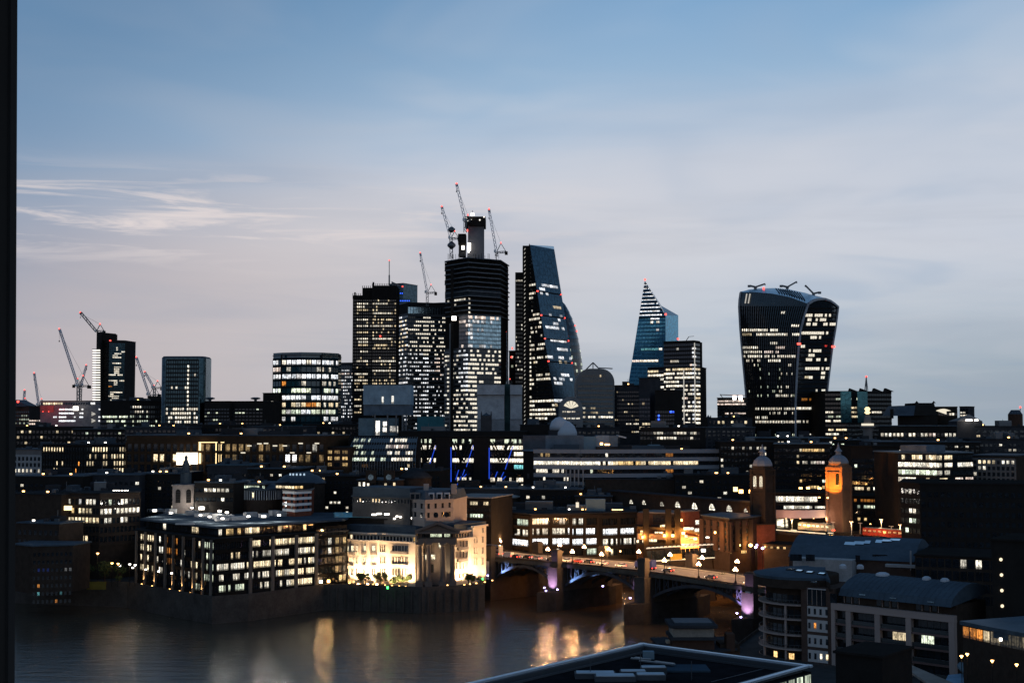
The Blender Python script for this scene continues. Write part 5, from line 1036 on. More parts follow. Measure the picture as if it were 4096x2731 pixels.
# ================================================================== north bank, close in
# --- left: brick office with rows of lit windows, blank walls before it
block('blank_wall_block', 'huge blank dark wall at the far left edge below the pale gridded house', [(30, 575), (246, 566)], 1975, zb=6, dep=25, wall=BDRK, plant=2)
r, pl, z1 = block('brick_window_office', 'dark brick office with rows of white-lit paired windows, far left', [(244, 572), (400, 566), (560, 580)], 1972, zb=6, dep=30, wall=BDRK, roof=ROOF,
    faces=[dict(rows=(1988, 2170, 5), nb=11, win=(.68, .6), sep=True, band=BDRK, pier=BDRK, pd=.2, lit=L('B1', [(700, 810, 840, 905, 'W', 1.3, .9), (970, 1080, 825, 890, 'W', 1.3, .95), (880, 940, 820, 880, 'C', .4, .8), (720, 850, 960, 1010, 'Y', 1.1, .8), (885, 1075, 930, 1000, 'K', 1.1, .85), (720, 1140, 1035, 1105, 'K', 1.05, .9), (700, 1020, 1235, 1315, 'K', 1., .9)])),
           dict(rows=(1988, 2170, 5), nb=10, win=(.68, .6), sep=True, band=BDRK, pier=BDRK, pd=.2, lit=L('B1', [(1120, 1255, 905, 970, 'W', 1.5), (1215, 1255, 805, 890, 'G', .5), (1305, 1370, 810, 870, 'W', 1.1, .9), (1370, 1560, 800, 870, 'W', 1, .6), (1310, 1580, 895, 965, 'W', 1.1, .9), (1190, 1280, 1075, 1130, 'W', .7, .6), (1370, 1470, 1090, 1160, 'W', 1.1, .9)]))], plant=3)
q = P(272, 2031, 566); piece('glowing_sign', r, lamp_mat('amber_sign', (1, .7, .3), 3), q, (3.2, .3, 1.8))
for k in range(6): piece('ceiling_light', r, WHTL, P(455 + k * 11, 1961, 560), (.6, .3, .3))
# church tower with two belfry windows
def belfry():
    Y = 590; r = thing('belfry_tower', 'square pale church tower with two arched belfry openings and a tiered spire', 'church', (*XY(736, Y), 6))
    x0, x1 = XY(694, Y)[0], XY(779, Y)[0]; cx_ = (x0 + x1) / 2; wd = x1 - x0; zt = zat(1944, Y)
    MB().box((cx_, Y + wd / 2, (6 + zt) / 2), (wd, wd, zt - 6)).build('tower', mat('belfry_stone', (.22, .185, .165), .85), r)
    MB().box((cx_, Y + wd / 2, zt + .3), (wd + .8, wd + .8, .6)).build('cornice', mat('belfry_stone', (.22, .185, .165)), r)
    for x in (195, 328):
        c = P(uz('B2', x), vz('B2', 880), Y - .05); hw = 1.05; pts = [(c.x - hw, c.z - 3.2), (c.x + hw, c.z - 3.2)] + [(c.x + hw * math.cos(math.radians(a)), c.z + 1.6 + hw * math.sin(math.radians(a))) for a in range(0, 181, 20)]
        n = len(pts); MB().add([(x_, Y - .06, z) for x_, z in pts], [tuple(range(n))]).build('belfry_opening', BLK, r)
        g = MB()
        for k in range(5): g.box((c.x, Y - .2, c.z - 2.6 + k * 1.0), (hw * 1.7, .3, .18))
        g.build('louvres', CDRK, r)
    z = zt + .6
    for nm, w_, h in (('stage', wd * .52, zat(1895, Y) - zt), ('lantern', wd * .32, zat(1862, Y) - zat(1895, Y))):
        MB().lathe((cx_, Y + wd / 2, z), [(w_ / 2 * 1.1, 0), (w_ / 2, h * .1), (w_ / 2, h * .9), (w_ / 2 * 1.15, h)], 8).build(nm, LEAD, r); z += h
    MB().lathe((cx_, Y + wd / 2, z), [(1.4, 0), (.6, 2), (.75, 3), (.1, zat(1820, Y) - z)], 8).build('spire', LEAD, r)
belfry()
block('lit_strip_office', 'dark office with a row of tall lit windows right of the church tower', [(781, 588), (935, 582)], 1930, zb=6, dep=28, wall=BLK, roof=LEAD, faces=[dict(rows=(1942, 2015, 2), nb=9, win=(.7, .42), sep=True, band=BLK, lit=L('B2', [(465, 830, 760, 835, 'W', 1.1, .95), (660, 910, 945, 985, 'W', 1.2, .6)]))], plant=3)
block('glazed_corner_office', 'low office with a bright glass strip behind the round colonnaded building', [(928, 592), (1060, 588)], 1936, zb=6, dep=24, wall=BLK, roof=LEAD, faces=[dict(rows=(1940, 1958, 1), nb=12, win=(.85, .85), lit=L('B2', [(875, 1010, 755, 810, 'W', 1.1), (1010, 1290, 755, 775, 'G', .9, .9)]))], plant=1)
def rotunda():
    Y = 580; c = P(1046, 1980, Y + 16); r = thing('round_colonnade', 'low round building with thin columns and a dark shallow roof', 'building', (c.x, c.y, 6)); R = P(1128, 1980, Y).x - P(1046, 1980, Y).x
    zt, zw = zat(1966, Y), zat(2003, Y)
    MB().lathe((c.x, c.y, 6), [(R, 0), (R, zw - 6)], 32).build('base', BDRK, r); MB().lathe((c.x, c.y, zw), [(R * .93, 0), (R * .93, zt - zw)], 32).build('inner_wall', BLK, r)
    for k in range(26):
        t = math.radians(180 + k * 7.2); p = V((c.x + R * .985 * math.cos(t), c.y + R * .985 * math.sin(t), (zt + zw) / 2)); piece('column', r, PALE, p, (.28, .28, zt - zw))
    MB().lathe((c.x, c.y, zt), [(R * 1.02, 0), (R * 1.02, .8), (R * .8, 1.6), (R * .55, 3.4), (.5, 4)], 32).build('roof', LEAD, r)
    t = math.radians(255); piece('window', r, LIT, V((c.x + R * .94 * math.cos(t), c.y + R * .94 * math.sin(t), (zt + zw) / 2)), (1, .2, 2.4), V((-math.sin(t), math.cos(t), 0)), color=(1, .85, .5, 1.4))
rotunda()
def redcorner():
    r, pl, z1 = block('red_corner_house', 'red brick corner house with white window surrounds and a lit top floor', [(1132, 575), (1180, 568), (1245, 576)], 1962, zb=6, dep=20, wall=BRED, roof=STONED)
    for k, nb in ((0, 2), (1, 3)):
        facade(r, face(pl[k], pl[k + 1], zat(2040, 571), zat(1969, 571)), nb, 3, (.35, .55), sep=True, band=WHITE, bd=.2)
    p0_ = [(p[0], p[1] + 2) for p in pl]; z2 = zat(1940, 571); MB().prism(back([XY(1106, 578), XY(1180, 570), XY(1240, 578)], 16), z1 + .6, z2).build('lit_top_storey', BLK, r)
    facade(r, face(XY(1106, 577.8), XY(1180, 569.8), z1 + .8, z2 - .2), 6, 1, (.85, .8), lit=[(1000, 1300, 1900, 2000, 'K', 1.2, .95)])
    facade(r, face(XY(1180, 569.8), XY(1214, 573.8), z1 + .8, z2 - .2), 3, 1, (.85, .8), lit=[(1000, 1300, 1900, 2000, 'Y', 1.2, .95)])
redcorner()
def domeroof(nm, lab, u0, u1, vt, vb, Y, m=LEAD, ven=1):
    c = P((u0 + u1) / 2, vb, Y); R = P(u1, vb, Y).x - c.x; r = thing(nm, lab, 'building', (c.x, Y, 6)); h = zat(vt, Y) - zat(vb, Y)
    MB().lathe((c.x, Y + R, 6), [(R * .95, 0), (R * .95, c.z - 6)], 28).build('wall', BDRK, r)
    MB().lathe((c.x, Y + R, c.z), [(R, 0), (R, .6), (R * .92, h * .3), (R * .7, h * .65), (R * .4, h * .9), (.3, h)], 28).build('dome', m, r, smooth=True)
    if ven:
        for k in range(5): t = math.radians(235 + k * 14); piece('roof_light', r, lamp_mat('pale_blue_light', (.6, .8, 1), .8), V((c.x + R * .6 * math.cos(t), Y + R + R * .6 * math.sin(t), c.z + h * .82)), (.7, .2, .9))
    return r
domeroof('shallow_domed_hall', 'hall with a broad shallow blue-grey dome before the long bronze office', 1085, 1290, 1890, 1937, 610)
domeroof('small_domed_hall', 'dark rounded roof before the blue-lit braced office', 1590, 1725, 1880, 1915, 600, ROOF, 0)
# twin-oculus house, mansard house, long low roof
r, pl, z1 = block('oculus_house', 'dark house with two round attic windows below the leaning glass office', [(1430, 600), (1586, 594)], 1920, zb=6, dep=22, wall=BDRK, roof=LEAD, faces=[dict(rows=(1925, 1952, 1), nb=9, win=(.5, .75), sep=True, lit=L('B3', [(240, 330, 670, 720, 'W', 1.2), (350, 405, 675, 710, 'W', 1.2), (530, 560, 675, 730, 'K', 1), (640, 650, 675, 720, 'K', .8)]))])
for x in (390, 602):
    p = P(uz('B3', x), vz('B3', 612), 595); MB().box((p.x, p.y + 3, p.z + .2), (4.4, 6, 5.6)).build('dormer', BDRK, r)
    pts = [(p.x + 1.2 * math.cos(t * math.pi / 8), p.y - .06, p.z + 1.3 * math.sin(t * math.pi / 8)) for t in range(16)]; mob('round_window', pts, [tuple(range(16))], GPALE, r)
r, pl, z1 = block('long_stone_range', 'long dim stone range with a dark slate roof left of the mansard corner house', [(1410, 568), (1640, 556)], 1985, zb=6, dep=22, wall=mat('sooty_stone', (.085, .078, .072), .85), roof=LEAD, faces=[dict(rows=(1990, 2014, 1), nb=18, win=(.35, .62), sep=True, lit=L('B3', [(270, 300, 840, 905, 'Y', 1.1), (395, 415, 850, 890, 'K', 1), (435, 460, 850, 905, 'Y', 1.1), (478, 500, 850, 890, 'Y', 1)]))])
MB().prism(back([(p[0], p[1] + 1) for p in pl], 18), z1 + .5, zat(1950, 562)).build('slate_roof', LEAD, r)
def mansard():
    st = mat('warm_grey_stone', (.25, .22, .20), .85, 0, .15, .3)
    r, pl, z1 = block('mansard_corner_house', 'pale stone corner house with a dark mansard roof above the floodlit house', [(1624, 562), (1700, 548), (1812, 558)], 1998, zb=6, dep=24, wall=st, roof=st)
    for k, nb in ((0, 3), (1, 4)):
        facade(r, face(pl[k], pl[k + 1], zat(2074, 555), zat(2002, 555)), nb, 2, (.3, .55), sep=True, band=st, bd=.35, lit=L('B3', [(850, 880, 885, 945, 'Y', 1.2), (850, 875, 1000, 1040, 'K', 1.1)]))
    b = back(pl, 24); t = [(p[0] * .93 + pl[1][0] * .07, p[1] + (3.2 if i < 3 else -3)) for i, p in enumerate(b)]; z2 = zat(1962, 555); n = len(b)
    MB().add([(*p, z1 + .5) for p in b] + [(*p, z2) for p in t], [(i, (i + 1) % n, (i + 1) % n + n, i + n) for i in range(n)] + [tuple(range(n, 2 * n))]).build('mansard_roof', LEAD, r)
    for u, Y in ((1650, 555), (1670, 552), (1725, 551), (1757, 553), (1788, 556)):
        p = P(u, 1984, Y); d = MB().box((p.x, p.y + 1.6, p.z), (2.2, 3, 2.8)).build('dormer', PALE if u > 1700 else STONED, r); piece('pane', d, GLS, (p.x, p.y + .06, p.z - .1), (1.4, .1, 1.9))
    for u in (1700, 1812): p = P(u, 1968, 552); MB().box((p.x, p.y + 8, p.z + 1), (2, 3, 4)).build('chimney', st, r)
    for x in (1157, 1280):
        p = P(uz('B3', x), vz('B3', 1055), 551.2); mob('round_window', [(p.x + .95 * math.cos(t * math.pi / 8), p.y - .12 + (x - 1157) * .028, p.z + 1.1 * math.sin(t * math.pi / 8)) for t in range(16)], [tuple(range(16))], GLS, r)
mansard()
r, pl, z1 = block('teal_rooflight_hall', 'flat building with a teal glass court roof behind the riverside office', [(1310, 566), (1600, 560)], 2075, zb=6, dep=34, wall=BLK, roof=BLK)
for i in range(12):
    for j in range(4):
        x = pl[0][0] + 3 + (pl[1][0] - pl[0][0] - 8) * (i + .5) / 12 - j * .9; piece('roof_pane', r, glass('court_glass', (.10, .34, .42), .35, 1), (x, 567 + j * 6.2, z1 + .9 + j * .12), (2.0, 5.7, .12))
for x, y in ((430, 1050), (490, 1040), (580, 1045), (670, 1098), (700, 1072), (740, 1078), (875, 1092), (1035, 1118)): piece('terrace_light', r, WHTL, P(uz('B3', x), vz('B3', y), 557), (.9 if x > 600 else 2, .3, .6))
block('ivory_strip_office', 'office with two bright ivory window strips behind the floodlit house', [(1795, 600), (1965, 594)], 1990, zb=6, dep=30, wall=BLK, roof=mat('pale_flat_roof', (.17, .165, .16), .8), faces=[dict(rows=(2000, 2074, 3), nb=16, win=(.8, .62), sep=True, band=BLK, lit=L('B3', [(1310, 1365, 885, 955, 'Y', 1.1), (1570, 1790, 885, 955, 'K', 1, .9), (1345, 1535, 1015, 1095, 'W', 1.35), (1560, 1705, 1035, 1110, 'G', 1.2, .95)]))])
r = domeroof('lens_roof_hall', 'hall with a pale lens-shaped roof above the office by the bridge', 1905, 2110, 1976, 1992, 690, mat('pale_membrane', (.30, .31, .30), .6), 0)
light('roof_glow', r, P(1960, 1968, 684), (1, .85, .65), 500, size=1)

# --- office by the bridge
def vint():
    br = mat('bronze_band', (.03, .023, .018), .7)
    r, pl, z1 = block('bridgehead_office', 'long brown office beside the bridge with two very bright lower floors', [(1976, 640), (2123, 618), (2282, 622), (2400, 628), (2545, 636)], 2046, zb=6, dep=34, wall=br, roof=ROOF, plant=5)
    lit = L('C3', [(500, 700, 375, 470, 'G', .55, .75), (710, 840, 385, 460, 'G', .55, .9), (840, 900, 385, 430, 'W', .9, .7), (950, 1110, 370, 410, 'W', .6, .6), (1180, 1380, 360, 395, 'W', .9, .5), (540, 700, 500, 545, 'W', .9, .7), (710, 900, 510, 545, 'W', .7, .7), (940, 1130, 490, 560, 'W', 1, .8), (1165, 1570, 470, 570, 'C', 1.5, .97), (1600, 1790, 460, 555, 'C', 1.3, .93), (1810, 2010, 455, 530, 'C', 1.1, .85), (380, 490, 605, 710, 'C', 1.5), (510, 690, 620, 735, 'C', 1.6), (710, 925, 620, 735, 'C', 1.6), (940, 1150, 610, 725, 'C', 1.6), (1165, 1570, 595, 705, 'C', 1.5, .92), (1600, 1790, 580, 675, 'W', 1.3, .85), (1810, 2010, 570, 660, 'W', .9, .6), (1660, 1740, 720, 800, 'K', .9, .9), (1870, 1950, 700, 765, 'W', .9), (1010, 1045, 755, 800, 'W', 1), (1400, 1520, 750, 810, 'G', .6, .7)])
    for k, nb in ((0, 14), (1, 14), (2, 11), (3, 14)):
        ym = (pl[k][1] + pl[k + 1][1]) / 2; off = [-6, 6, 2, -4][k]
        facade(r, face(pl[k], pl[k + 1], zat(2226, ym), zat(2064, ym)), nb, 4, (.86, .62), lit=lit, band=br, bd=.8, sep=True, pier=br, pd=.9, pst=7 if nb == 14 else 5, pw=1.3, jit=.15)
    for x, y in ((345, 595), (1245, 378)): piece('soffit_light', r, WHTL, P(uz('C3', x), vz('C3', y), 628), (3.6 if x < 500 else 2.5, .5, .7))
    for u in (1990, 2445, 2480): p = P(u, 2212, 626); light('doorway_light', r, p + V((0, -3, 1)), (1, .62, .28), 1500, size=.4); piece('door_lamp', r, WRML, p + V((0, -2.4, 1.2)), (.5, .4, .6))
    piece('plant_screen', r, PBLUE, P(uz('C3', 1510), vz('C3', 220), 640), (9, 4, 6)); piece('lit_doorway', r, lamp_mat('room_glow', (1, .9, .7), .9), P(uz('C3', 1284), vz('C3', 215), 634), (1.4, .3, 2.4))
    for x in range(5): piece('terrace_light', r, WRML, P(uz('C3', 1730 + x * 28), vz('C3', 275), 630), (.8, .3, .4))
vint()

# --- riverside office (dark frame, very bright rooms)
def riverside():
    bz = mat('dark_bronze', (.014, .013, .012), .6)
    pts = [(545, 556), (858, 511), (1266, 541), (1384, 552)]
    r, pl, z1 = block('riverside_office', 'large dark-framed riverside office with bright rooms and a floodlit roof', pts, 2158, zb=6, dep=44, wall=bz, roof=ROOF, yref=511)
    litL = L('C1', [(170, 300, 470, 930, 'K', 1.1, .6), (315, 430, 480, 930, 'W', 1.0, .55), (575, 690, 510, 960, 'W', 1.0, .6), (700, 810, 520, 960, 'K', 1.1, .55), (825, 930, 540, 960, 'G', .95, .62), (570, 930, 960, 1100, 'G', .6, .3), (430, 560, 410, 800, 'O', .3, .5)])
    litR = L('C1', [(950, 1275, 560, 790, 'G', .5, .3), (1285, 2000, 500, 660, 'K', 1.2, .88), (1285, 2000, 640, 770, 'W', .8, .7), (1280, 2000, 755, 895, 'K', 1.15, .82), (1270, 1960, 880, 1020, 'W', .8, .55), (1740, 1960, 870, 1010, 'K', 1.3, .9), (960, 1275, 810, 945, 'W', .9, .62), (960, 1240, 950, 1075, 'G', .6, .55), (1100, 1220, 690, 790, 'K', .9, .6), (2020, 2050, 520, 740, 'W', 1.2)])
    litG = L('C1', [(2115, 2175, 525, 560, 'W', 1, .8), (2115, 2175, 645, 680, 'W', 1, .8), (2200, 2310, 520, 870, 'Y', .4, .35), (2185, 2230, 880, 930, 'W', 1.2, .8), (2240, 2310, 880, 1000, 'Y', .9, .6), (2185, 2215, 500, 600, 'B', .3, .3)])
    facade(r, face(pl[0], pl[1], 6.6, z1 - .4), 32, 5, (.82, .64), lit=litL, band=bz, bd=.5, pier=bz, pd=.35, jit=.55)
    facade(r, face(pl[1], pl[2], 6.6, z1 - .4), 46, 5, (.88, .62), lit=litR, band=bz, bd=.7, pier=bz, pd=.25, jit=.45)
    facade(r, face(pl[2], pl[3], 6.6, z1 + 2), 8, 6, (.9, .7), lit=litG, band=bz, bd=.3, pier=bz, pd=.3)
    pc = mat('stone_pier', (.12, .105, .09), .8)
    A, B = V((*pl[0], 0)), V((*pl[1], 0)); n = V((B.y - A.y, -(B.x - A.x), 0)).normalized()
    for s in (.03, .15, .29, .42, .52, .645, .775, .89, .985):
        c = A.lerp(B, s) + n * .8; piece('stone_pier', r, pc, (c.x, c.y, (6 + z1) / 2), (.9, .9, z1 - 6), B - A)
        if s not in (.03, .42, .985): 
            piece('uplighter', r, WRML, (c.x + n.x * 1.3, c.y + n.y * 1.3, 6.3), (.4, .4, .3)); light('uplight', r, (c.x + n.x * 1.4, c.y + n.y * 1.4, 6.7), (1, .60, .25), 5000, 'SPOT', .15, (c.x, c.y, 13), 1.0)
    A2, B2 = V((*pl[1], 0)), V((*pl[2], 0)); n2 = V((B2.y - A2.y, -(B2.x - A2.x), 0)).normalized()
    for s in (.33, .545, .78, .985): c = A2.lerp(B2, s) + n2 * .9; piece('stone_pier', r, pc, (c.x, c.y, (6 + z1) / 2), (1.3, .9, z1 - 6), B2 - A2)
    # set-back top floor and flat roof with terrace
    b = back(pl, 44); ins = [(p[0] + n_[0], p[1] + n_[1]) for p, n_ in zip(b, ((3, 3), (0, 6), (-2, 5), (-3, 4), (-3, -3), (3, -3)))]
    z2 = zat(2108, 520)
    MB().prism(ins, z1 + .5, z2).build('top_storey', bz, r)
    facade(r, face(ins[1], ins[2], z1 + .7, z2 - .3), 26, 1, (.85, .8), sep=True, lit=L('C1', [(760, 1000, 420, 485, 'W', 1.3, .95), (1000, 1240, 410, 470, 'Y', .8, .7), (1240, 1420, 410, 470, 'K', 1.1, .8), (1590, 1640, 420, 455, 'K', 1), (1860, 1885, 415, 455, 'Y', 1), (1955, 2040, 400, 485, 'C', 1.5)]))
    facade(r, face(ins[0], ins[1], z1 + .7, z2 - .3), 20, 1, (.85, .8), sep=True, lit=L('C1', [(120, 190, 320, 360, 'O', .8, .9), (400, 430, 375, 390, 'W', 1.3), (680, 760, 440, 490, 'K', .9, .6)]))
    ov = [(p[0] + n_[0], p[1] + n_[1]) for p, n_ in zip(ins, ((-2, -2), (0, -4), (2, -3), (2, -2), (2, 2), (-2, 2)))]
    MB().prism(ov, z2 + .01, z2 + .7).build('overhanging_roof', mat('roof_membrane', (.05, .065, .08), .6, 0, .4, .06), r)
    # rooftop plant enclosures under working lights
    inv = mat('plant_grey', (.30, .30, .30), .7)
    ce = sum((V((*p, 0)) for p in ins), V()) / len(ins)
    for x, y, wd, dp, h in ((330, 250, 7, 3, 1.2), (480, 268, 5, 4, 2.0), (760, 215, 10, 4, 1.6), (860, 212, 6, 4, 2.4), (960, 205, 8, 3, 2.4), (1110, 220, 7, 3, 2.0), (820, 300, 9, 3, 1.4), (700, 285, 6, 3, 1.8), (950, 320, 7, 3, 2.0), (1010, 345, 7, 2.5, 1.2), (1060, 330, 8, 2.5, 1.8), (1180, 335, 9, 3, 1.4), (1310, 305, 7, 2.5, 2.0), (1450, 310, 5, 2.5, 1.6), (1560, 290, 5, 3, 2.2), (1640, 295, 7, 3, 2)):
        p = G(uz('C1', x), vz('C1', y), z2 + .7); piece('plant_unit', r, inv, (p.x, p.y, z2 + .7 + h / 2), (wd * .75, dp, h), B2 - A2)
        if random.random() < .5: MB().bar((p.x - wd / 2, p.y - 2, z2 + 1.8), (p.x + wd / 2, p.y - 1, z2 + 1.8), .15).bar((p.x - wd / 2, p.y - 2, z2 + .7), (p.x - wd / 2, p.y - 2, z2 + 1.8), .12).bar((p.x + wd / 2, p.y - 1, z2 + .7), (p.x + wd / 2, p.y - 1, z2 + 1.8), .12).build('guard_rail', inv, r)
    for x, y, s in ((310, 238, 1.6), (480, 262, 1.2), (800, 213, 2.4), (990, 243, 1.4), (1065, 258, 1.3), (885, 302, 1.1), (790, 285, 1.), (1020, 322, 1.1), (1290, 300, 1.2), (1450, 298, 1.6), (1610, 285, 1.2), (545, 200, 1.), (700, 210, 1.)):
        p = G(uz('C1', x), vz('C1', y), z2 + 3.2); piece('work_light', r, WHTL, p, (s, .5, .5 * s)); light('roof_lamp', r, p + V((0, -.8, .1)), (1, .93, .82), 2400, size=.4)
    for k in range(5): q = P(510 + k * 52, vz('C1', 810 + (k * 19)), 556 - k * 9); piece('string_light', r, WHTL, q + V((-2.5, -2, 0)), (.7, .4, .5))
    for x, y in ((1966, 988), (2048, 980), (2128, 975)):
        p = P(uz('C1', x), vz('C1', y), 542); piece('terrace_lamp', r, WRML if x != 2048 else WHTL, p, (1.1, .6, 1.1)); light('terrace_light', r, p + V((0, -1.2, 0)), (1, .6, .25), 900, size=.3)
    p = P(uz('C1', 625), vz('C1', 378), 520); piece('lit_roof_edge', r, mat('lit_edge', (.5, .48, .45)), p, (7, 1, .5))  # not a lamp: the lit edge is put in as a pale strip
riverside()

# --- floodlit stone house
def stonehouse():
    r = thing('floodlit_stone_house', 'classical pale stone house glowing under warm floodlights on the riverside', 'building', (*XY(1600, 560), 6))
    zc, zb = zat(2165, 552), 7.6
    def YW(u): return itp([(1380, 557), (1470, 553), (1660, 543), (1700, 545), (1817, 546), (1888, 554), (1950, 566)], u)
    def W(k, x): u = uz(k, x); Y = YW(u); return V((XY(u, Y, 2230)[0], Y, 0))
    segs = [W('C2', x) for x in (262, 440, 545, 690, 770, 1135)]
    # bow fronts: two shallow bays step forward
    for i, d in ((1, -1.6), (2, -1.6), (3, .4), (4, -.6), (5, -1.4)): segs[i] = segs[i] + V((0, d, 0))
    def wall(seg, z0, z1, nm, m=STONE, dep=20):
        q = [(p.x, p.y) for p in seg]; return MB().prism(back(q, dep), z0, z1).build(nm, m, r)
    left = segs; right = [W('C2', x) for x in (1618, 1858)]; endb = [W('C2', x) + V((0, -1, 0)) for x in (1858, 2022)]
    wall(left, 6, zc, 'left_wing'); wall(right, 6, zc + 1.0, 'right_wing', dep=18); wall(endb, 6, zat(2105, 560), 'end_pavilion', dep=18)
    b_, t_ = (vz('C2', 675)), (vz('C2', 572))
    zt = zat(vz('C2', 585), 552)
    MB().prism(back([(p.x, p.y + 1.6) for p in left], 18), zc, zt).build('attic_storey', STONE, r); MB().prism(back([(p.x, p.y + 1.4) for p in right], 16), zc + 1, zt + 1).build('attic_storey', STONE, r)
    for seg, z in ((left, zc), (right, zc + 1), (left, zt), (right, zt + 1), (endb, zat(2105, 560))):
        for a, b in zip(seg, seg[1:]):
            o = V((0, -.5, 0)); off = V((0, 1.2, 0)) if z in (zt, zt + 1) else V()
            d = b - a; piece('cornice', r, STONE, (a + b) / 2 + off + o * .2 + EZ * (z + .01 + .35), (d.length + .9, 1.5, .7), d)
    MB().prism(back([(p.x, p.y + 3) for p in left], 14), zt + .75, zt + 3.4).build('slate_roof', LEAD, r); MB().prism(back([(p.x, p.y + 3) for p in right + endb[1:]], 14), zt + 1.8, zt + 4.2).build('slate_roof', LEAD, r)
    def onseg(seg, x):
        t = W('C2', x).x
        for a, b in zip(seg, seg[1:]):
            if a.x - .2 <= t <= b.x + .2: s = (t - a.x) / (b.x - a.x); return a.lerp(b, s), (b - a)
        return (seg[0], seg[1] - seg[0]) if t < seg[0].x else (seg[-1], seg[-1] - seg[-2])
    def win(seg, x0, x1, y0, y1, lit=0):
        c, d = onseg(seg, (x0 + x1) / 2); Y = c.y; zz0, zz1 = zat(vz('C2', y1), Y), zat(vz('C2', y0), Y); wd = max(.7, (x1 - x0) * .3189 * Y / F); c = c + EZ * (zz0 + zz1) / 2
        n = d.cross(EZ).normalized()
        o = piece('window', r, LIT if lit else GLS, c + n * .03, (wd, .12, zz1 - zz0), d, EZ, (1, .85, .55, lit) if lit else None)
        piece('sill', r, STONE, c + n * .15 - EZ * ((zz1 - zz0) / 2 + .12), (wd + .5, .4, .22), d)
        for s in (-1, 1): piece('jamb', r, STONE, c + n * .1 + d.normalized() * s * (wd / 2 + .13), (.22, .3, zz1 - zz0 + .1), d)
        if wd > .9: piece('glazing_bar', r, WHITE, c + n * .1, (.08, .08, zz1 - zz0), d)
    cols = ((282, 303), (330, 370), (395, 415), (487, 520), (592, 632), (697, 707), (715, 742), (748, 757), (847, 872), (890, 905), (920, 958), (975, 990), (1007, 1045))
    for y0, y1, lits in ((728, 802, {282: .9, 330: 1.6, 395: 1.2, 487: 1.4, 592: 1.4}), (868, 945, {330: .6, 592: 1.2, 487: .7, 715: .5, 395: .4}), (1012, 1098, {})):
        for x0, x1 in cols: win(left, x0, x1, y0, y1, lits.get(x0, 0))
    for y0, y1 in ((665, 740), (802, 872), (937, 1016)):
        for x0, x1 in ((1640, 1658), (1676, 1710), (1724, 1740), (1755, 1790)): win(right, x0, x1, y0, y1)
    for y0, y1 in ((502, 560), (612, 686), (745, 822), (880, 962)): win(endb, 1957, 1992, y0, y1)
    for y0, y1 in ((612, 690), (748, 826), (885, 965)):
        for x0, x1 in ((1864, 1874), (1893, 1908)): win(endb, x0, x1, y0, y1)
    # attic windows between little pilasters
    for k in range(21):
        x = 285 + k * 41.5; c, d = onseg(left, x); c = c + V((0, 1.55, zc + (zt - zc) * .5)); n = d.cross(EZ).normalized(); piece('attic_window', r, LIT if k in (1, 20) else GLS, c + n * .06, (1.15, .12, (zt - zc) * .62), d, EZ, (1, .8, .5, 1.2) if k == 1 else ((1, .6, .2, .5) if k == 20 else None)); piece('pilaster', r, STONE, c + n * .12 + d.normalized() * 1.1, (.35, .3, (zt - zc) * .95), d)
    for k in range(6):
        x = 1650 + k * 34; c, d = onseg(right, x); c = c + V((0, 1.35, zc + 1 + (zt - zc) * .5)); n = d.cross(EZ).normalized(); piece('attic_window', r, GLS, c + n * .06, (1., .12, (zt - zc) * .62), d, EZ); piece('pilaster', r, STONE, c + n * .12 + d.normalized() * .9, (.3, .3, (zt - zc) * .95), d)
    # balconies with small pediments beneath
    for seg, x0, x1, y in ((left, 312, 388, 808), (left, 468, 524, 808), (left, 576, 654, 808), (left, 815, 1070, 800), (right, 1622, 1808, 748), (left, 815, 1068, 960), (left, 314, 386, 973), (left, 468, 522, 970), (left, 577, 652, 970), (right, 1622, 1800, 893)):
        c, d = onseg(seg, (x0 + x1) / 2); wd = (x1 - x0) * .3189 * c.y / F; n = d.cross(EZ).normalized(); z = zat(vz('C2', y), c.y)
        h = 1.1 if y < 900 else .45; piece('balcony' if y < 900 else 'string_course', r, STONED if y < 900 else STONE, c + n * .55 + EZ * (z - .3), (wd, 1.1 if y < 900 else .5, h), d)
        if y < 900:
            for e in ((0,) if wd < 10 else (-.33, .33)):
                q = c + n * .2 + d.normalized() * wd * e + EZ * (z - 1.5); hw = 1.3; e1 = d.normalized() * hw; MB().add([q - e1, q + e1, q + EZ * .8, q - e1 + n * .5, q + e1 + n * .5, q + EZ * .8 + n * .5], [(0, 1, 2), (3, 5, 4), (0, 3, 4, 1), (1, 4, 5, 2), (2, 5, 3, 0)]).build('pediment', STONE, r)
    # portico: four giant columns under a pediment
    xs = (1185, 1300, 1478, 1600); Yp = 541; zp0, zp1 = 6.2, zat(vz('C2', 690), Yp)
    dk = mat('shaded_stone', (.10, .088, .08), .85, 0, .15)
    for x in xs:
        p = V((XY(uz('C2', x), Yp, 2250)[0], Yp, 0)); c_ = MB().lathe((p.x, p.y, zp0 + 2), [(1.25, 0), (1.25, .5), (1.0, .8), (.98, (zp1 - zp0) * .4), (.82, zp1 - zp0 - 3.2), (1.1, zp1 - zp0 - 2.6), (1.25, zp1 - zp0 - 2)], 18).build('column', dk, r)
        piece('plinth', r, dk, (p.x, p.y, zp0 + 1), (2.9, 2.9, 2)); piece('capital', r, dk, (p.x, p.y, zp1 - .3), (2.7, 2.7, .7))
    xl, xr_ = XY(uz('C2', 1178), Yp, 2200)[0], XY(uz('C2', 1640), Yp, 2200)[0]; cx_ = (xl + xr_) / 2; wd = xr_ - xl
    ze = zat(vz('C2', 575), Yp)
    MB().box((cx_, Yp + 3, zp1 + .9), (wd + .6, 7, 1.7)).build('entablature', dk, r); MB().box((cx_, Yp + 4.4, (zp1 + 1.75 + ze) / 2), (wd - .4, 4, ze - zp1 - 1.8)).build('attic', dk, r)
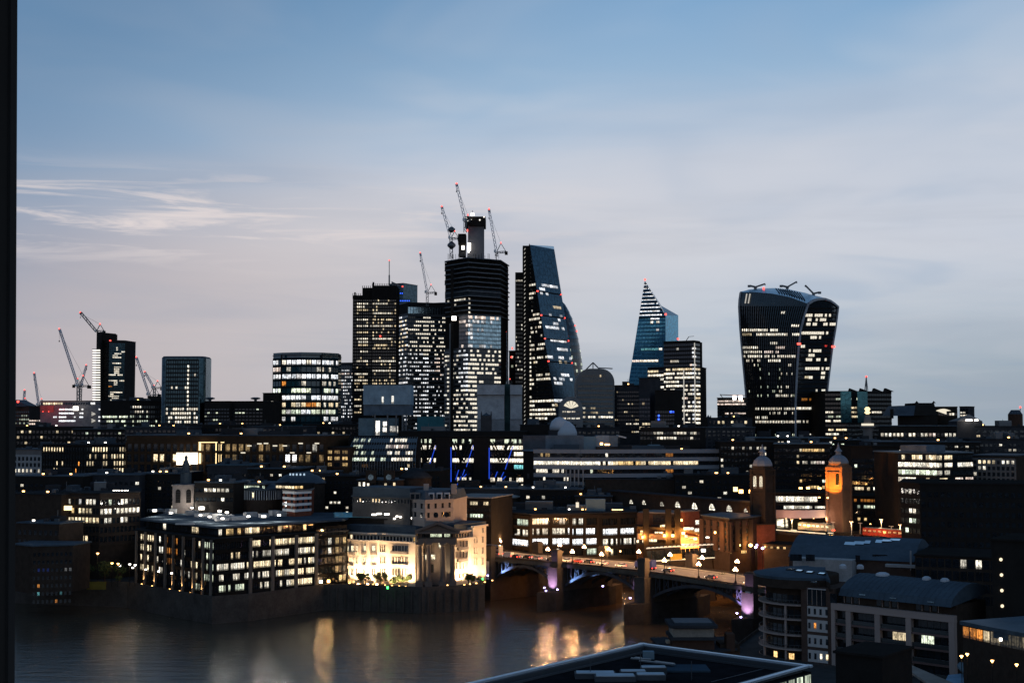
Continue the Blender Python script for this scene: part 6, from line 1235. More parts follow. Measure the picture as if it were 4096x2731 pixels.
    for k in range(11): piece('attic_window', r, LIT if k in (3, 4, 5, 6, 8, 9) else GLS, (xl + 1.6 + (wd - 3) * k / 10.4, Yp + 2.35, (zp1 + 1.8 + ze) / 2), (1.2, .12, (ze - zp1 - 1.8) * .8), color=(.9, 1, .7, .55) if k in (3, 4, 5, 6, 8, 9) else None)
    MB().box((cx_, Yp + 3, ze + .35), (wd + 3, 8, .7)).build('cornice', dk, r)
    za = zat(vz('C2', 445), Yp); x0, x1 = cx_ - wd / 2 - 1.6, cx_ + wd / 2 + 1.6
    MB().add([(x0 + 1, Yp + .4, ze + .7), (x1 - 1, Yp + .4, ze + .7), (cx_, Yp + .4, za - .8)], [(0, 1, 2)]).build('tympanum', dk, r)
    for s in (-1, 1): MB().bar((cx_ + s * (wd / 2 + 1.6), Yp, ze + .9), (cx_, Yp, za), 1.6, .9).build('raking_cornice', dk, r)
    MB().add([(x0, Yp, ze + .7), (cx_, Yp, za), (x1, Yp, ze + .7), (x0, Yp + 22, ze + .7), (cx_, Yp + 22, za), (x1, Yp + 22, ze + .7)], [(0, 1, 4, 3), (1, 2, 5, 4)]).build('pitched_roof', LEAD, r)
    wl, wr = W('C2', 1132), W('C2', 1620)
    MB().prism(back([(wl.x, Yp + 6.2), (wr.x, Yp + 6.2)], 10), 6, zp1 + 2).build('portico_wall', STONED, r)
    for x0_, x1_, y0, y1, lv in ((1425, 1458, 690, 758, 1.3), (1258, 1286, 838, 912, 1), (1330, 1380, 838, 905, .9), (1140, 1156, 730, 1080, 0), (1225, 1250, 760, 840, 0), (1330, 1360, 960, 1060, 0)):
        Y = Yp + 6.1; p, q = P(uz('C2', x0_), vz('C2', y0), Y), P(uz('C2', x1_), vz('C2', y1), Y); piece('window', r, LIT if lv else GLS, (p + q) / 2, (q.x - p.x, .12, p.z - q.z), color=(1, .88, .6, lv) if lv else None)
    # ground-floor arches and glowing doors
    for x0_, x1_, y0, y1, lv in ((280, 385, 1150, 1205, .9), (485, 520, 1165, 1210, .6), (610, 640, 1150, 1215, .9), (700, 730, 1155, 1215, .7), (805, 835, 1170, 1215, .7), (1000, 1030, 1150, 1190, .7), (1680, 1700, 1075, 1130, .5), (1720, 1745, 1075, 1125, .5)):
        c, d = onseg(left if x0_ < 1200 else right, (x0_ + x1_) / 2); Y = c.y - 1.8; p, q = P(uz('C2', x0_), vz('C2', y0), Y), P(uz('C2', x1_), vz('C2', y1), Y); piece('lit_doorway', r, LIT, (p + q) / 2 + V((0, .9, 0)), (q.x - p.x, .3, p.z - q.z), color=(1, .6, .22, lv * 1.2))
    # floodlights along the foot of the walls
    for seg, x, pw in [(left, x, 27000) for x in (300, 400, 520, 630, 740, 830, 920, 1010, 1090)] + [(right, x, 23000) for x in (1650, 1720, 1800)] + [(endb, 1890, 11000), (endb, 1985, 11000)]:
        c, d = onseg(seg, x); n = d.cross(EZ).normalized(); p = c + n * 4.2 + EZ * 6.7
        piece('floodlight', r, WRML, p - EZ * .3, (.5, .4, .3), d); light('flood_lamp', r, p, (1, .66, .37), pw, 'SPOT', .3, c + EZ * 15.5, 2.1, .8)
    c = V((XY(uz('C2', 1540), 545, 2250)[0], Yp + 2.5, 6.8)); light('flood_lamp', r, c, (1, .74, .42), 5000, 'SPOT', .3, c + V((.6, 3.4, 9)), .9, .6); piece('floodlight', r, WRML, c - EZ * .4, (.5, .4, .3))
    return r
stonehouse()
# riverside walk lamps and hedges in front
for k, (x, y) in enumerate(((600, 1158), (415, 1220), (535, 1220), (650, 1220))):
    p = P(uz('C2', x), vz('C2', y), 541); r = thing('terrace_lamp', ('globe lamp among the hedges before the floodlit house', 'leftmost small lamp on the river terrace wall', 'middle small lamp on the river terrace wall', 'rightmost small lamp on the river terrace wall')[k], 'lamp', (p.x, 541, QZ))
    MB().bar((p.x, 541, QZ), (p.x, 541, p.z), .18).build('post', BLK, r); MB().lathe((p.x, 541, p.z - .1), [(.1, 0), (.5, .3), (.5, .6), (.1, .9)], 10).build('globe', GLOB, r); light('lamp_light', r, (p.x, 540, p.z + .2), (1, .78, .5), 120, size=.3)
o = piece('navigation_light', None, lamp_mat('green_lamp', (.05, 1, .12), 7), P(uz('C2', 785), vz('C2', 1250), 530), (.7, .5, .9)); o['label'] = 'small green navigation light on the river wall'; o['category'] = 'lamp'
o = piece('navigation_light', None, lamp_mat('green_lamp', (.05, 1, .12), 7), P(uz('C2', 1978), vz('C2', 1141), 545), (.6, .5, .7)); o['label'] = 'tiny green navigation light by the bridge steps'; o['category'] = 'lamp'
# ================================================================== railway station, right of centre
def station():
    # long brick side wall with arched windows, stepping nearer to the right
    A, B = XY(2440, 690), XY(3030, 585); A, B = V((*A, 0)), V((*B, 0)); d = (B - A); n = d.cross(EZ).normalized()
    r = thing('arched_station_wall', 'long dark brick station wall with a row of half-round lit windows', 'wall', ((A + B) / 2)[:2] + (6,)); zt = zat(1985, 640)
    MB().prism(back([(A.x, A.y), (B.x, B.y)], 5), 6, zt).build('wall', BDRK, r)
    piece('coping', r, CDRK, (A + B) / 2 + n * -2 + EZ * (zt + .3), (d.length, 6, .6), d)
    for x, y, wd, lv in ((80, 160, 56, .8), (98, 160, 10, 0), (240, 170, 60, .9), (465, 188, 62, .35), (662, 200, 78, .9), (875, 218, 84, 1.2), (1093, 232, 86, 1.2), (1310, 250, 84, .7), (1517, 265, 32, 1.1)):
        if not lv: continue
        u, v = uz('C4', x), vz('C4', y + 22)
        # where the view line meets the wall
        dd = P(u, v, 1) - V((0, 0, CZ)); t = (A - V((0, 0, 0))).dot(n) / dd.dot(n); c = V((0, 0, CZ)) + dd * t
        R = max(1.2, wd * .3189 * c.y / F / 2 / .75); e = d.normalized()
        pts = [c - e * R - EZ * R * .45, c + e * R - EZ * R * .45] + [c + e * R * math.cos(math.radians(a)) + EZ * (R * math.sin(math.radians(a))) for a in range(0, 181, 15)]
        g = mob('arched_window', [q + n * .05 for q in pts], [tuple(range(len(pts)))], LIT, r); g.color = (1, .93, .75, lv * 1.3)
        k = MB(); q = [c + e * R * 1.08 * math.cos(math.radians(a)) + EZ * (R * 1.08 * math.sin(math.radians(a))) for a in range(0, 181, 15)]
        for a, b in zip(q, q[1:]): k.bar(a + n * .2, b + n * .2, .45)
        k.build('arch_ring', BRICK, g); MB().bar(c - EZ * R * .45 + n * .15, c + EZ * R + n * .15, .2).bar(c - e * R + n * .15, c + e * R + n * .15, .2).bar(c - e * R * .5 - EZ * R * .4 + n * .15, c - e * R * .5 + EZ * R * .85 + n * .15, .15).bar(c + e * R * .5 - EZ * R * .4 + n * .15, c + e * R * .5 + EZ * R * .85 + n * .15, .15).build('glazing_bars', BLK, g)
    for x in (325, 440):
        p = P(uz('B5', x), vz('B5', 755), 590); piece('floodlight', r, WRML, p, (1.7, .7, 1.5)); light('flood_lamp', r, p + V((0, -2.0, .2)), (1, .42, .10), 1800, size=.4)
    piece('lit_panel', r, lamp_mat('amber_sign', (1, .7, .3), 3), P(uz('B5', 262), vz('B5', 730), 592), (1.8, .3, 1.9))
    # towers
    def tower(lab, u, Y, v_d, v_t, v_sp, wpx, orange):
        c = P(u, v_d, Y); wd = wpx / F * Y; r = thing('domed_station_tower', lab, 'tower', (c.x, Y, 6)); m = mat('tower_brick_lit', (.17, .10, .065), .85, 0, .25, .4, .2) if orange else BDRK  # paler brick copy for the floodlit tower, darker one for the shadowed tower
        zt = zat(v_d + 8, Y); MB().box((c.x, Y, (6 + zt) / 2), (wd, wd, zt - 6)).build('tower', m, r)
        for z in (zt - 1, zt - 3, zat(v_d + 108, Y)): piece('cornice', r, m, (c.x, Y, z), (wd + .9, wd + .9, .6))
        for sx in (-1, 1):
            for sy in (-1, 1): piece('corner_pier', r, m, (c.x + sx * wd * .47, Y + sy * wd * .47, (6 + zt) / 2), (wd * .16, wd * .16, zt - 7))
        for s in (-.22, .22):
            for (cc, ex_) in ((V((c.x + s * wd, Y - wd / 2 - .04, zat(v_d + 58, Y))), EX), (V((c.x - wd / 2 - .04, Y + s * wd, zat(v_d + 58, Y))), EY)):
                R = wd * .11; pts = [cc + ex_ * R - EZ * R * 3.4, cc - ex_ * R - EZ * R * 3.4][::-1] + [cc + ex_ * R * math.cos(math.radians(a)) + EZ * R * (1.6 + math.sin(math.radians(a))) for a in range(0, 181, 20)]
                if orange and ex_ is EX and s < 0: continue
                g = mob('arched_opening', pts, [tuple(range(len(pts)))], LIT if not orange else GLS, r)
                if not orange: g.color = (1, .85, .6, .6)
                piece('balustrade', g, STONED, cc - EZ * R * 3.9 , (R * 2, .2, R * .9), ex_)
        zd = zat(v_d, Y); h = zat(v_t, Y) - zd
        MB().lathe((c.x, Y, zt), [(wd * .60, 0), (wd * .60, zd - zt)], 8).build('drum', m, r)
        MB().lathe((c.x, Y, zd), [(wd * .60, 0), (wd * .59, h * .2), (wd * .50, h * .55), (wd * .34, h * .82), (wd * .16, h)], 8).build('dome', mat('dome_lead', (.17, .19, .22), .5, .2, .2), r)
        MB().lathe((c.x, Y, zd + h), [(wd * .17, 0), (wd * .15, h * .35), (wd * .24, h * .38), (wd * .08, h * .8), (.1, zat(v_sp, Y) - zd - h)], 8).build('lantern', mat('dome_lead', (.17, .19, .22)), r)
        r.rotation_euler.z = -.78
        return r, c, wd
    tower('left domed brick station tower, in shadow', 3050, 560, 1862, 1823, 1776, 66, False)
    r2, c, wd = tower('right domed brick station tower, lit orange on one side', 3354, 575, 1852, 1818, 1770, 68, True)
    for k in range(2): q = V((c.x - 2 + 4 * k, 575 - 12, zat(1985, 575))); piece('floodlight', r2, WRML, q, (.6, .5, .5)); light('flood_lamp', r2, q + V((0, .8, .3)), (1, .30, .03), 30000, 'SPOT', .4, V((c.x, 575 - wd / 2, zat(1908, 575))), 1.35)
    # station building between the towers
    Y = 590
    r, pl, z1 = block('station_concourse', 'station building with two bright floors above a rounded pink-lit canopy and train shed', [(3092, Y), (3300, Y - 4)], 1972, zb=6, dep=30, wall=BLK, roof=BLK, faces=[dict(rows=(1978, 2052, 2), nb=20, win=(.92, .62), sep=True, lit=L('B5', [(705, 1195, 800, 880, 'W', 1.35, .97), (715, 1310, 918, 970, 'W', 1.1, .8)]))])
    rx0, rx1 = P(3098, 2050, 585), P(3327, 2050, 578)
    can = mat('pink_lit_canopy', (.40, .30, .28), .7, 0, .1)  # pink lighting of the fascia is put into its colour
    def SC(s, t):
        x = rx0.x + (rx1.x - rx0.x) * s; return V((x, 585 - 7 * s - 8 * math.sin(math.pi * min(1, s * 1.0)) * .5, zat(2073 - s * 8, 582) + (zat(2040 - 6 * s, 582) - zat(2073 - s * 8, 582)) * t))
    MB().grid(SC, 20, 1).build('canopy_fascia', can, r, smooth=True)
    g = MB(); n_ = 20
    g.add([SC(i / n_, 1) for i in range(n_ + 1)] + [V((SC(i / n_, 1).x, 592, SC(i / n_, 1).z)) for i in range(n_ + 1)], [(i, i + 1, n_ + 2 + i, n_ + 1 + i) for i in range(n_)]).build('canopy_roof', BLK, r)
    g = MB(); g.add([SC(i / n_, 0) for i in range(n_ + 1)] + [V((SC(i / n_, 0).x, 592, SC(i / n_, 0).z)) for i in range(n_ + 1)], [(i, i + 1, n_ + 2 + i, n_ + 1 + i) for i in range(n_)]).build('canopy_soffit', CONC, r)
    for k in range(4): p = SC(.15 + k * .23, 0); light('canopy_lamp', r, p + V((0, -4.5, .4)), (1, .72, .62), 500, size=.3); piece('canopy_light', r, WRML, p + V((0, -4.5, .2)), (.4, .2, .15))
    # viaduct deck with platforms, rails and overhead posts
    za = zat(2118, 575)
    a, b = XY(3085, 590), XY(3800, 520)
    A, B = V((*a, 0)), V((*b, 0)); dd = (B - A); n = dd.cross(EZ).normalized()
    v = thing('railway_viaduct', 'lit railway viaduct with platforms and rails curving right from the station', 'bridge', (a[0], a[1], 6))
    zd = zat(2128, 578)
    piece('deck', v, CDRK, (A + B) / 2 - n * 10 + EZ * (zd - 1.2), (dd.length, 22, 1.6), dd)
    piece('deck_girder', v, BLK, (A + B) / 2 + n * 1.5 + EZ * (zd - 3), (dd.length, .8, 3.4), dd)
    for k in range(9): c_ = A + dd * (k + .5) / 9 - n * 9; piece('pier', v, BDRK, (c_.x, c_.y, (6 + zd - 2) / 2 - 2), (3, 18, zd + 2), dd)
    for k, off in enumerate((0, 4.5, 9, 13.5)):
        piece('platform_edge', v, lamp_mat('platform_glow', (1, .80, .52), 1.0) if k < 2 else mat('platform', (.4, .37, .33)), A.lerp(B, .15 + .02 * k) - n * off + EZ * (zd + .25), (dd.length * (.34 - .03 * k), .5, .4), dd)
        piece('rail', v, mat('rail_steel', (.4, .38, .36), .3, 1), A.lerp(B, .5) - n * (off + 2) + EZ * (zd - .3), (dd.length, .2, .2), dd)
    for k in range(10):
        p = A + dd * (.12 + k * .075) - n * random.uniform(0, 8) + EZ * zd; h = random.uniform(3.5, 7); q = MB(); q.bar(p, p + EZ * h, .22).bar(p + EZ * h - dd.normalized() * 1, p + EZ * h + dd.normalized() * 1, .22); q.build('signal_post', mat('post_grey', (.5, .45, .38), .6), v)
        if k % 2 == 0: piece('platform_lamp', v, WRML, p + EZ * (h - .2), (.5, .3, .25)); light('platform_light', v, p + EZ * (h - .9) + n * .8, (1, .72, .40), 1000, size=.3)
    # lit shed interior under the canopy
    p, q = P(3107, 2078, 586), P(3250, 2112, 586); piece('lit_shed', v, LIT, ((p.x + q.x) / 2, 589, (p.z + q.z) / 2), (q.x - p.x, .3, p.z - q.z), color=(1, .86, .6, 1.5))
    for k in range(5): piece('shed_post', v, BLK, (p.x + (q.x - p.x) * k / 4, 588, (p.z + q.z) / 2), (.5, .5, p.z - q.z))
    # trains
    def train(lab, s0, s1, off, body, glow, m2):
        c0, c1 = A.lerp(B, s0) - n * off, A.lerp(B, s1) - n * off; L_ = (c1 - c0).length; t = thing('passenger_train', lab, 'train', (c0 + c1) / 2 + EZ * zd)
        e = dd.normalized(); md = (c0 + c1) / 2 + EZ * (zd + 2.3)
        MB().box(md - e * .8, (L_ - 3, 2.8, 2.9), e).build('carriage', body, t)
        x = md + e * (L_ / 2 - 1.5); u_ = n * 1.4
        MB().add([x - e * 1 - u_ - EZ * 1.45, x - e * 1 + u_ - EZ * 1.45, x - e * 1 + u_ + EZ * 1.45, x - e * 1 - u_ + EZ * 1.45, x + e * 1.4 - u_ * .8 - EZ * 1.3, x + e * 1.4 + u_ * .8 - EZ * 1.3, x + e * .6 + u_ * .8 + EZ * 1.2, x + e * .6 - u_ * .8 + EZ * 1.2], [(4, 5, 6, 7), (0, 4, 7, 3), (1, 2, 6, 5), (3, 7, 6, 2), (0, 1, 5, 4)]).build('cab', m2, t)
        for k in range(int(L_ / 2.6)): piece('window', t, LIT, md - e * (L_ / 2 - 1.8 - k * 2.4) + n * 1.42 + EZ * .4, (1.5, .1, .9), e, EZ, glow)
        MB().box(md + EZ * 1.6, (L_ - 3.4, 2.2, .4), e).build('roof', STEEL, t); MB().box(md - EZ * 1.75 - e * .8, (L_ - 4, 2.2, .7), e).build('bogies', BLK, t)
        for s in (-.6, .6): piece('tail_light', t, lamp_mat('tail_lamp', (1, .04, .02), 8), x + e * 1.35 + n * s - EZ * .8, (.2, .4, .35), e)
    train('pale yellow-lit train leaving the station canopy', .12, .33, 4.5, mat('train_cream', (.5, .44, .3), .5), (1, .85, .5, 1.3), mat('train_cream', (.5, .44, .3)))
    train('red train standing at the right end of the viaduct', .52, .82, 2, mat('train_red', (.35, .05, .03), .5), (1, .4, .15, .5), mat('train_red', (.35, .05, .03)))
    p = A.lerp(B, .62) + n * 5 + EZ * (zd + 6); light('platform_light', v, p - EZ * .8, (1, .5, .25), 2600, size=.4); piece('platform_lamp', v, WRML, p, (.5, .3, .25))
station()
# --- dark blocks round the station
block('amber_hall_block', 'black office with one amber lit hall window between the two domed towers', [(3096, 690), (3320, 684)], 1776, zb=6, dep=30, wall=BLK, roof=ZINC, faces=[dict(rows=(1788, 1960, 7), nb=20, win=(.8, .5), lit=L('B5', [(1025, 1280, 262, 328, 'Y', 1.1, 1), (985, 1010, 270, 310, 'K', 1), (950, 985, 345, 380, 'K', 1), (955, 985, 430, 465, 'K', 1.1), (1030, 1180, 430, 460, 'W', .5, .6), (1190, 1290, 425, 490, 'P', .9, .7), (990, 1060, 595, 620, 'Y', .9, .8), (1255, 1310, 590, 620, 'G', 1), (1060, 1280, 680, 730, 'Y', .8, .7)]))], plant=2)
for x, y in ((1005, 718), (1090, 715), (1220, 720)):
    p = P(uz('B5', x), vz('B5', y), 620); o = thing('street_flood', {1005: 'left orange flood lamp behind the station concourse', 1090: 'middle orange flood lamp behind the station concourse', 1220: 'right orange flood lamp behind the station concourse'}[x], 'lamp', (p.x, p.y, 6)); MB().bar((p.x, p.y, 6), p, .25).build('post', BLK, o); piece('lamp_head', o, WRML, p, (1.4, .6, .9)); light('lamp_light', o, p + V((0, -1, -.3)), (1, .5, .15), 450, size=.3)
block('mirror_grid_office', 'dark office with faint reflections and a bright glass lobby right of the orange tower', [(3404, 640), (3490, 634), (3598, 640)], 1786, zb=6, dep=34, wall=BLK, roof=BLK, plant=1,
      faces=[dict(rows=(1830, 1965, 6), nb=7, win=(.85, .6), lit=L('B5', [(1600, 1660, 440, 465, 'G', 1.1), (1560, 1580, 440, 640, 'W', .8, .4), (1620, 1785, 690, 735, 'K', .9, .7)])), dict(rows=(1800, 1965, 7), nb=12, win=(.85, .6), lit=L('B5', [(1900, 2010, 330, 400, 'K', .22, .6), (1880, 2010, 400, 560, 'G', .15, .4), (1810, 1840, 440, 465, 'G', 1.1), (1815, 2090, 670, 750, 'W', 1.2, .97)]))])
block('quayside_terrace_block', 'dark building with orange and ivory rooms right of the right domed tower', [(3402, 600), (3612, 590)], 1985, zb=6, dep=24, wall=BLK, roof=BLK, faces=[dict(rows=(1990, 2090, 4), nb=16, win=(.8, .5), lit=L('B5', [(1590, 1910, 815, 870, 'O', .3, .6), (1595, 1900, 920, 995, 'G', .8, .75), (2010, 2138, 850, 950, 'O', .5, .6), (1985, 2138, 960, 1045, 'K', 1.2, .9), (1580, 1930, 1010, 1080, 'Y', .6, .35), (2050, 2110, 1060, 1110, 'G', .7, .7)]))])
r, pl, z1 = block('bright_floors_office', 'office with three dazzling glazed floors stepping right, at the right', [(3592, 560), (3745, 548), (3890, 562)], 1812, zb=6, dep=30, wall=BLK, roof=ZINC,
      faces=[dict(rows=(1814, 1934, 4), nb=11, win=(.94, .68), sep=True, band=BLK, lit=L('B6', [(290, 330, 335, 375, 'K', 1), (425, 555, 335, 392, 'K', 1.2), (270, 700, 405, 485, 'W', 1.6, 1), (270, 700, 495, 570, 'G', 1.3, .9), (270, 520, 585, 660, 'W', 1.2, .9), (570, 610, 590, 640, 'K', 1.2), (580, 690, 335, 395, 'K', 1.1)])),
             dict(rows=(1814, 1934, 4), nb=14, win=(.94, .62), sep=True, band=BLK, lit=L('B6', [(585, 870, 320, 395, 'K', 1, .8), (700, 1105, 395, 480, 'W', 1.1, .85), (680, 760, 495, 570, 'W', .9, .7), (760, 980, 500, 550, 'W', .6, .3), (680, 860, 580, 660, 'K', 1, .7), (900, 1105, 570, 660, 'P', .9, .85)]))])
MB().prism(back([XY(3600, 560), XY(3704, 551)], 14), z1 + .6, zat(1780, 556)).build('penthouse', mat('penthouse_blue', (.1, .125, .15)), r)
block('grid_stone_office', 'dim stone office with a square grid front right of the dazzling floors', [(3890, 575), (4060, 565)], 1822, zb=6, dep=30, wall=BDRK, roof=LEAD, faces=[dict(rows=(1836, 1932, 4), nb=9, win=(.6, .62), sep=True, pier=STONED, band=STONED, lit=[(3890, 4060, 1838, 1846, 'W', .9, .6), (3905, 3985, 1846, 1862, 'K', 1.1, .9), (4030, 4046, 1850, 1868, 'W', 1.1, 1), (3890, 3945, 1868, 1905, 'W', .9, .5)])])
# --- streets by the bridge foot: orange-lit ramps, canopies, glass walkway
def orange():
    Y = 585
    r = thing('car_park_ramp', 'open car park with sloping ramps glowing orange beside the bridge', 'building', (*XY(2680, Y), 6))
    wl = mat('ramp_wall', (.42, .30, .22), .8, 0, .15)
    def slab(nm, x0, y0, x1, y1, h, m, Yk=Y, d=3):
        a, b = P(uz('C4', x0), vz('C4', y0), Yk), P(uz('C4', x1), vz('C4', y1), Yk); dd = b - a; MB().box((a + b) / 2 + V((0, d / 2, 0)), (dd.length, d, h), dd, EZ).build(nm, m, r)
    slab('rear_wall', 150, 620, 985, 640, 21, BRICK, Y + 12, 2)
    slab('ramp_parapet', 690, 660, 985, 690, 4.6, wl, Y + 2); slab('ramp_parapet', 160, 610, 690, 620, 2.4, wl, Y + 6); slab('upper_parapet', 740, 560, 985, 570, 2, wl, Y + 8)
    slab('lower_ramp', 700, 770, 980, 740, 2.5, wl, Y - 2); slab('deck', 150, 700, 990, 720, .8, CDRK, Y + 4, 10)
    slab('canopy', 150, 500, 690, 520, 1.2, BLK, Y - 2, 10); slab('canopy', 690, 520, 980, 580, 1.2, BLK, Y - 3, 10)
    for x in (265, 545, 660): a = P(uz('C4', x), vz('C4', 640), Y - 3); MB().box((a.x, a.y, zat(vz('C4', 650), Y - 3)), (2.4, 2, 26)).build('column', BLK, r)
    for x0, x1, y0, y1, lv, c in ((145, 175, 655, 690, 1.8, 'K'), (215, 250, 655, 690, 1.8, 'K'), (280, 400, 645, 680, 1.5, 'K'), (370, 470, 552, 572, 1.3, 'K'), (420, 485, 455, 480, 1.3, 'K'), (715, 840, 484, 520, 1.4, 'W'), (850, 970, 497, 545, 1.5, 'W'), (860, 978, 395, 455, 1.2, 'W'), (745, 785, 592, 630, 1.4, 'W'), (805, 850, 625, 638, 1.3, 'K'), (700, 980, 700, 722, 1.1, 'W'), (190, 240, 535, 580, 1, 'Y')):
        a, b = P(uz('C4', x0), vz('C4', y0), Y + 1.2), P(uz('C4', x1), vz('C4', y1), Y + 1.2)
        for k in range(max(1, int((x1 - x0) / 40))):
            m_ = max(1, int((x1 - x0) / 40)); piece('lit_opening', r, LIT, ((a.x + (b.x - a.x) * (k + .5) / m_), Y + 1.2 if y0 > 500 else Y - 4, (a.z + b.z) / 2), ((b.x - a.x) / m_ * .9, .2, a.z - b.z), color=(*COL[c], lv))
    for x, y, pw in ((500, 600, 2600), (600, 600, 1500), (230, 620, 1600), (730, 570, 2600), (880, 640, 1800), (760, 730, 1500)):
        p = P(uz('C4', x), vz('C4', y), Y - 3); piece('sodium_lamp', r, WRML, p, (1.2, .5, .9)); light('sodium_light', r, p + V((0, -1.5, .3)), (1, .36, .06), pw * 7, size=.3)
    # brick stair tower beside it
    r2, pl, z1 = block('brick_stair_tower', 'orange-lit brick stair tower with a pale sloping top beside the car park', [(2698, 592), (2735, 588)], 2045, zb=6, dep=10, wall=BRED, roof=STONED); piece('wall_lamp', r2, WRML, P(uz('C4', 710), vz('C4', 405), 586), (.7, .4, 1)); light('wall_light', r2, P(uz('C4', 700), vz('C4', 420), 583), (1, .42, .1), 1800, size=.3)
    block('pale_eaves_shed', 'dark shed with a long pale eaves line above the car park', [(2558, 600), (2700, 592)], 2050, zb=6, dep=16, wall=BDRK, roof=STONED, faces=[dict(rows=(2058, 2085, 1), nb=24, win=(.5, .9))])
    # brick block right
    r3, pl, z1 = block('brick_quay_block', 'tall narrow-bayed brick block with an orange wall lamp right of the car park', [(2808, 560), (2918, 540), (3000, 548)], 2062, zb=6, dep=18, wall=mat('quay_brick', (.038, .026, .02), .85, 0, .3, .5, .3), roof=LEAD, faces=[dict(rows=(2080, 2200, 4), nb=4, win=(.32, .6), sep=True, pier=BRICK, pd=.5), dict(rows=(2080, 2200, 4), nb=3, win=(.32, .6), sep=True, pier=BDRK, pd=.5)])
    p = P(uz('C4', 1130), vz('C4', 560), 543); piece('wall_lamp', r3, WRML, p, (.7, .5, .8)); light('wall_light', r3, p + V((0, -1.6, -.4)), (1, .40, .08), 2400, size=.3)
    p = P(uz('C4', 1035), vz('C4', 622), 543); piece('lit_bracket', r3, WHTL, p, (1.2, .3, .5))
    for x in (1330, 1490): p = P(uz('C4', x), vz('C4', 805), 540); piece('lit_doorway', r3, LIT, p, (2 if x > 1400 else .7, .3, 1.2), color=(1, .6, .2, .9))
    # orange alley with bright globes
    for k, (x, y, s) in enumerate(((1575, 720, 2.0), (1640, 745, 1.3), (1725, 757, 1.3), (1655, 715, .9))):
        p = P(uz('C4', x), vz('C4', y), 545); o = thing('alley_lamp', ('largest orange alley lamp below the left domed tower', 'white globe lamp in the middle of the orange alley', 'white globe lamp at the right of the orange alley', 'smallest globe lamp at the top of the orange alley')[k], 'lamp', (p.x, p.y, 6))
        MB().bar((p.x, p.y, 6), p, .2).build('post', BLK, o); MB().lathe(p - EZ * s * .35, [(.1, 0), (s * .4, s * .2), (s * .4, s * .5), (.1, s * .7)], 10).build('globe', WRML if k == 0 else VIOL, o); light('lamp_light', o, p + V((0, -1.2, .5)), (1, .42, .1), 3500 if k == 0 else 800, size=.3)
    block('alley_wall', 'dark brick wall catching orange light below the left domed tower', [(2996, 552), (3100, 556)], 2100, zb=6, dep=10, wall=BRED, roof=BDRK)
    block('quay_pub', 'low dark pub with a strip of small amber windows on the quay', [(3055, 545), (3260, 535)], 2178, zb=6, dep=14, wall=BDRK, roof=BLK, faces=[dict(rows=(2184, 2200, 1), nb=16, win=(.7, .6), lit=L('B5', [(620, 850, 1370, 1420, 'Y', 1, .75)]))])
    # glazed walkway
    a, b = P(uz('C4', 275), vz('C4', 840), 560), P(uz('C4', 1135), vz('C4', 790), 552); dd = b - a
    w_ = thing('glazed_walkway', 'glass-sided walkway with a lit white roof and yellow barrier beside the bridge', 'walkway', (a + b) / 2)
    piece('floor', w_, lamp_mat('platform_glow', (1, .80, .52), 1.0), (a + b) / 2 - EZ * 2.6, (dd.length, 3, .3), dd); piece('roof', w_, lamp_mat('walk_roof', (1, .85, .65), .8), (a + b) / 2 + EZ * 2.7, (dd.length, 3.2, .35), dd)
    for k in range(17): c = a.lerp(b, k / 16); piece('post', w_, BLK, c, (.2, .2, 5.2), dd); piece('roof_rib', w_, BLK, c + EZ * 2.95, (.25, 3.4, .2), dd)
    for k in range(16): c = a.lerp(b, (k + .5) / 16); piece('glass_pane', w_, GLS, c + V((0, -1.3, -.3)), (dd.length / 16 * .9, .06, 4), dd)
    for k in range(10): c = a.lerp(b, .33 + k * .018) + V((0, -3, -1.2)); piece('barrier_stripe', w_, mat('barrier_yellow', (.5, .33, .06), .6), c, (.45, .3, 2.4), dd, V((.3, 0, 1)))
    piece('support', w_, BDRK, (a + b) / 2 - EZ * ((a.z - 2.8 - WZ) / 2 + 2.9), (dd.length * .96, 2.4, a.z - WZ - 3), dd)
    piece('screen', w_, WHTL, a.lerp(b, .82) + V((0, -1.5, .6)), (1.8, .15, 1.1))
orange()
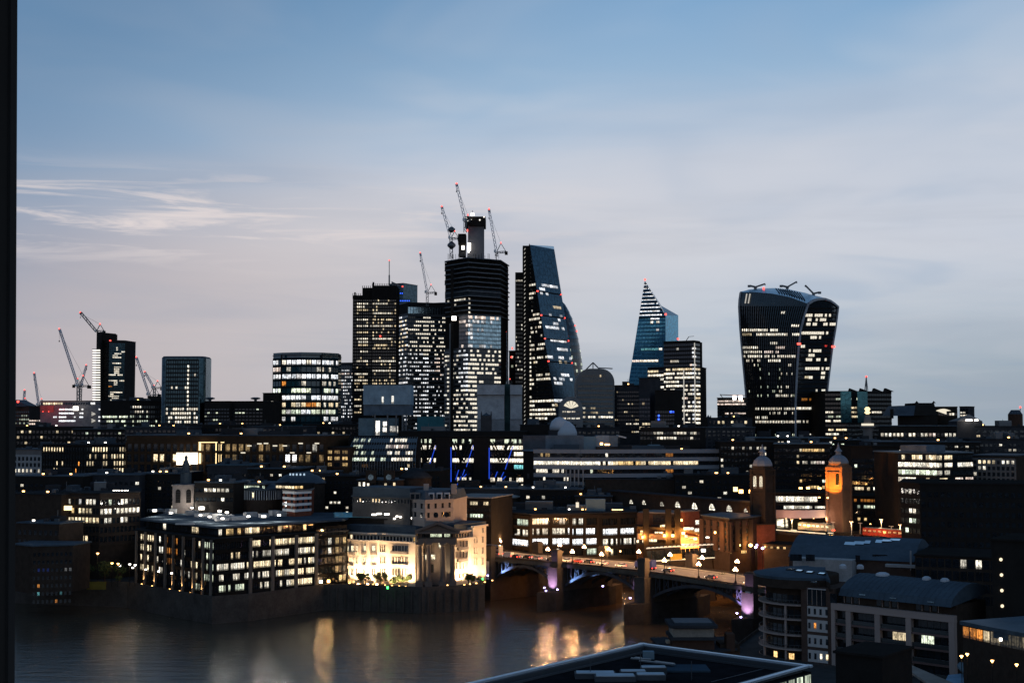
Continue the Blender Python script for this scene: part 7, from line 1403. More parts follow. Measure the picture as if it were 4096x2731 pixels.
# ================================================================== the bridge
BN, BD, BW = V((-8.2, 572, 0)), V((.662, -.75, 0)).normalized(), V((-.75, -.662, 0)).normalized()
LB = 136.6
def bz_(s): return 15 + 1.15 * math.sin(math.pi * min(max(s, 0), LB) / LB)
WF = 1.45
def bp(s, off, z): p = BN + BD * s - BW * off * WF; return V((p.x, p.y, z))
def s_at(u, off):
    k = (u - CX) / F * 1.0; p = BN - BW * off * WF
    return (k * p.y - p.x) / (BD.x - k * BD.y)
def bridge():
    r = thing('arch_bridge', 'steel arch road bridge on stone piers crossing the river', 'bridge', bp(68, 8, WZ))
    gr = mat('bridge_granite', (.06, .05, .042), .8, 0, .25, .5, .2); st = mat('bridge_steel', (.045, .048, .055), .5, .1, .15)
    S0, S1, NS = -22, 185, 46
    def strip(nm, o0, o1, z0, z1, m):
        vs = []; fs = []
        for i in range(NS + 1):
            s = S0 + (S1 - S0) * i / NS; zz = bz_(s); vs += [bp(s, o0, zz + z0), bp(s, o1, zz + z0), bp(s, o1, zz + z1), bp(s, o0, zz + z1)]
        for i in range(NS):
            for e in range(4): fs.append((i * 4 + e, i * 4 + (e + 1) % 4, i * 4 + 4 + (e + 1) % 4, i * 4 + 4 + e))
        fs += [(0, 1, 2, 3), tuple(NS * 4 + e for e in (3, 2, 1, 0))]; return mob(nm, vs, fs, m, r)
    strip('deck', .2, 16.8, -2.2, -1.3, CDRK); strip('carriageway', 3, 14, -1.299, -.95, mat('lamplit_asphalt', (.17, .16, .15), .75, 0, .25, .4))  # asphalt made paler to carry the brightness of the lamplit road
    strip('pavement', .4, 2.99, -1.299, -.82, PAVE); strip('pavement', 14.01, 16.6, -1.299, -.82, PAVE)
    strip('fascia_girder', 0, .5, -2.3, -1.0, mat('fascia_paint', (.07, .065, .055), .6)); strip('fascia_girder', 16.5, 17, -2.3, -1.0, st)
    for k in range(26): s = S0 + 6 + k * 7.6; piece('lane_marking', r, WHITE, bp(s, 8.5, bz_(s) - .944), (3, .15, .01), BD)
    # parapet panels: rail, plinth and balusters
    pm = MB(); pm.box((0, 0, .93), (3.0, .5, .16)).box((0, 0, .1), (3.0, .46, .2)).box((-1.4, 0, .5), (.34, .44, .75))
    for k in range(7): pm.box((-1.05 + k * .36, 0, .5), (.16, .2, .7))
    me = bpy.data.meshes.new('parapet_panel'); me.from_pydata(pm.v, [], pm.f); me.materials.append(gr)
    for off in (.25, 16.75):
        s = S0 + 1.5
        while s < S1: piece('parapet_panel', r, gr, bp(s, off, bz_(s) - 1.0), (1, 1, .78), BD, mesh=me); s += 3.0
    # piers, pylons
    piers = (40, 86.6, 136.6)
    for s in (0,) + piers:
        big = s > 0
        if big:
            q = [bp(s - 3.2, -3, 0), bp(s, -8, 0), bp(s + 3.2, -3, 0), bp(s + 3.2, 20, 0), bp(s, 25, 0), bp(s - 3.2, 20, 0)]; MB().prism([(p.x, p.y) for p in q], -6, 4.5).build('pier', mat('pier_granite', (.04, .035, .032), .85, 0, .35, .3, .3), r)
            q = [bp(s - 2.6, -2.2, 0), bp(s + 2.6, -2.2, 0), bp(s + 2.6, 19, 0), bp(s - 2.6, 19, 0)]; MB().prism([(p.x, p.y) for p in q], 4.5, bz_(s) - 2.35).build('pier_shaft', gr, r)
        else:
            q = [bp(-14, -1.5, 0), bp(1.5, -1.5, 0), bp(1.5, 18.5, 0), bp(-14, 18.5, 0)]; MB().prism([(p.x, p.y) for p in q], -6, bz_(0) - 2.35).build('abutment', gr, r)
        for off in (-.6, 17.6):
            c = bp(s, off, 0); zt = bz_(s) + 3.4; g = MB().box((c.x, c.y, (4.4 + zt) / 2), (3.6, 2.6, zt - 4.4), BD).build('pylon', gr, r)
            MB().box((c.x, c.y, zt + .3), (4.1, 3.1, .7), BD).box((c.x, c.y, zt + .9), (3.2, 2.3, .5), BD).build('pylon_cap', gr, g)
            if off < 0: MB().box(bp(s, off - 1.36, 9.4), (2.2, .14, 7.4), BD).build('pylon_panel', mat('pylon_stone', (.42, .39, .38), .8), g)
    # arches
    for (a, b) in ((1.8, 37), (43, 83.6), (89.6, 133.6), (139.6, 176)):
        zs = 6.6; zc = min(bz_(a), bz_(b)) - 2.9
        def za(s): x = (s - (a + b) / 2) / ((b - a) / 2); return zc - (zc - zs) * x * x
        for off in (.7, 6, 11, 16.3):
            vs = []; fs = []; n = 22
            for i in range(n + 1):
                s = a + (b - a) * i / n; z = za(s); vs += [bp(s, off - .3, z - .55), bp(s, off + .3, z - .55), bp(s, off + .3, z + .55), bp(s, off - .3, z + .55)]
            for i in range(n):
                for e in range(4): fs.append((i * 4 + e, i * 4 + (e + 1) % 4, i * 4 + 4 + (e + 1) % 4, i * 4 + 4 + e))
            fs += [(0, 1, 2, 3), tuple(n * 4 + e for e in (3, 2, 1, 0))]; mob('arch_rib', vs, fs, st, r)
            if off > 1 and off < 16: continue
            k = 0; s = a + 1.2
            while s < b - .5:
                z0, z1 = za(s) + .5, bz_(s) - 2.2
                if z1 - z0 > .5: piece('spandrel_post', r, st, bp(s, off, (z0 + z1) / 2), (.3, .35, z1 - z0), BD)
                s2 = s + 2.1; z02, z12 = za(s2) + .5, bz_(s2) - 2.2
                if z1 - z0 > 1.6 and z12 - z02 > 1.2 and k % 2 == 0: MB().bar(bp(s, off, z0), bp(s2, off, z12), .2).bar(bp(s, off, z1), bp(s2, off, z02), .2).build('cross_brace', st, r)
                s += 2.1; k += 1
        for k in range(6): s = a + (b - a) * (k + .5) / 6; MB().bar(bp(s, .9, za(s)), bp(s, 16.1, za(s)), .35).build('cross_tie', st, r)
    # coloured lights at the springings
    def bl(s, off, z, col, pw, aim, m=VIOL, spot=1.6):
        p = bp(s, off, z); piece('light_fitting', r, m, p, (.5, .4, .4), BD); light('bridge_light', r, p + EZ * .5, col, pw, 'SPOT', .2, aim, spot, .8)
    for s in (40, 136.6): bl(s, -4.6, 4.9, (.70, .45, 1), 16000, bp(s, -1.2, 9.6), spot=1.5)
    bl(2.2, -3, 7.5, (.35, .5, 1), 50000, bp(7, .4, 10.2), spot=.75); bl(44, -3, 5.6, (.3, .5, 1), 50000, bp(48.5, .4, 9.6), spot=.75); bl(36.5, -3, 5.6, (.75, .5, .8), 30000, bp(35, .4, 9.6), spot=.7); bl(133, -3, 5.6, (.6, .42, 1), 45000, bp(131, .4, 9.6), spot=.7); bl(83, -3, 6, (.9, .5, .9), 5000, bp(81, .4, 9.6), spot=.6)
    bl(66, -1, 8.6, (.45, .35, 1), 500, bp(66, -8, -3), spot=2.0)
    return r
bridge()
def bridge_lamp(u, off, zt, lab):
    s = s_at(u, off); b = bp(s, off, bz_(s) + .0); t = bp(s, off, zt)
    r = thing('bridge_lamp', lab, 'street lamp', b, 'triple globe lamps along the bridge')
    MB().lathe(b - EZ * .2, [(.45, 0), (.4, .5), (.16, .9), (.1, t.z - b.z)], 8).build('post', BLK, r)
    for k, (o, h) in enumerate(((-.62, 0), (.62, 0), (0, .55))):
        c = t + BD * o + EZ * h; MB().bar(t - EZ * .35, c - EZ * .25, .09).build('arm', BLK, r); MB().lathe(c - EZ * .42, [(.12, 0), (.36, .16), (.43, .42), (.33, .68), (.08, .84)], 12).build('globe', GLOB, r, smooth=True)
    light('lamp_light', r, t + EZ * 1.15, (1, .52, .21), 14000, size=.45)
near = [('C3', 910, 775), ('C3', 1215, 805), ('C3', 1580, 838), ('C4', 480, 915), ('C4', 905, 962), ('C4', 1363, 1030)]
far = [('C3', 315, 725), ('C3', 607, 752), ('C3', 1060, 722), ('C3', 1363, 746), ('C3', 1670, 776), ('C3', 2043, 808), ('C4', 550, 845), ('C4', 950, 882), ('C4', 1385, 927)]
ordn = ['first', 'second', 'third', 'fourth', 'fifth', 'sixth', 'seventh', 'eighth', 'ninth']
for rw, off, nm in ((near, .25, 'near'), (far, 16.75, 'far')):
    for k, (z, x, y) in enumerate(rw):
        u, v = uz(z, x), vz(z, y); s = s_at(u, off); Y = bp(s, off, 0).y; bridge_lamp(u, off, min(bz_(s) + 5.4, max(bz_(s) + 3.2, zat(v, Y))), f'{ordn[k]} lit globe lamp from the left on the {nm} parapet of the bridge')
# --- vehicles
def vmesh(nm, prof, wd, m, inset=0.):
    """a body from a side outline, narrowed towards the top"""
    n = len(prof); zs = [z for x, z in prof]; zl, zh = min(zs), max(zs)
    vs = [(x, s * (wd / 2 - inset * (z - zl) / max(.01, zh - zl)), z) for s in (-1, 1) for x, z in prof]
    me = bpy.data.meshes.new(nm); me.from_pydata(vs, [], [tuple(range(n)), tuple(range(n, 2 * n))[::-1]] + [(i, i + n, (i + 1) % n + n, (i + 1) % n) for i in range(n)]); me.materials.append(m); return me
VM = {}
TAIL = lamp_mat('tail_lamp', (1, .04, .02), 8); HEAD = lamp_mat('head_lamp', (1, .9, .75), 5)
def vehicle(kind, u, v, col, lab):
    s = s_at(u, 0)
    zr = bz_(60) - .94; p = G(u, v, zr); q = p - BN; s = q.dot(BD); off = min(13, max(4.2, -q.dot(BW) / WF)); p = bp(s, off, bz_(s) - .945)
    r = thing(kind, lab, {'car': 'car', 'van': 'van', 'lorry': 'lorry', 'coach': 'bus'}[kind], p, 'traffic on the bridge'); r.rotation_euler = (0, 0, math.atan2(-BD.y, -BD.x))   # driving north
    m = mat('paint_' + col, {'white': (.62, .60, .56), 'black': (.012, .012, .014), 'red': (.35, .03, .02), 'silver': (.32, .32, .33), 'blue': (.02, .035, .16)}[col], .28, .1, .05, .4, 0, .6)
    if kind == 'car':
        parts = [('body', [(-2.15, .3), (2.15, .3), (2.2, .62), (1.9, .82), (1.0, .95), (-1.7, .98), (-2.15, .9)], 1.8, m, .08), ('greenhouse', [(1.05, .95), (.45, 1.42), (-1.0, 1.45), (-1.75, .98)], 1.62, GLS, .16), ('roof', [(.42, 1.4), (.35, 1.47), (-.95, 1.5), (-1.05, 1.43)], 1.32, m, .02)]; L_, W_, tz = 2.15, 1.8, .75; wx = (1.35, -1.35); wr = .33
    elif kind == 'van':
        parts = [('body', [(-2.6, .4), (2.5, .4), (2.6, .9), (2.1, 1.2), (1.35, 2.2), (-2.55, 2.3)], 1.95, m, .1), ('windscreen', [(2.08, 1.26), (1.45, 2.1), (1.40, 2.1), (1.95, 1.2)], 1.8, GLS, .1)]; L_, W_, tz = 2.6, 1.95, 1.0; wx = (1.7, -1.6); wr = .36
    elif kind == 'lorry':
        parts = [('cargo_box', [(-4.6, 1.0), (2.2, 1.0), (2.2, 3.7), (-4.6, 3.7)], 2.5, m, 0), ('cab', [(2.3, .6), (4.3, .6), (4.4, 1.6), (4.1, 2.9), (2.3, 3.0)], 2.4, m, .1), ('windscreen', [(4.38, 1.7), (4.15, 2.7), (4.05, 2.7), (4.25, 1.7)], 2.1, GLS, .05), ('chassis', [(-4.5, .6), (2.3, .6), (2.3, .98), (-4.5, .98)], 1.8, BLK, 0)]; L_, W_, tz = 4.6, 2.5, .85; wx = (3.4, -2.2, -3.5); wr = .5
    else:
        parts = [('body', [(-4.6, .4), (4.6, .4), (4.7, 3.9), (4.4, 4.3), (-4.6, 4.3)], 2.5, m, .1), ('lower_windows', [(-4.2, 1.4), (4.2, 1.4), (4.2, 2.0), (-4.2, 2.0)], 2.54, GLS, 0), ('upper_windows', [(-4.3, 3.0), (4.3, 3.0), (4.3, 3.7), (-4.3, 3.7)], 2.46, GLS, 0)]; L_, W_, tz = 4.6, 2.5, 1.0; wx = (3.0, -2.6); wr = .5
    for nm, pr, wd, mm, ins in parts:
        k = (kind, nm, mm.name)
        if k not in VM: VM[k] = vmesh(nm, pr, wd, mm, ins)
        o = bpy.data.objects.new(nm, VM[k]); COLL.link(o); o.parent = r
    if ('w', wr) not in VM:
        g = MB(); g.lathe((0, 0, 0), [(wr * .6, -.12), (wr, -.1), (wr, .1), (wr * .6, .12)], 14); me = bpy.data.meshes.new('wheel'); me.from_pydata(g.v, [], g.f); me.materials.append(mat('tyre', (.015, .015, .015), .8)); VM[('w', wr)] = me
    for x in wx:
        for y in (-1, 1): o = bpy.data.objects.new('wheel', VM[('w', wr)]); COLL.link(o); o.parent = r; o.location = (x, y * (W_ / 2 - .1), wr); o.rotation_euler = (math.pi / 2, 0, 0)
    fx = {'car': 2.14, 'van': 2.5, 'lorry': 4.35, 'coach': 4.62}[kind]
    for y in (-.7, .7):
        y *= W_ / 1.8
        for nm, x, m_, z in (('tail_light', -L_ - .01, TAIL, tz), ('headlight', fx, HEAD, tz - .12)):
            o = bpy.data.objects.new(nm, cube(m_)); COLL.link(o); o.parent = r; o.location = (x, y, z); o.scale = (.1, .42, .24)
for a in (('car', 'C3', 170, 815, 'red', 'red-tailed car at the left end of the bridge by the floodlit house'), ('coach', 'C3', 235, 812, 'silver', 'pale bus at the left end of the bridge'), ('van', 'C3', 385, 848, 'white', 'white van near the left end of the bridge'), ('car', 'C3', 500, 852, 'black', 'dark car just behind the white van'), ('car', 'C3', 655, 862, 'black', 'dark car with bright tail lights under the second near lamp'),
          ('car', 'C3', 775, 880, 'silver', 'grey car left of the first stone pylon on the bridge'), ('car', 'C3', 960, 896, 'black', 'black car beside the first stone pylon'), ('car', 'C3', 1140, 918, 'white', 'white car just right of the first stone pylon'), ('car', 'C3', 1285, 932, 'red', 'red car in the middle of the bridge'), ('car', 'C3', 1425, 940, 'black', 'black car right behind the red car'), ('car', 'C3', 1595, 962, 'white', 'larger white car in the middle span'), ('car', 'C3', 1830, 992, 'white', 'white car left of the blue lorry'),
          ('lorry', 'C4', 250, 1022, 'blue', 'dark blue box lorry by the second stone pylon'), ('car', 'C4', 540, 1050, 'black', 'dark car with glowing tail lights right of the blue lorry'), ('car', 'C4', 1075, 1122, 'black', 'black car alone in the right span'), ('car', 'C4', 1480, 1188, 'white', 'white car with red tail lights at the right pylon')):
    vehicle(a[0], uz(a[1], a[2]), vz(a[1], a[3]), a[4], a[5])

# ================================================================== trees
LEAFM = mat('dark_leaves', (.045, .06, .025), .7, 0, .5, .8)
def tree(name, lab, x, y, z0, h, R, n=420, squat=1.):
    r = thing(name, lab, 'tree', (x, y, z0)); g = MB(); th = h - R * 1.2 * squat
    g.lathe((x, y, z0), [(.28, 0), (.2, th * .6), (.14, max(.5, th + R * .4))], 7)
    for k in range(5):
        t = random.uniform(0, 6.28); g.bar((x, y, z0 + th * .8), (x + math.cos(t) * R * .6, y + math.sin(t) * R * .6, z0 + th + R * .5), .12)
    g.build('trunk', BRICK, r); g = MB(); cl = [(V((random.gauss(0, .42), random.gauss(0, .42), random.gauss(0, .36))) * R) for _ in range(9)]
    for k in range(n):
        c = random.choice(cl) + V((random.gauss(0, 1), random.gauss(0, 1), random.gauss(0, .8))) * R * .22; c = V((x, y, z0 + th + R * .5)) + V((c.x, c.y, c.z * squat))
        a = V((random.gauss(0, 1), random.gauss(0, 1), random.gauss(0, 1))).normalized() * random.uniform(.22, .45); b = a.orthogonal().normalized() * a.length * .6; g.add([c - a, c + b, c + a, c - b], [(0, 1, 2, 3)])
    g.build('crown', LEAFM, r); return r
for k, (x, y, h, R) in enumerate(((450, 1205, 5.5, 2.2), (510, 1208, 4.6, 1.8), (690, 1205, 5, 2), (740, 1210, 4.5, 1.8), (860, 1215, 3.4, 1.5), (940, 1212, 3.4, 1.5), (1040, 1205, 4.2, 1.6), (1120, 1205, 3.6, 1.4), (1800, 1130, 4.6, 1.7), (1840, 1115, 5, 1.8))):
    p = XY(uz('C2', x), 543.5, 2320); tree('riverside_tree', ['tallest dark bushy tree left of the globe lamp before the floodlit house', 'small bushy tree beside the globe lamp', 'bushy tree right of the globe lamp', 'small tree at the bow of the floodlit house', 'low shrub right of the bow front', 'low shrub in the middle of the bright wall', 'round shrub left of the portico', 'lowest shrub against the portico base', 'bush right of the portico', 'bush by the steps at the bridge end'][k], p[0], p[1], QZ, h, R)
for k, (u, Y, h, R) in enumerate(((300, 545, 11, 4), (345, 552, 9, 3.6), (430, 548, 10, 4), (490, 550, 8, 3), (3140, 500, 10, 4), (3230, 495, 11, 4.4), (2890, 505, 8, 3.2))):
    p = XY(u, Y); tree('quay_tree', ['tall dark tree on the left quay beside the flats', 'second dark tree on the left quay', 'broad dark tree above the yellow hoarding', 'small tree at the left corner of the riverside office', 'dark tree on the quay right of the alley lamps', 'tall dark tree behind the rear curved roof', 'dark tree at the far end of the glazed walkway'][k], p[0], p[1], QZ if k < 4 else QZ, h, R, 700)
# left quay: dark flats, yellow hoarding
block('left_quay_flats', 'black flats with a pale flat roof edge at the far left by the river', [(70, 548), (236, 542)], 2092, zb=6, dep=16, wall=BDRK, roof=LEAD, faces=[dict(rows=(2110, 2380, 7), nb=8, win=(.5, .5), sep=True)], plant=1)
block('shadow_flats', 'dark riverside flats with a few blue and orange windows, far left', [(60, 528), (130, 520), (292, 524)], 2178, zb=6, dep=14, wall=BDRK, roof=LEAD, faces=[None, dict(rows=(2200, 2420, 7), nb=9, win=(.5, .45), sep=True, lit=[(136, 160, 2328, 2350, 'O', 1, .9), (210, 230, 2400, 2420, 'O', 1, .9), (135, 155, 2370, 2388, 'T', .25, .9), (228, 252, 2362, 2380, 'T', .25, .9), (150, 195, 2262, 2280, 'B', .06, .9), (240, 290, 2250, 2300, 'C', .10, .6)])])
p = P(385, 2341, 540); o = piece('yellow_hoarding', None, mat('hoarding_yellow', (.20, .14, .03), .8), (p.x, 540, p.z), (77 / F * 540, .4, 3)); o['label'] = 'dull yellow hoarding panel on the dark left quay'; o['category'] = 'hoarding'
for k, (x, y) in enumerate(((900, 375), (1195, 475), (1245, 482), (1032, 465), (1088, 470), (1510, 522), (1548, 528))):
    p = P(uz('B7', x), vz('B7', y), 545 - k); r = thing('quay_lamp', ['lone amber lamp left of the riverside office', 'left of two white lamps at the office corner', 'right of two white lamps at the office corner', 'amber lamp over the green glow on the quay', 'second amber lamp over the green glow', 'left white lamp before the lit piers', 'right white lamp before the lit piers'][k], 'lamp', (p.x, p.y, 6), 'small lamps on the left quay')
    MB().bar((p.x, p.y, 6), p, .14).build('post', BLK, r); MB().lathe(p - EZ * .4, [(.1, 0), (.55, .5), (.5, .65)], 8).build('lamp_head', WRML if k in (0, 3, 4) else WHTL, r); light('lamp_light', r, p - EZ * .8 - EY, (1, .7, .4), 160, size=.2)
# ================================================================== south bank
def hit(o, u, v):
    """where the line of sight meets a roof, so that skylights sit on it"""
    off = parent_loc(o.parent); vs = [p.co + off for p in o.data.vertices]
    d = (P(u, v, 100) - V((0, 0, CZ))).normalized(); r_ = BVHTree.FromPolygons(vs, [tuple(p.vertices) for p in o.data.polygons]).ray_cast(V((0, 0, CZ)), d)
    if r_[0] is None: return None, None
    n = r_[1] if r_[1].z > 0 else -r_[1]; return r_[0], n
def flats():
    r = thing('riverside_flats', 'curved-balcony brick flats with dark barrel roofs on the near right bank', 'building', (*XY(3330, 372), 6))
    br = mat('flats_brick', (.075, .05, .04), .85, 0, .25, .6, .2); fr = mat('flats_frame', (.30, .235, .205), .85, 0, .15, .4); wh = mat('flats_white', (.40, .38, .36), .8, 0, .12)
    zr = mat('barrel_zinc', (.05, .07, .088), .6, .1, .25, .15, .1)
    # round end with balconies
    cx_, cy_, R = XY(3028, 384)[0] + 12.4, 385, 12.2
    MB().lathe((cx_, cy_, 6), [(R - 2.2, 0), (R - 2.2, zat(2310, 372) - 6)], 36).build('round_wall', BDRK, r)
    zl = [zat(vz('C5', y), 373) for y in (850, 985, 1130, 1262)]
    def arc(a0, a1, rad, n): return [(cx_ + rad * math.cos(math.radians(a0 + (a1 - a0) * i / n)), cy_ + rad * math.sin(math.radians(a0 + (a1 - a0) * i / n))) for i in range(n + 1)]
    for z in zl + [zat(vz('C5', 1395), 373)]:
        o, i_ = arc(120, 285, R, 30), arc(120, 285, R - 2.4, 30); MB().prism(o + i_[::-1], z - .35, z).build('balcony_slab', fr, r)
        gl = MB(); q = arc(120, 285, R - .15, 30)
        for a, b in zip(q, q[1:]): gl.bar((*a, z + 1.1), (*b, z + 1.1), .07)
        for a in q: gl.bar((*a, z), (*a, z + 1.1), .06)
        gl.build('balcony_rail', STEEL, r)
        for k in range(14):
            a = math.radians(150 + k * 10); n = V((math.cos(a), math.sin(a), 0)); c = V((cx_, cy_, z + 1.3)) + n * (R - 2.15); lo = z < zl[-1] - 2
            on = lo and k in (6, 9, 12); piece('window', r, LIT if on else GLS, c, (1.5, .1, 2.2), V((-n.y, n.x, 0)), EZ, (1, .62, .25, 1.0) if on else None)
    for a in (195, 235, 283): 
        n = V((math.cos(math.radians(a)), math.sin(math.radians(a)), 0)); c = V((cx_, cy_, 0)) + n * (R - .5); piece('balcony_post', r, fr, (c.x, c.y, (6 + zl[0]) / 2), (.5, .5, zl[0] - 6), V((-n.y, n.x, 0)))
    # straight range between drum and frame
    A, B, C = XY(3195, 372.6), XY(3323, 367), XY(3797, 343)
    zt = zat(vz('C5', 690), 370)
    MB().prism(back([A, B], 18), 6, zt).build('stair_wall', br, r)
    S = lambda x, z, d=.06: (lambda t: V((A[0] + (B[0] - A[0]) * t, A[1] + (B[1] - A[1]) * t - d, z)))((x - 565) / (860 - 565))
    ex = V((B[0] - A[0], B[1] - A[1], 0))
    for y0, y1, lits in ((865, 960, {}), (990, 1100, {1: ('O', 1.0)}), (1130, 1240, {}), (1270, 1380, {2: ('W', 1.3), 3: ('K', 1.1)}), (1420, 1520, {})):
        z0, z1 = zat(vz('C5', y1), 369), zat(vz('C5', y0), 369); c = S(715, (z0 + z1) / 2); piece('white_band', r, wh, c, (195 * .4343 / F * 369, .3, z1 - z0), ex)
        for k, x in enumerate((638, 690, 742, 796)):
            on = lits.get(k); piece('window', r, LIT if on else GLS, S(x, (z0 + z1) / 2, .26), (.62, .1, 1.55), ex, EZ, (*COL[on[0]], on[1]) if on else None)
    z0, z1 = zat(vz('C5', 855), 369), zat(vz('C5', 710), 369)
    for k in range(4): piece('tall_window', r, GLS, S(645 + k * 43, (z0 + z1) / 2, .12), (1.05, .1, z1 - z0), ex); piece('window_bar', r, fr, S(624 + k * 43, (z0 + z1) / 2, .2), (.12, .2, z1 - z0), ex)
    piece('window_head', r, wh, S(712, z1 + .15, .2), (5.2, .25, .25), ex); piece('window', r, GLS, S(928 - 65, zat(vz('C5', 785), 368), .1), (1.9, .1, 2.7), ex)
    # framed range
    zb_, ztp = 6, zat(2415, 367); D = V((C[0] - B[0], C[1] - B[1], 0)); n = D.cross(EZ).normalized()
    back_ = back([(B[0] - n.x * 1.8, B[1] - n.y * 1.8), (C[0] - n.x * 1.8, C[1] - n.y * 1.8)], 16); MB().prism(back_, 6, ztp).build('recessed_wall', BDRK, r)
    MB().prism(back_, ztp, zat(2395, 367) + 1.4).build('attic_wall', BDRK, r)
    cols = [0, .135, .385, .645, .99]; nf = 4; fh = (ztp - 1.4 - 6) / nf
    P_ = lambda t, z, o=0.: V((B[0] + D.x * t + n.x * o, B[1] + D.y * t + n.y * o, z))
    for t in cols: piece('frame_column', r, fr, P_(t, (6 + ztp) / 2, -.4), (1.5 if t else 1.1, 1.4, ztp - 6), D)
    piece('frame_beam', r, fr, P_(.5, ztp - .55, -.35), (D.length * 1.03, 1.5, 1.7), D)
    random.seed(5)
    for j in range(nf):
        z = 6 + j * fh
        if j: piece('floor_slab', r, mat('slab_brick', (.13, .085, .075), .8), P_(.5, z, -.6), (D.length, 1.7, .5), D)
        for a, b in zip(cols, cols[1:]):
            m_ = 3 if b - a < .2 else 6
            for k in range(m_):
                t = a + .02 + (b - a - .03) * (k + .5) / m_; lv = 0; u, v = proj(P_(t, z + fh * .5))
                for (x0, x1, y0, y1, l_, cc) in ((375, 520, 1110, 1240, .45, 'K'), (380, 520, 1260, 1370, .9, 'Y'), (640, 720, 1150, 1260, .8, 'G')):
                    if uz('C6', x0) < u < uz('C6', x1) and vz('C6', y0) < v < vz('C6', y1): lv = l_; col = COL[cc]
                piece('window', r, LIT if lv else GLS, P_(t, z + fh * .5, -1.72), (D.length * (b - a) / m_ * .86, .1, fh * .74), D, EZ, (*col, lv) if lv else None)
            MB().bar(P_(a + .02, z + 1.3, -.2), P_(b - .02, z + 1.3, -.2), .07).build('balcony_rail', STEEL, r)
            piece('balcony_glass', r, glass('balcony_glass', (.03, .035, .035), .2), P_((a + b) / 2, z + .75, -.25), (D.length * (b - a) * .9, .05, 1.0), D)
    for k in range(15):
        t = .04 + k * .066
        if k % 5 in (0, 1, 2): piece('attic_window', r, GLS, P_(t, ztp + 1.35, -1.72), (1.3, .1, 1.7), D); piece('attic_frame', r, fr, P_(t + .029, ztp + 1.35, -1.65), (.16, .16, 1.9), D)
    # barrel roofs
    def barrel(nm, a, b, dep, z0, h, ns=8, over=1.0):
        a, b = V((*a, 0)), V((*b, 0)); d = b - a; nn = V((-d.y, d.x, 0)).normalized()
        def SS(s, t): th = math.pi * .5 * t; return a.lerp(b, s) - nn * over + nn * (dep + over) * math.sin(math.pi / 2 * t) * 1.0 + EZ * (z0 + h * math.sin(math.pi / 2 * min(1, t * 1.05)) if True else 0)
        prof = [(-over, 0), (0, h * .35), (dep * .2, h * .72), (dep * .4, h * .93), (dep * .55, h), (dep * .75, h * .94), (dep, h * .7), (dep + over, h * .4)]
        vs = [a + nn * p[0] + EZ * (z0 + p[1]) for p in prof] + [b + nn * p[0] + EZ * (z0 + p[1]) for p in prof]; m_ = len(prof)
        o = mob(nm, vs, [(i, i + m_, i + m_ + 1, i + 1) for i in range(m_ - 1)] + [tuple(range(m_)), tuple(range(m_, 2 * m_))[::-1]], zr, r)
        for k in range(int(d.length / 1.6)):
            g = MB(); q = a.lerp(b, (k + .5) * 1.6 / d.length)
            for p0_, p1_ in zip(prof, prof[1:]): g.bar(q + nn * p0_[0] + EZ * (z0 + p0_[1] + .02), q + nn * p1_[0] + EZ * (z0 + p1_[1] + .02), .07)
            g.build('roof_seam', zr, o)
        return o, a, d, nn
    o1, a1, d1, n1 = barrel('barrel_roof', (B[0] + 2, B[1]), C, 17, ztp + 2.4, 5.2)
    for k, t in enumerate((.22, .5, .83)): c = a1 + d1 * t - n1 * .7; piece('eaves_vent', o1, GPALE, (c.x, c.y, ztp + 3.2), (1.9, .3, .3), d1)
    for t, s in ((.22, 1.9), (.62, 1.2), (.78, 1.2)): c = a1 + d1 * t + n1 * 9; MB().lathe((c.x, c.y, ztp + 7.4), [(s, 0), (s * .95, .5), (s * .5, .9)], 12).build('roof_vent', PALE, o1)
    # curved lead roof over the round end
    za, zb2 = zat(2312, 371), zat(2258, 392)
    e = arc(150, 285, R + 1.3, 16) + [(B[0] - 1, B[1] - 1.2)]; t_ = [(p[0] * .25 + (cx_ + 8) * .75, p[1] * .2 + (cy_ + 5) * .8) for p in e]; t_[-1] = (B[0] + 1, B[1] + 14)
    n_ = len(e); zs = [za] * n_
    mid = [((p[0] * .55 + q[0] * .45), (p[1] * .55 + q[1] * .45)) for p, q in zip(e, t_)]
    o2 = mob('round_roof', [(*p, za) for p in e] + [(*p, za + (zb2 - za) * .72) for p in mid] + [(*p, zb2) for p in t_] + [(*p, za - .7) for p in e], [(i, i + 1, n_ + i + 1, n_ + i) for i in range(n_ - 1)] + [(n_ + i, n_ + i + 1, 2 * n_ + i + 1, 2 * n_ + i) for i in range(n_ - 1)] + [(3 * n_ + i, 3 * n_ + i + 1, i + 1, i) for i in range(n_ - 1)], zr, r)
    MB().prism([(p[0], p[1]) for p in e] + [(B[0] + 2, B[1] + 16), (cx_ + 2, cy_ + 16), (cx_ - 9, cy_ + 9)], za - 3.0, za - .75).build('soffit', BDRK, r)
    for x, y in ((490, 484), (570, 497), (665, 511), (775, 524), (900, 537), (1015, 548)): 
        q2, n2 = hit(o2, uz('C5', x), vz('C5', y + 42))
        if q2: piece('roof_light', o2, mat('skylight_frame', (.03, .03, .03)), q2 + n2 * .12, (2.1, 1.7, .3), ex, n2); piece('skylight_pane', o2, glass('skylight_glass', (.75, .82, .86), .08, 1), q2 + n2 * .32, (1.6, 1.3, .06), ex, n2)
    for x, y in ((970, 478), (1130, 482)): q2 = G(uz('C5', x), vz('C5', y), zb2 + .6); MB().lathe(q2 - EZ, [(1, 0), (1, .8), (.5, 1.2)], 10).build('roof_vent', PALE, o2)
    piece('eaves_vent', o2, GPALE, P(uz('C5', 705), vz('C5', 636), 368.5), (1.6, .3, .3), ex)
    # link wall to the rear range
    return zr, wh, fr
zr, wh, fr = flats()
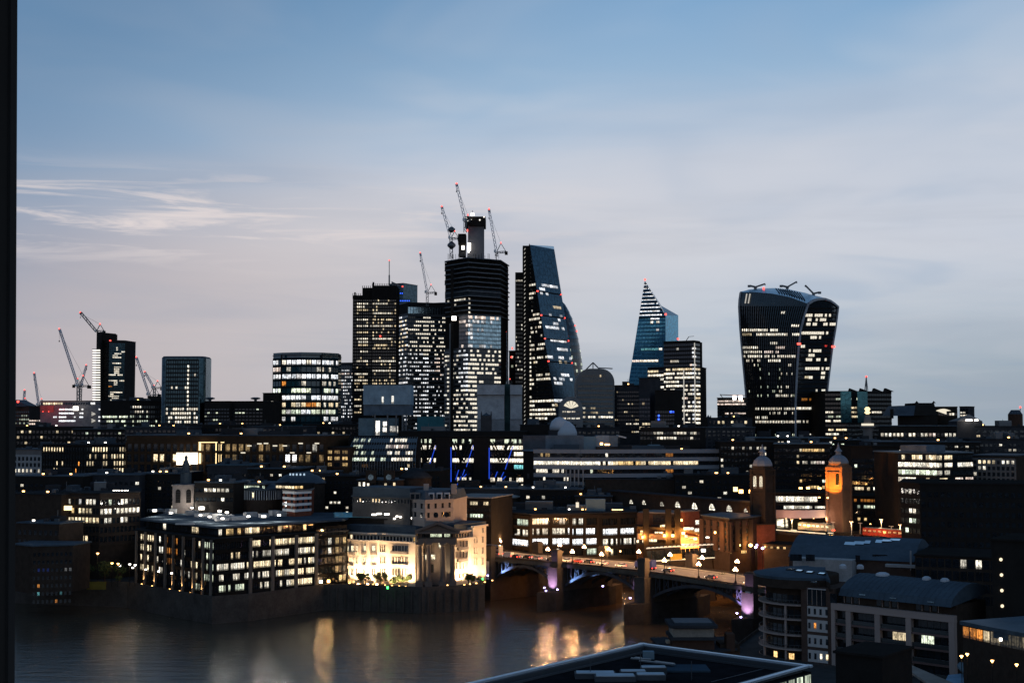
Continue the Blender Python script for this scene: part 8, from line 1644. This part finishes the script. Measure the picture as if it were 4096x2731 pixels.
def rear_flats():
    A, B = XY(3150, 436), XY(3650, 418); A, B = V((*A, 0)), V((*B, 0)); d = B - A; n = V((-d.y, d.x, 0)).normalized()
    r = thing('rear_barrel_flats', 'second block of flats behind with a long curved roof and bright skylights', 'building', ((A + B) / 2)[:2] + (6,))
    ze, zr_ = zat(2228, 428), zat(2140, 442)
    MB().prism(back([(A.x, A.y), (B.x, B.y)], 22), 6, ze).build('wall', mat('flats_brick', (.075, .05, .04)), r)
    prof = [(-1.2, -.4), (0, .5), (4, (zr_ - ze) * .55), (8, (zr_ - ze) * .85), (12, zr_ - ze), (16, (zr_ - ze) * .9), (23, (zr_ - ze) * .5)]
    vs = [A + n * p + EZ * (ze + z) for p, z in prof] + [B + n * p + EZ * (ze + z) for p, z in prof]; m_ = len(prof)
    o = mob('barrel_roof', vs, [(i, i + m_, i + m_ + 1, i + 1) for i in range(m_ - 1)] + [tuple(range(m_)), tuple(range(m_, 2 * m_))[::-1]], zr, r)
    for x, y, wd in ((1037, 287, 3.4), (1120, 281, 3.2), (1197, 274, 1.8), (1303, 267, 2.0), (1378, 260, 3.0), (1452, 253, 3.0)):
        q, n2 = hit(o, uz('C5', x), vz('C5', y))
        if q: piece('skylight', o, glass('skylight_glass', (.75, .82, .86), .08, 1), q + n2 * .18, (wd, 2.0, .12), d, n2)
    # pale curved gable with dark windows below
    w_ = mat('gable_white', (.27, .26, .25), .8)
    a, b = XY(3165, 428), XY(3400, 420); MB().prism(back([a, b], 6), 6, zat(2236, 424)).build('gable_wall', w_, r)
    for x in (520, 555, 585, 660, 700, 1100): p = P(uz('C5', x), vz('C5', 418), 421); piece('window', r, GLS, (p.x, 423.4 - (x - 520) * .006, p.z), (1.4, .12, 2), V((b[0] - a[0], b[1] - a[1], 0)))
    for k in range(5): p = P(uz('C6', 270 + k * 25), vz('C6', 440), 418); piece('window', r, GLS, (p.x, 424.0 - k * .3, p.z), (1, .12, 2.6), d)
    p = P(uz('C6', 500), vz('C6', 490), 416); piece('balcony', r, w_, p, (11, 2, .8), d); p = P(uz('C6', 560), vz('C6', 440), 416); piece('balcony_post', r, w_, p, (.4, .4, 6))
    for k in range(2): p = P(uz('C6', 580 + k * 25), vz('C6', 545), 415.5); piece('window', r, GLS, p, (1.0, .12, 2.4), d)
rear_flats()
# --- tall black block at the right with a few lit rooms
block('black_riverside_block', 'huge black unlit block filling the right edge, two lit rooms near its left corner', [(3602, 478), (3680, 470), (4300, 460)], 1932, zb=6, dep=30, wall=BLK, roof=BLK, faces=[dict(rows=(1945, 2140, 5), nb=5, win=(.7, .5), lit=L('B6', [(365, 465, 970, 1005, 'W', 1.4, 1), (340, 465, 1065, 1195, 'G', 1.1, .9), (280, 300, 750, 770, 'W', .9), (400, 445, 755, 790, 'W', .5, .8)])), dict(rows=(1960, 2200, 6), nb=24, win=(.6, .5))])
block('dark_office_return', 'lower black building with two lit rooms left of the porthole wall', [(3660, 405), (3990, 395)], 2222, zb=6, dep=26, wall=BDRK, roof=BLK, faces=[dict(rows=(2228, 2420, 4), nb=11, win=(.8, .72), lit=L('C6', [(1000, 1085, 415, 510, 'W', .9, 1), (1175, 1240, 450, 530, 'W', .9, 1)]))])
r, pl, z1 = block('porthole_stair_wall', 'dark stair tower with four round lit portholes at the far right', [(3965, 345), (4250, 335)], 2160, zb=6, dep=20, wall=BLK, roof=BLK)
for x, y in ((1391, 430), (1397, 572), (1400, 715), (1404, 858)): c = P(uz('C6', x), vz('C6', y), 343); mob('porthole', [(c.x + .42 * math.cos(t * math.pi / 8), 343.1, c.z + .42 * math.sin(t * math.pi / 8)) for t in range(16)], [tuple(range(16))], lamp_mat('porthole_glow', (1, .82, .55), 1.4 if y != 572 else 1.39), r)
# --- glass house and canopies, bottom right
def corner():
    r, pl, z1 = block('glazed_garden_room', 'low house with glowing orange rooms and a blue zinc roof at the bottom right', [(3850, 300), (3960, 292), (4220, 276)], vz('C6', 1030), zb=6, dep=18, wall=BDRK, roof=ZINC, lip=.8,
        faces=[dict(rows=(vz('C6', 1045), vz('C6', 1180), 1), nb=4, win=(.85, .82), sep=True, lit=L('C6', [(1060, 1200, 1040, 1180, 'O', .8, 1), (1200, 1310, 1060, 1190, 'K', .45, 1)])), dict(rows=(vz('C6', 1120), vz('C6', 1270), 1), nb=6, win=(.95, .9), sep=True, lit=[(3900, 4300, 2400, 2750, 'K', .14, 1)])])
    a, b = XY(3955, 291), XY(4240, 274); MB().prism(back([a, b], 18), z1 - 1.4, z1 + .2).build('lower_roof', ZINC, r)
    piece('ceiling_lamp', r, WHTL, P(uz('C6', 1388), vz('C6', 1165), 283), (.5, .3, .6))
    for k, (x, y) in enumerate(((1027, 1322), (1080, 1303), (1535, 1400), (1310, 1365))):
        p = P(uz('C6', x), vz('C6', y), 262); o = thing('path_lamp', ['larger amber path lamp below the glazed garden room', 'smaller amber path lamp below the glazed garden room', 'amber path lamp at the bottom right corner', 'faint amber path lamp between the two canopies'][k], 'lamp', (p.x, p.y, 6)); MB().bar((p.x, p.y, 6), p, .1).build('post', BLK, o); MB().lathe(p - EZ * .3, [(.06, 0), (.34, .4), (.3, .5)], 8).build('lamp_head', WRML, o); light('lamp_light', o, p - EZ * .6, (1, .6, .25), 60, size=.15)
    def sheet(nm, lab, pts, z, m, th=.5):
        q = [G(uz('C6', x), vz('C6', y), z) for x, y in pts]; o = thing(nm, lab, 'canopy', q[0] * 1.0); k = len(q)
        MB().prism([(p.x, p.y) for p in q], z - th, z).build('sheet', m, o)
        c = sum(q, V()) / k; piece('support', o, BLK, (c.x, c.y, (6 + z - th) / 2), (3, 3, z - th - 6)); return o
    sheet('pale_walkway_canopy', 'pale sloping canopy strip below the flats at the bottom right', [(530, 1400), (560, 1398), (960, 1568), (1000, 1640), (820, 1640), (530, 1440)], 14, mat('canopy_tan', (.20, .175, .15), .7))
    sheet('grey_awning', 'large grey glass awning at the bottom right corner', [(1010, 1372), (1700, 1450), (1700, 1560), (1070, 1490), (985, 1400)], 13, mat('awning_grey', (.10, .13, .145), .4))
    sheet('blue_glass_canopy', 'bright blue-edged glass canopy at the bottom right edge', [(905, 1490), (1030, 1478), (1700, 1560), (1700, 1700), (830, 1640)], 12, mat('canopy_blue', (.16, .25, .33), .35, .3))
    block('dark_box_annex', 'plain black box annex in front of the framed flats', [(3342, 268), (3528, 262)], vz('C5', 1290), zb=6, dep=14, wall=BLK, roof=BLK)
    q = bpy.data.objects['dark_box_annex']; piece('roof_panel', q, LEAD, P(uz('C5', 1130), vz('C5', 1322), 269), (5, 3, .3))
corner()
# --- near flat roof at the bottom
def near_roof():
    Z = 36.0
    far, rgt = G(2568, 2570, Z), G(3245, 2659, Z); l2 = G(1864, 2731, Z); f2 = G(2986, 2731, Z)
    dl = (l2 - far).normalized(); df = (f2 - rgt).normalized()
    lft, fro = far + dl * 95, rgt + df * 95
    r = thing('near_flat_roof', 'flat dark roof with a pale metal rim in the foreground at the bottom centre', 'building', ((far + fro) / 2)[:2] + (6,))
    q = [(p.x, p.y) for p in (far, rgt, fro, lft)]
    MB().prism(q[::-1], 6, Z - 1.1).build('wall', mat('near_wall', (.03, .032, .034), .6), r)
    MB().prism([(p[0], p[1]) for p in q][::-1], Z - 1.09, Z - .9).build('roof_deck', mat('near_felt', (.010, .0105, .012), .95, 0, .5, .5), r)
    rim = mat('rim_metal', (.40, .50, .58), .35, .6, .15)
    rin = mat('rim_inner', (.05, .06, .07), .5, .3)
    for a, b in ((lft, far), (far, rgt), (rgt, fro)):
        d = (b - a).normalized(); nn = EZ.cross(d) * -1; c = (a + b) / 2
        piece('rim', r, rim, c + nn * .35 + EZ * -.1, ((b - a).length + .5, .75, .28), d); piece('upstand', r, rin, c + nn * 1.15 - EZ * .55, ((b - a).length - 1.8, .5, .7), d); piece('gutter_edge', r, rin, c + nn * 2.6 - EZ * .7, ((b - a).length - 5, .16, .3), d)
    def on(x, y, z=Z - .9): return G(uz('C7', x), vz('C7', y), z)
    for x, y, wd, dp, h in ((910, 562, 5.6, 2.2, .7), (1035, 580, 5.6, 2.2, .7), (1148, 556, 3.6, 1.6, .8), (1276, 536, 3.6, 1.6, .9), (1258, 572, 4, 1.8, .7)):
        p = on(x, y); u_ = piece('roof_unit', r, rin, p + EZ * (h / 2), (wd, dp, h)); piece('unit_lid', r, mat('lid_white', (.30, .36, .40), .45), p + EZ * (h + .06), (wd * .92, dp * .9, .1))
    for (x0, y0), (x1, y1) in (((1135, 440), (1260, 448)), ((1160, 436), (1200, 440)), ((1285, 460), (1405, 475)), ((1190, 455), (1410, 480))): MB().bar(on(x0, y0, Z - .3), on(x1, y1, Z - .3), .5, .18).build('cable_tray', mat('tray', (.13, .16, .18), .4, .5), r)
    p = on(1245, 445); piece('fan_unit', r, PBLUE, p + EZ * .6, (1.6, 1.2, 1.1))
    for x, y in ((880, 560), (1195, 500), (1515, 580)): p = on(x, y); MB().bar(p, p + EZ * 2.6, .09).build('vent_pipe', rin, r)
    p = on(1420, 510); piece('roof_hatch', r, mat('hatch_blue', (.03, .05, .07), .5), p + EZ * .15, (9, 5, .25)); MB().bar(on(1640, 590), on(2040, 490), .14).bar(on(2040, 490), on(2135, 478), .12).bar(on(2135, 478), on(2140, 500), .12).build('lightning_tape', rin, r)
    # lit glazed strips below the right-hand rim
    d = (fro - rgt).normalized(); nn = EZ.cross(d)
    for k in range(14):
        c = rgt + d * (1.4 + k * 2.3) + nn * .12; on_ = k < 6
        piece('glass_strip', r, LIT if on_ else GLS, V((c.x, c.y, Z - 4)), (2.0, .12, 5.6), d, EZ, (.75, .85, .65, (.5, .75, .2, .13, .1, .1)[k]) if on_ else None); piece('fin', r, rin, V((c.x, c.y, Z - 4)) + d * 1.12, (.14, .4, 5.8), d)
near_roof()
def pavilion():
    r, pl, z1 = block('brick_lift_house', 'brick building with a pale boxed chimney cap behind the near flat roof', [(2655, 285), (2790, 280), (2960, 286)], 2600, zb=6, dep=14, wall=BRICK, roof=CDRK, faces=[None, None])
    def bx(nm, u0, u1, v0, v1, m, Y=283, d=8, ov=0):
        a, b = P(u0, v0, Y), P(u1, v1, Y); MB().box(((a.x + b.x) / 2, Y + d / 2, (a.z + b.z) / 2), (b.x - a.x + ov, d + ov, a.z - b.z)).build(nm, m, r)
    bx('brick_stack', 2690, 2858, 2558, 2604, BRICK); bx('pale_box', 2694, 2856, 2515, 2552, mat('pale_box', (.22, .20, .17), .8)); bx('cap_slab', 2680, 2872, 2500, 2512, CDRK, 282, 10); bx('cap_rim', 2700, 2850, 2489, 2500, LEAD, 284, 7); bx('base_slab', 2684, 2870, 2550, 2560, CDRK, 282, 10)
    bx('chimney', 2906, 2940, 2535, 2604, BRICK, 284, 3); bx('gable', 2880, 2960, 2575, 2604, BDRK, 285, 6)
    bx('lit_vent', 2666, 2680, 2562, 2572, mat('vent_tan', (.3, .24, .18)), 284, 2)
pavilion()
# --- where the picture is taken from: a dark window post on a high terrace
o = struct('terrace_floor', [(-5, -5, 68.3), (5, -5, 68.3), (5, 2.4, 68.3), (-5, 2.4, 68.3), (-5, -5, 68.0), (5, -5, 68.0), (5, 2.4, 68.0), (-5, 2.4, 68.0)], [(0, 1, 2, 3), (4, 7, 6, 5), (0, 4, 5, 1), (1, 5, 6, 2), (2, 6, 7, 3), (3, 7, 4, 0)], CDRK)
pm = mat('post_black', (.03, .027, .024), .7)
r = thing('window_post', 'blurred dark window post running up the left edge', 'post', (-1.08, 1.75, 68.3))
xr = lambda z: -.7025 - .0176 * (z - 70)
MB().add([(x + (xr(z) if x > -.5 else 0), y, z) for z in (68.3, 73.5) for x, y in ((-1.5, 1.57), (0, 1.57), (0, 1.93), (-1.5, 1.93))], [(0, 3, 2, 1), (4, 5, 6, 7), (0, 1, 5, 4), (1, 2, 6, 5), (2, 3, 7, 6), (3, 0, 4, 7)]).build('post', pm, r)
MB().add([(x + xr(z), y, z) for z in (68.31, 73.4) for x, y in ((-.012, 1.90), (.004, 1.90), (.004, 1.925), (-.012, 1.925))], [(0, 3, 2, 1), (4, 5, 6, 7), (0, 1, 5, 4), (1, 2, 6, 5), (2, 3, 7, 6), (3, 0, 4, 7)]).build('glazing_bead', mat('bead_black', (.035, .033, .031), .6), r)
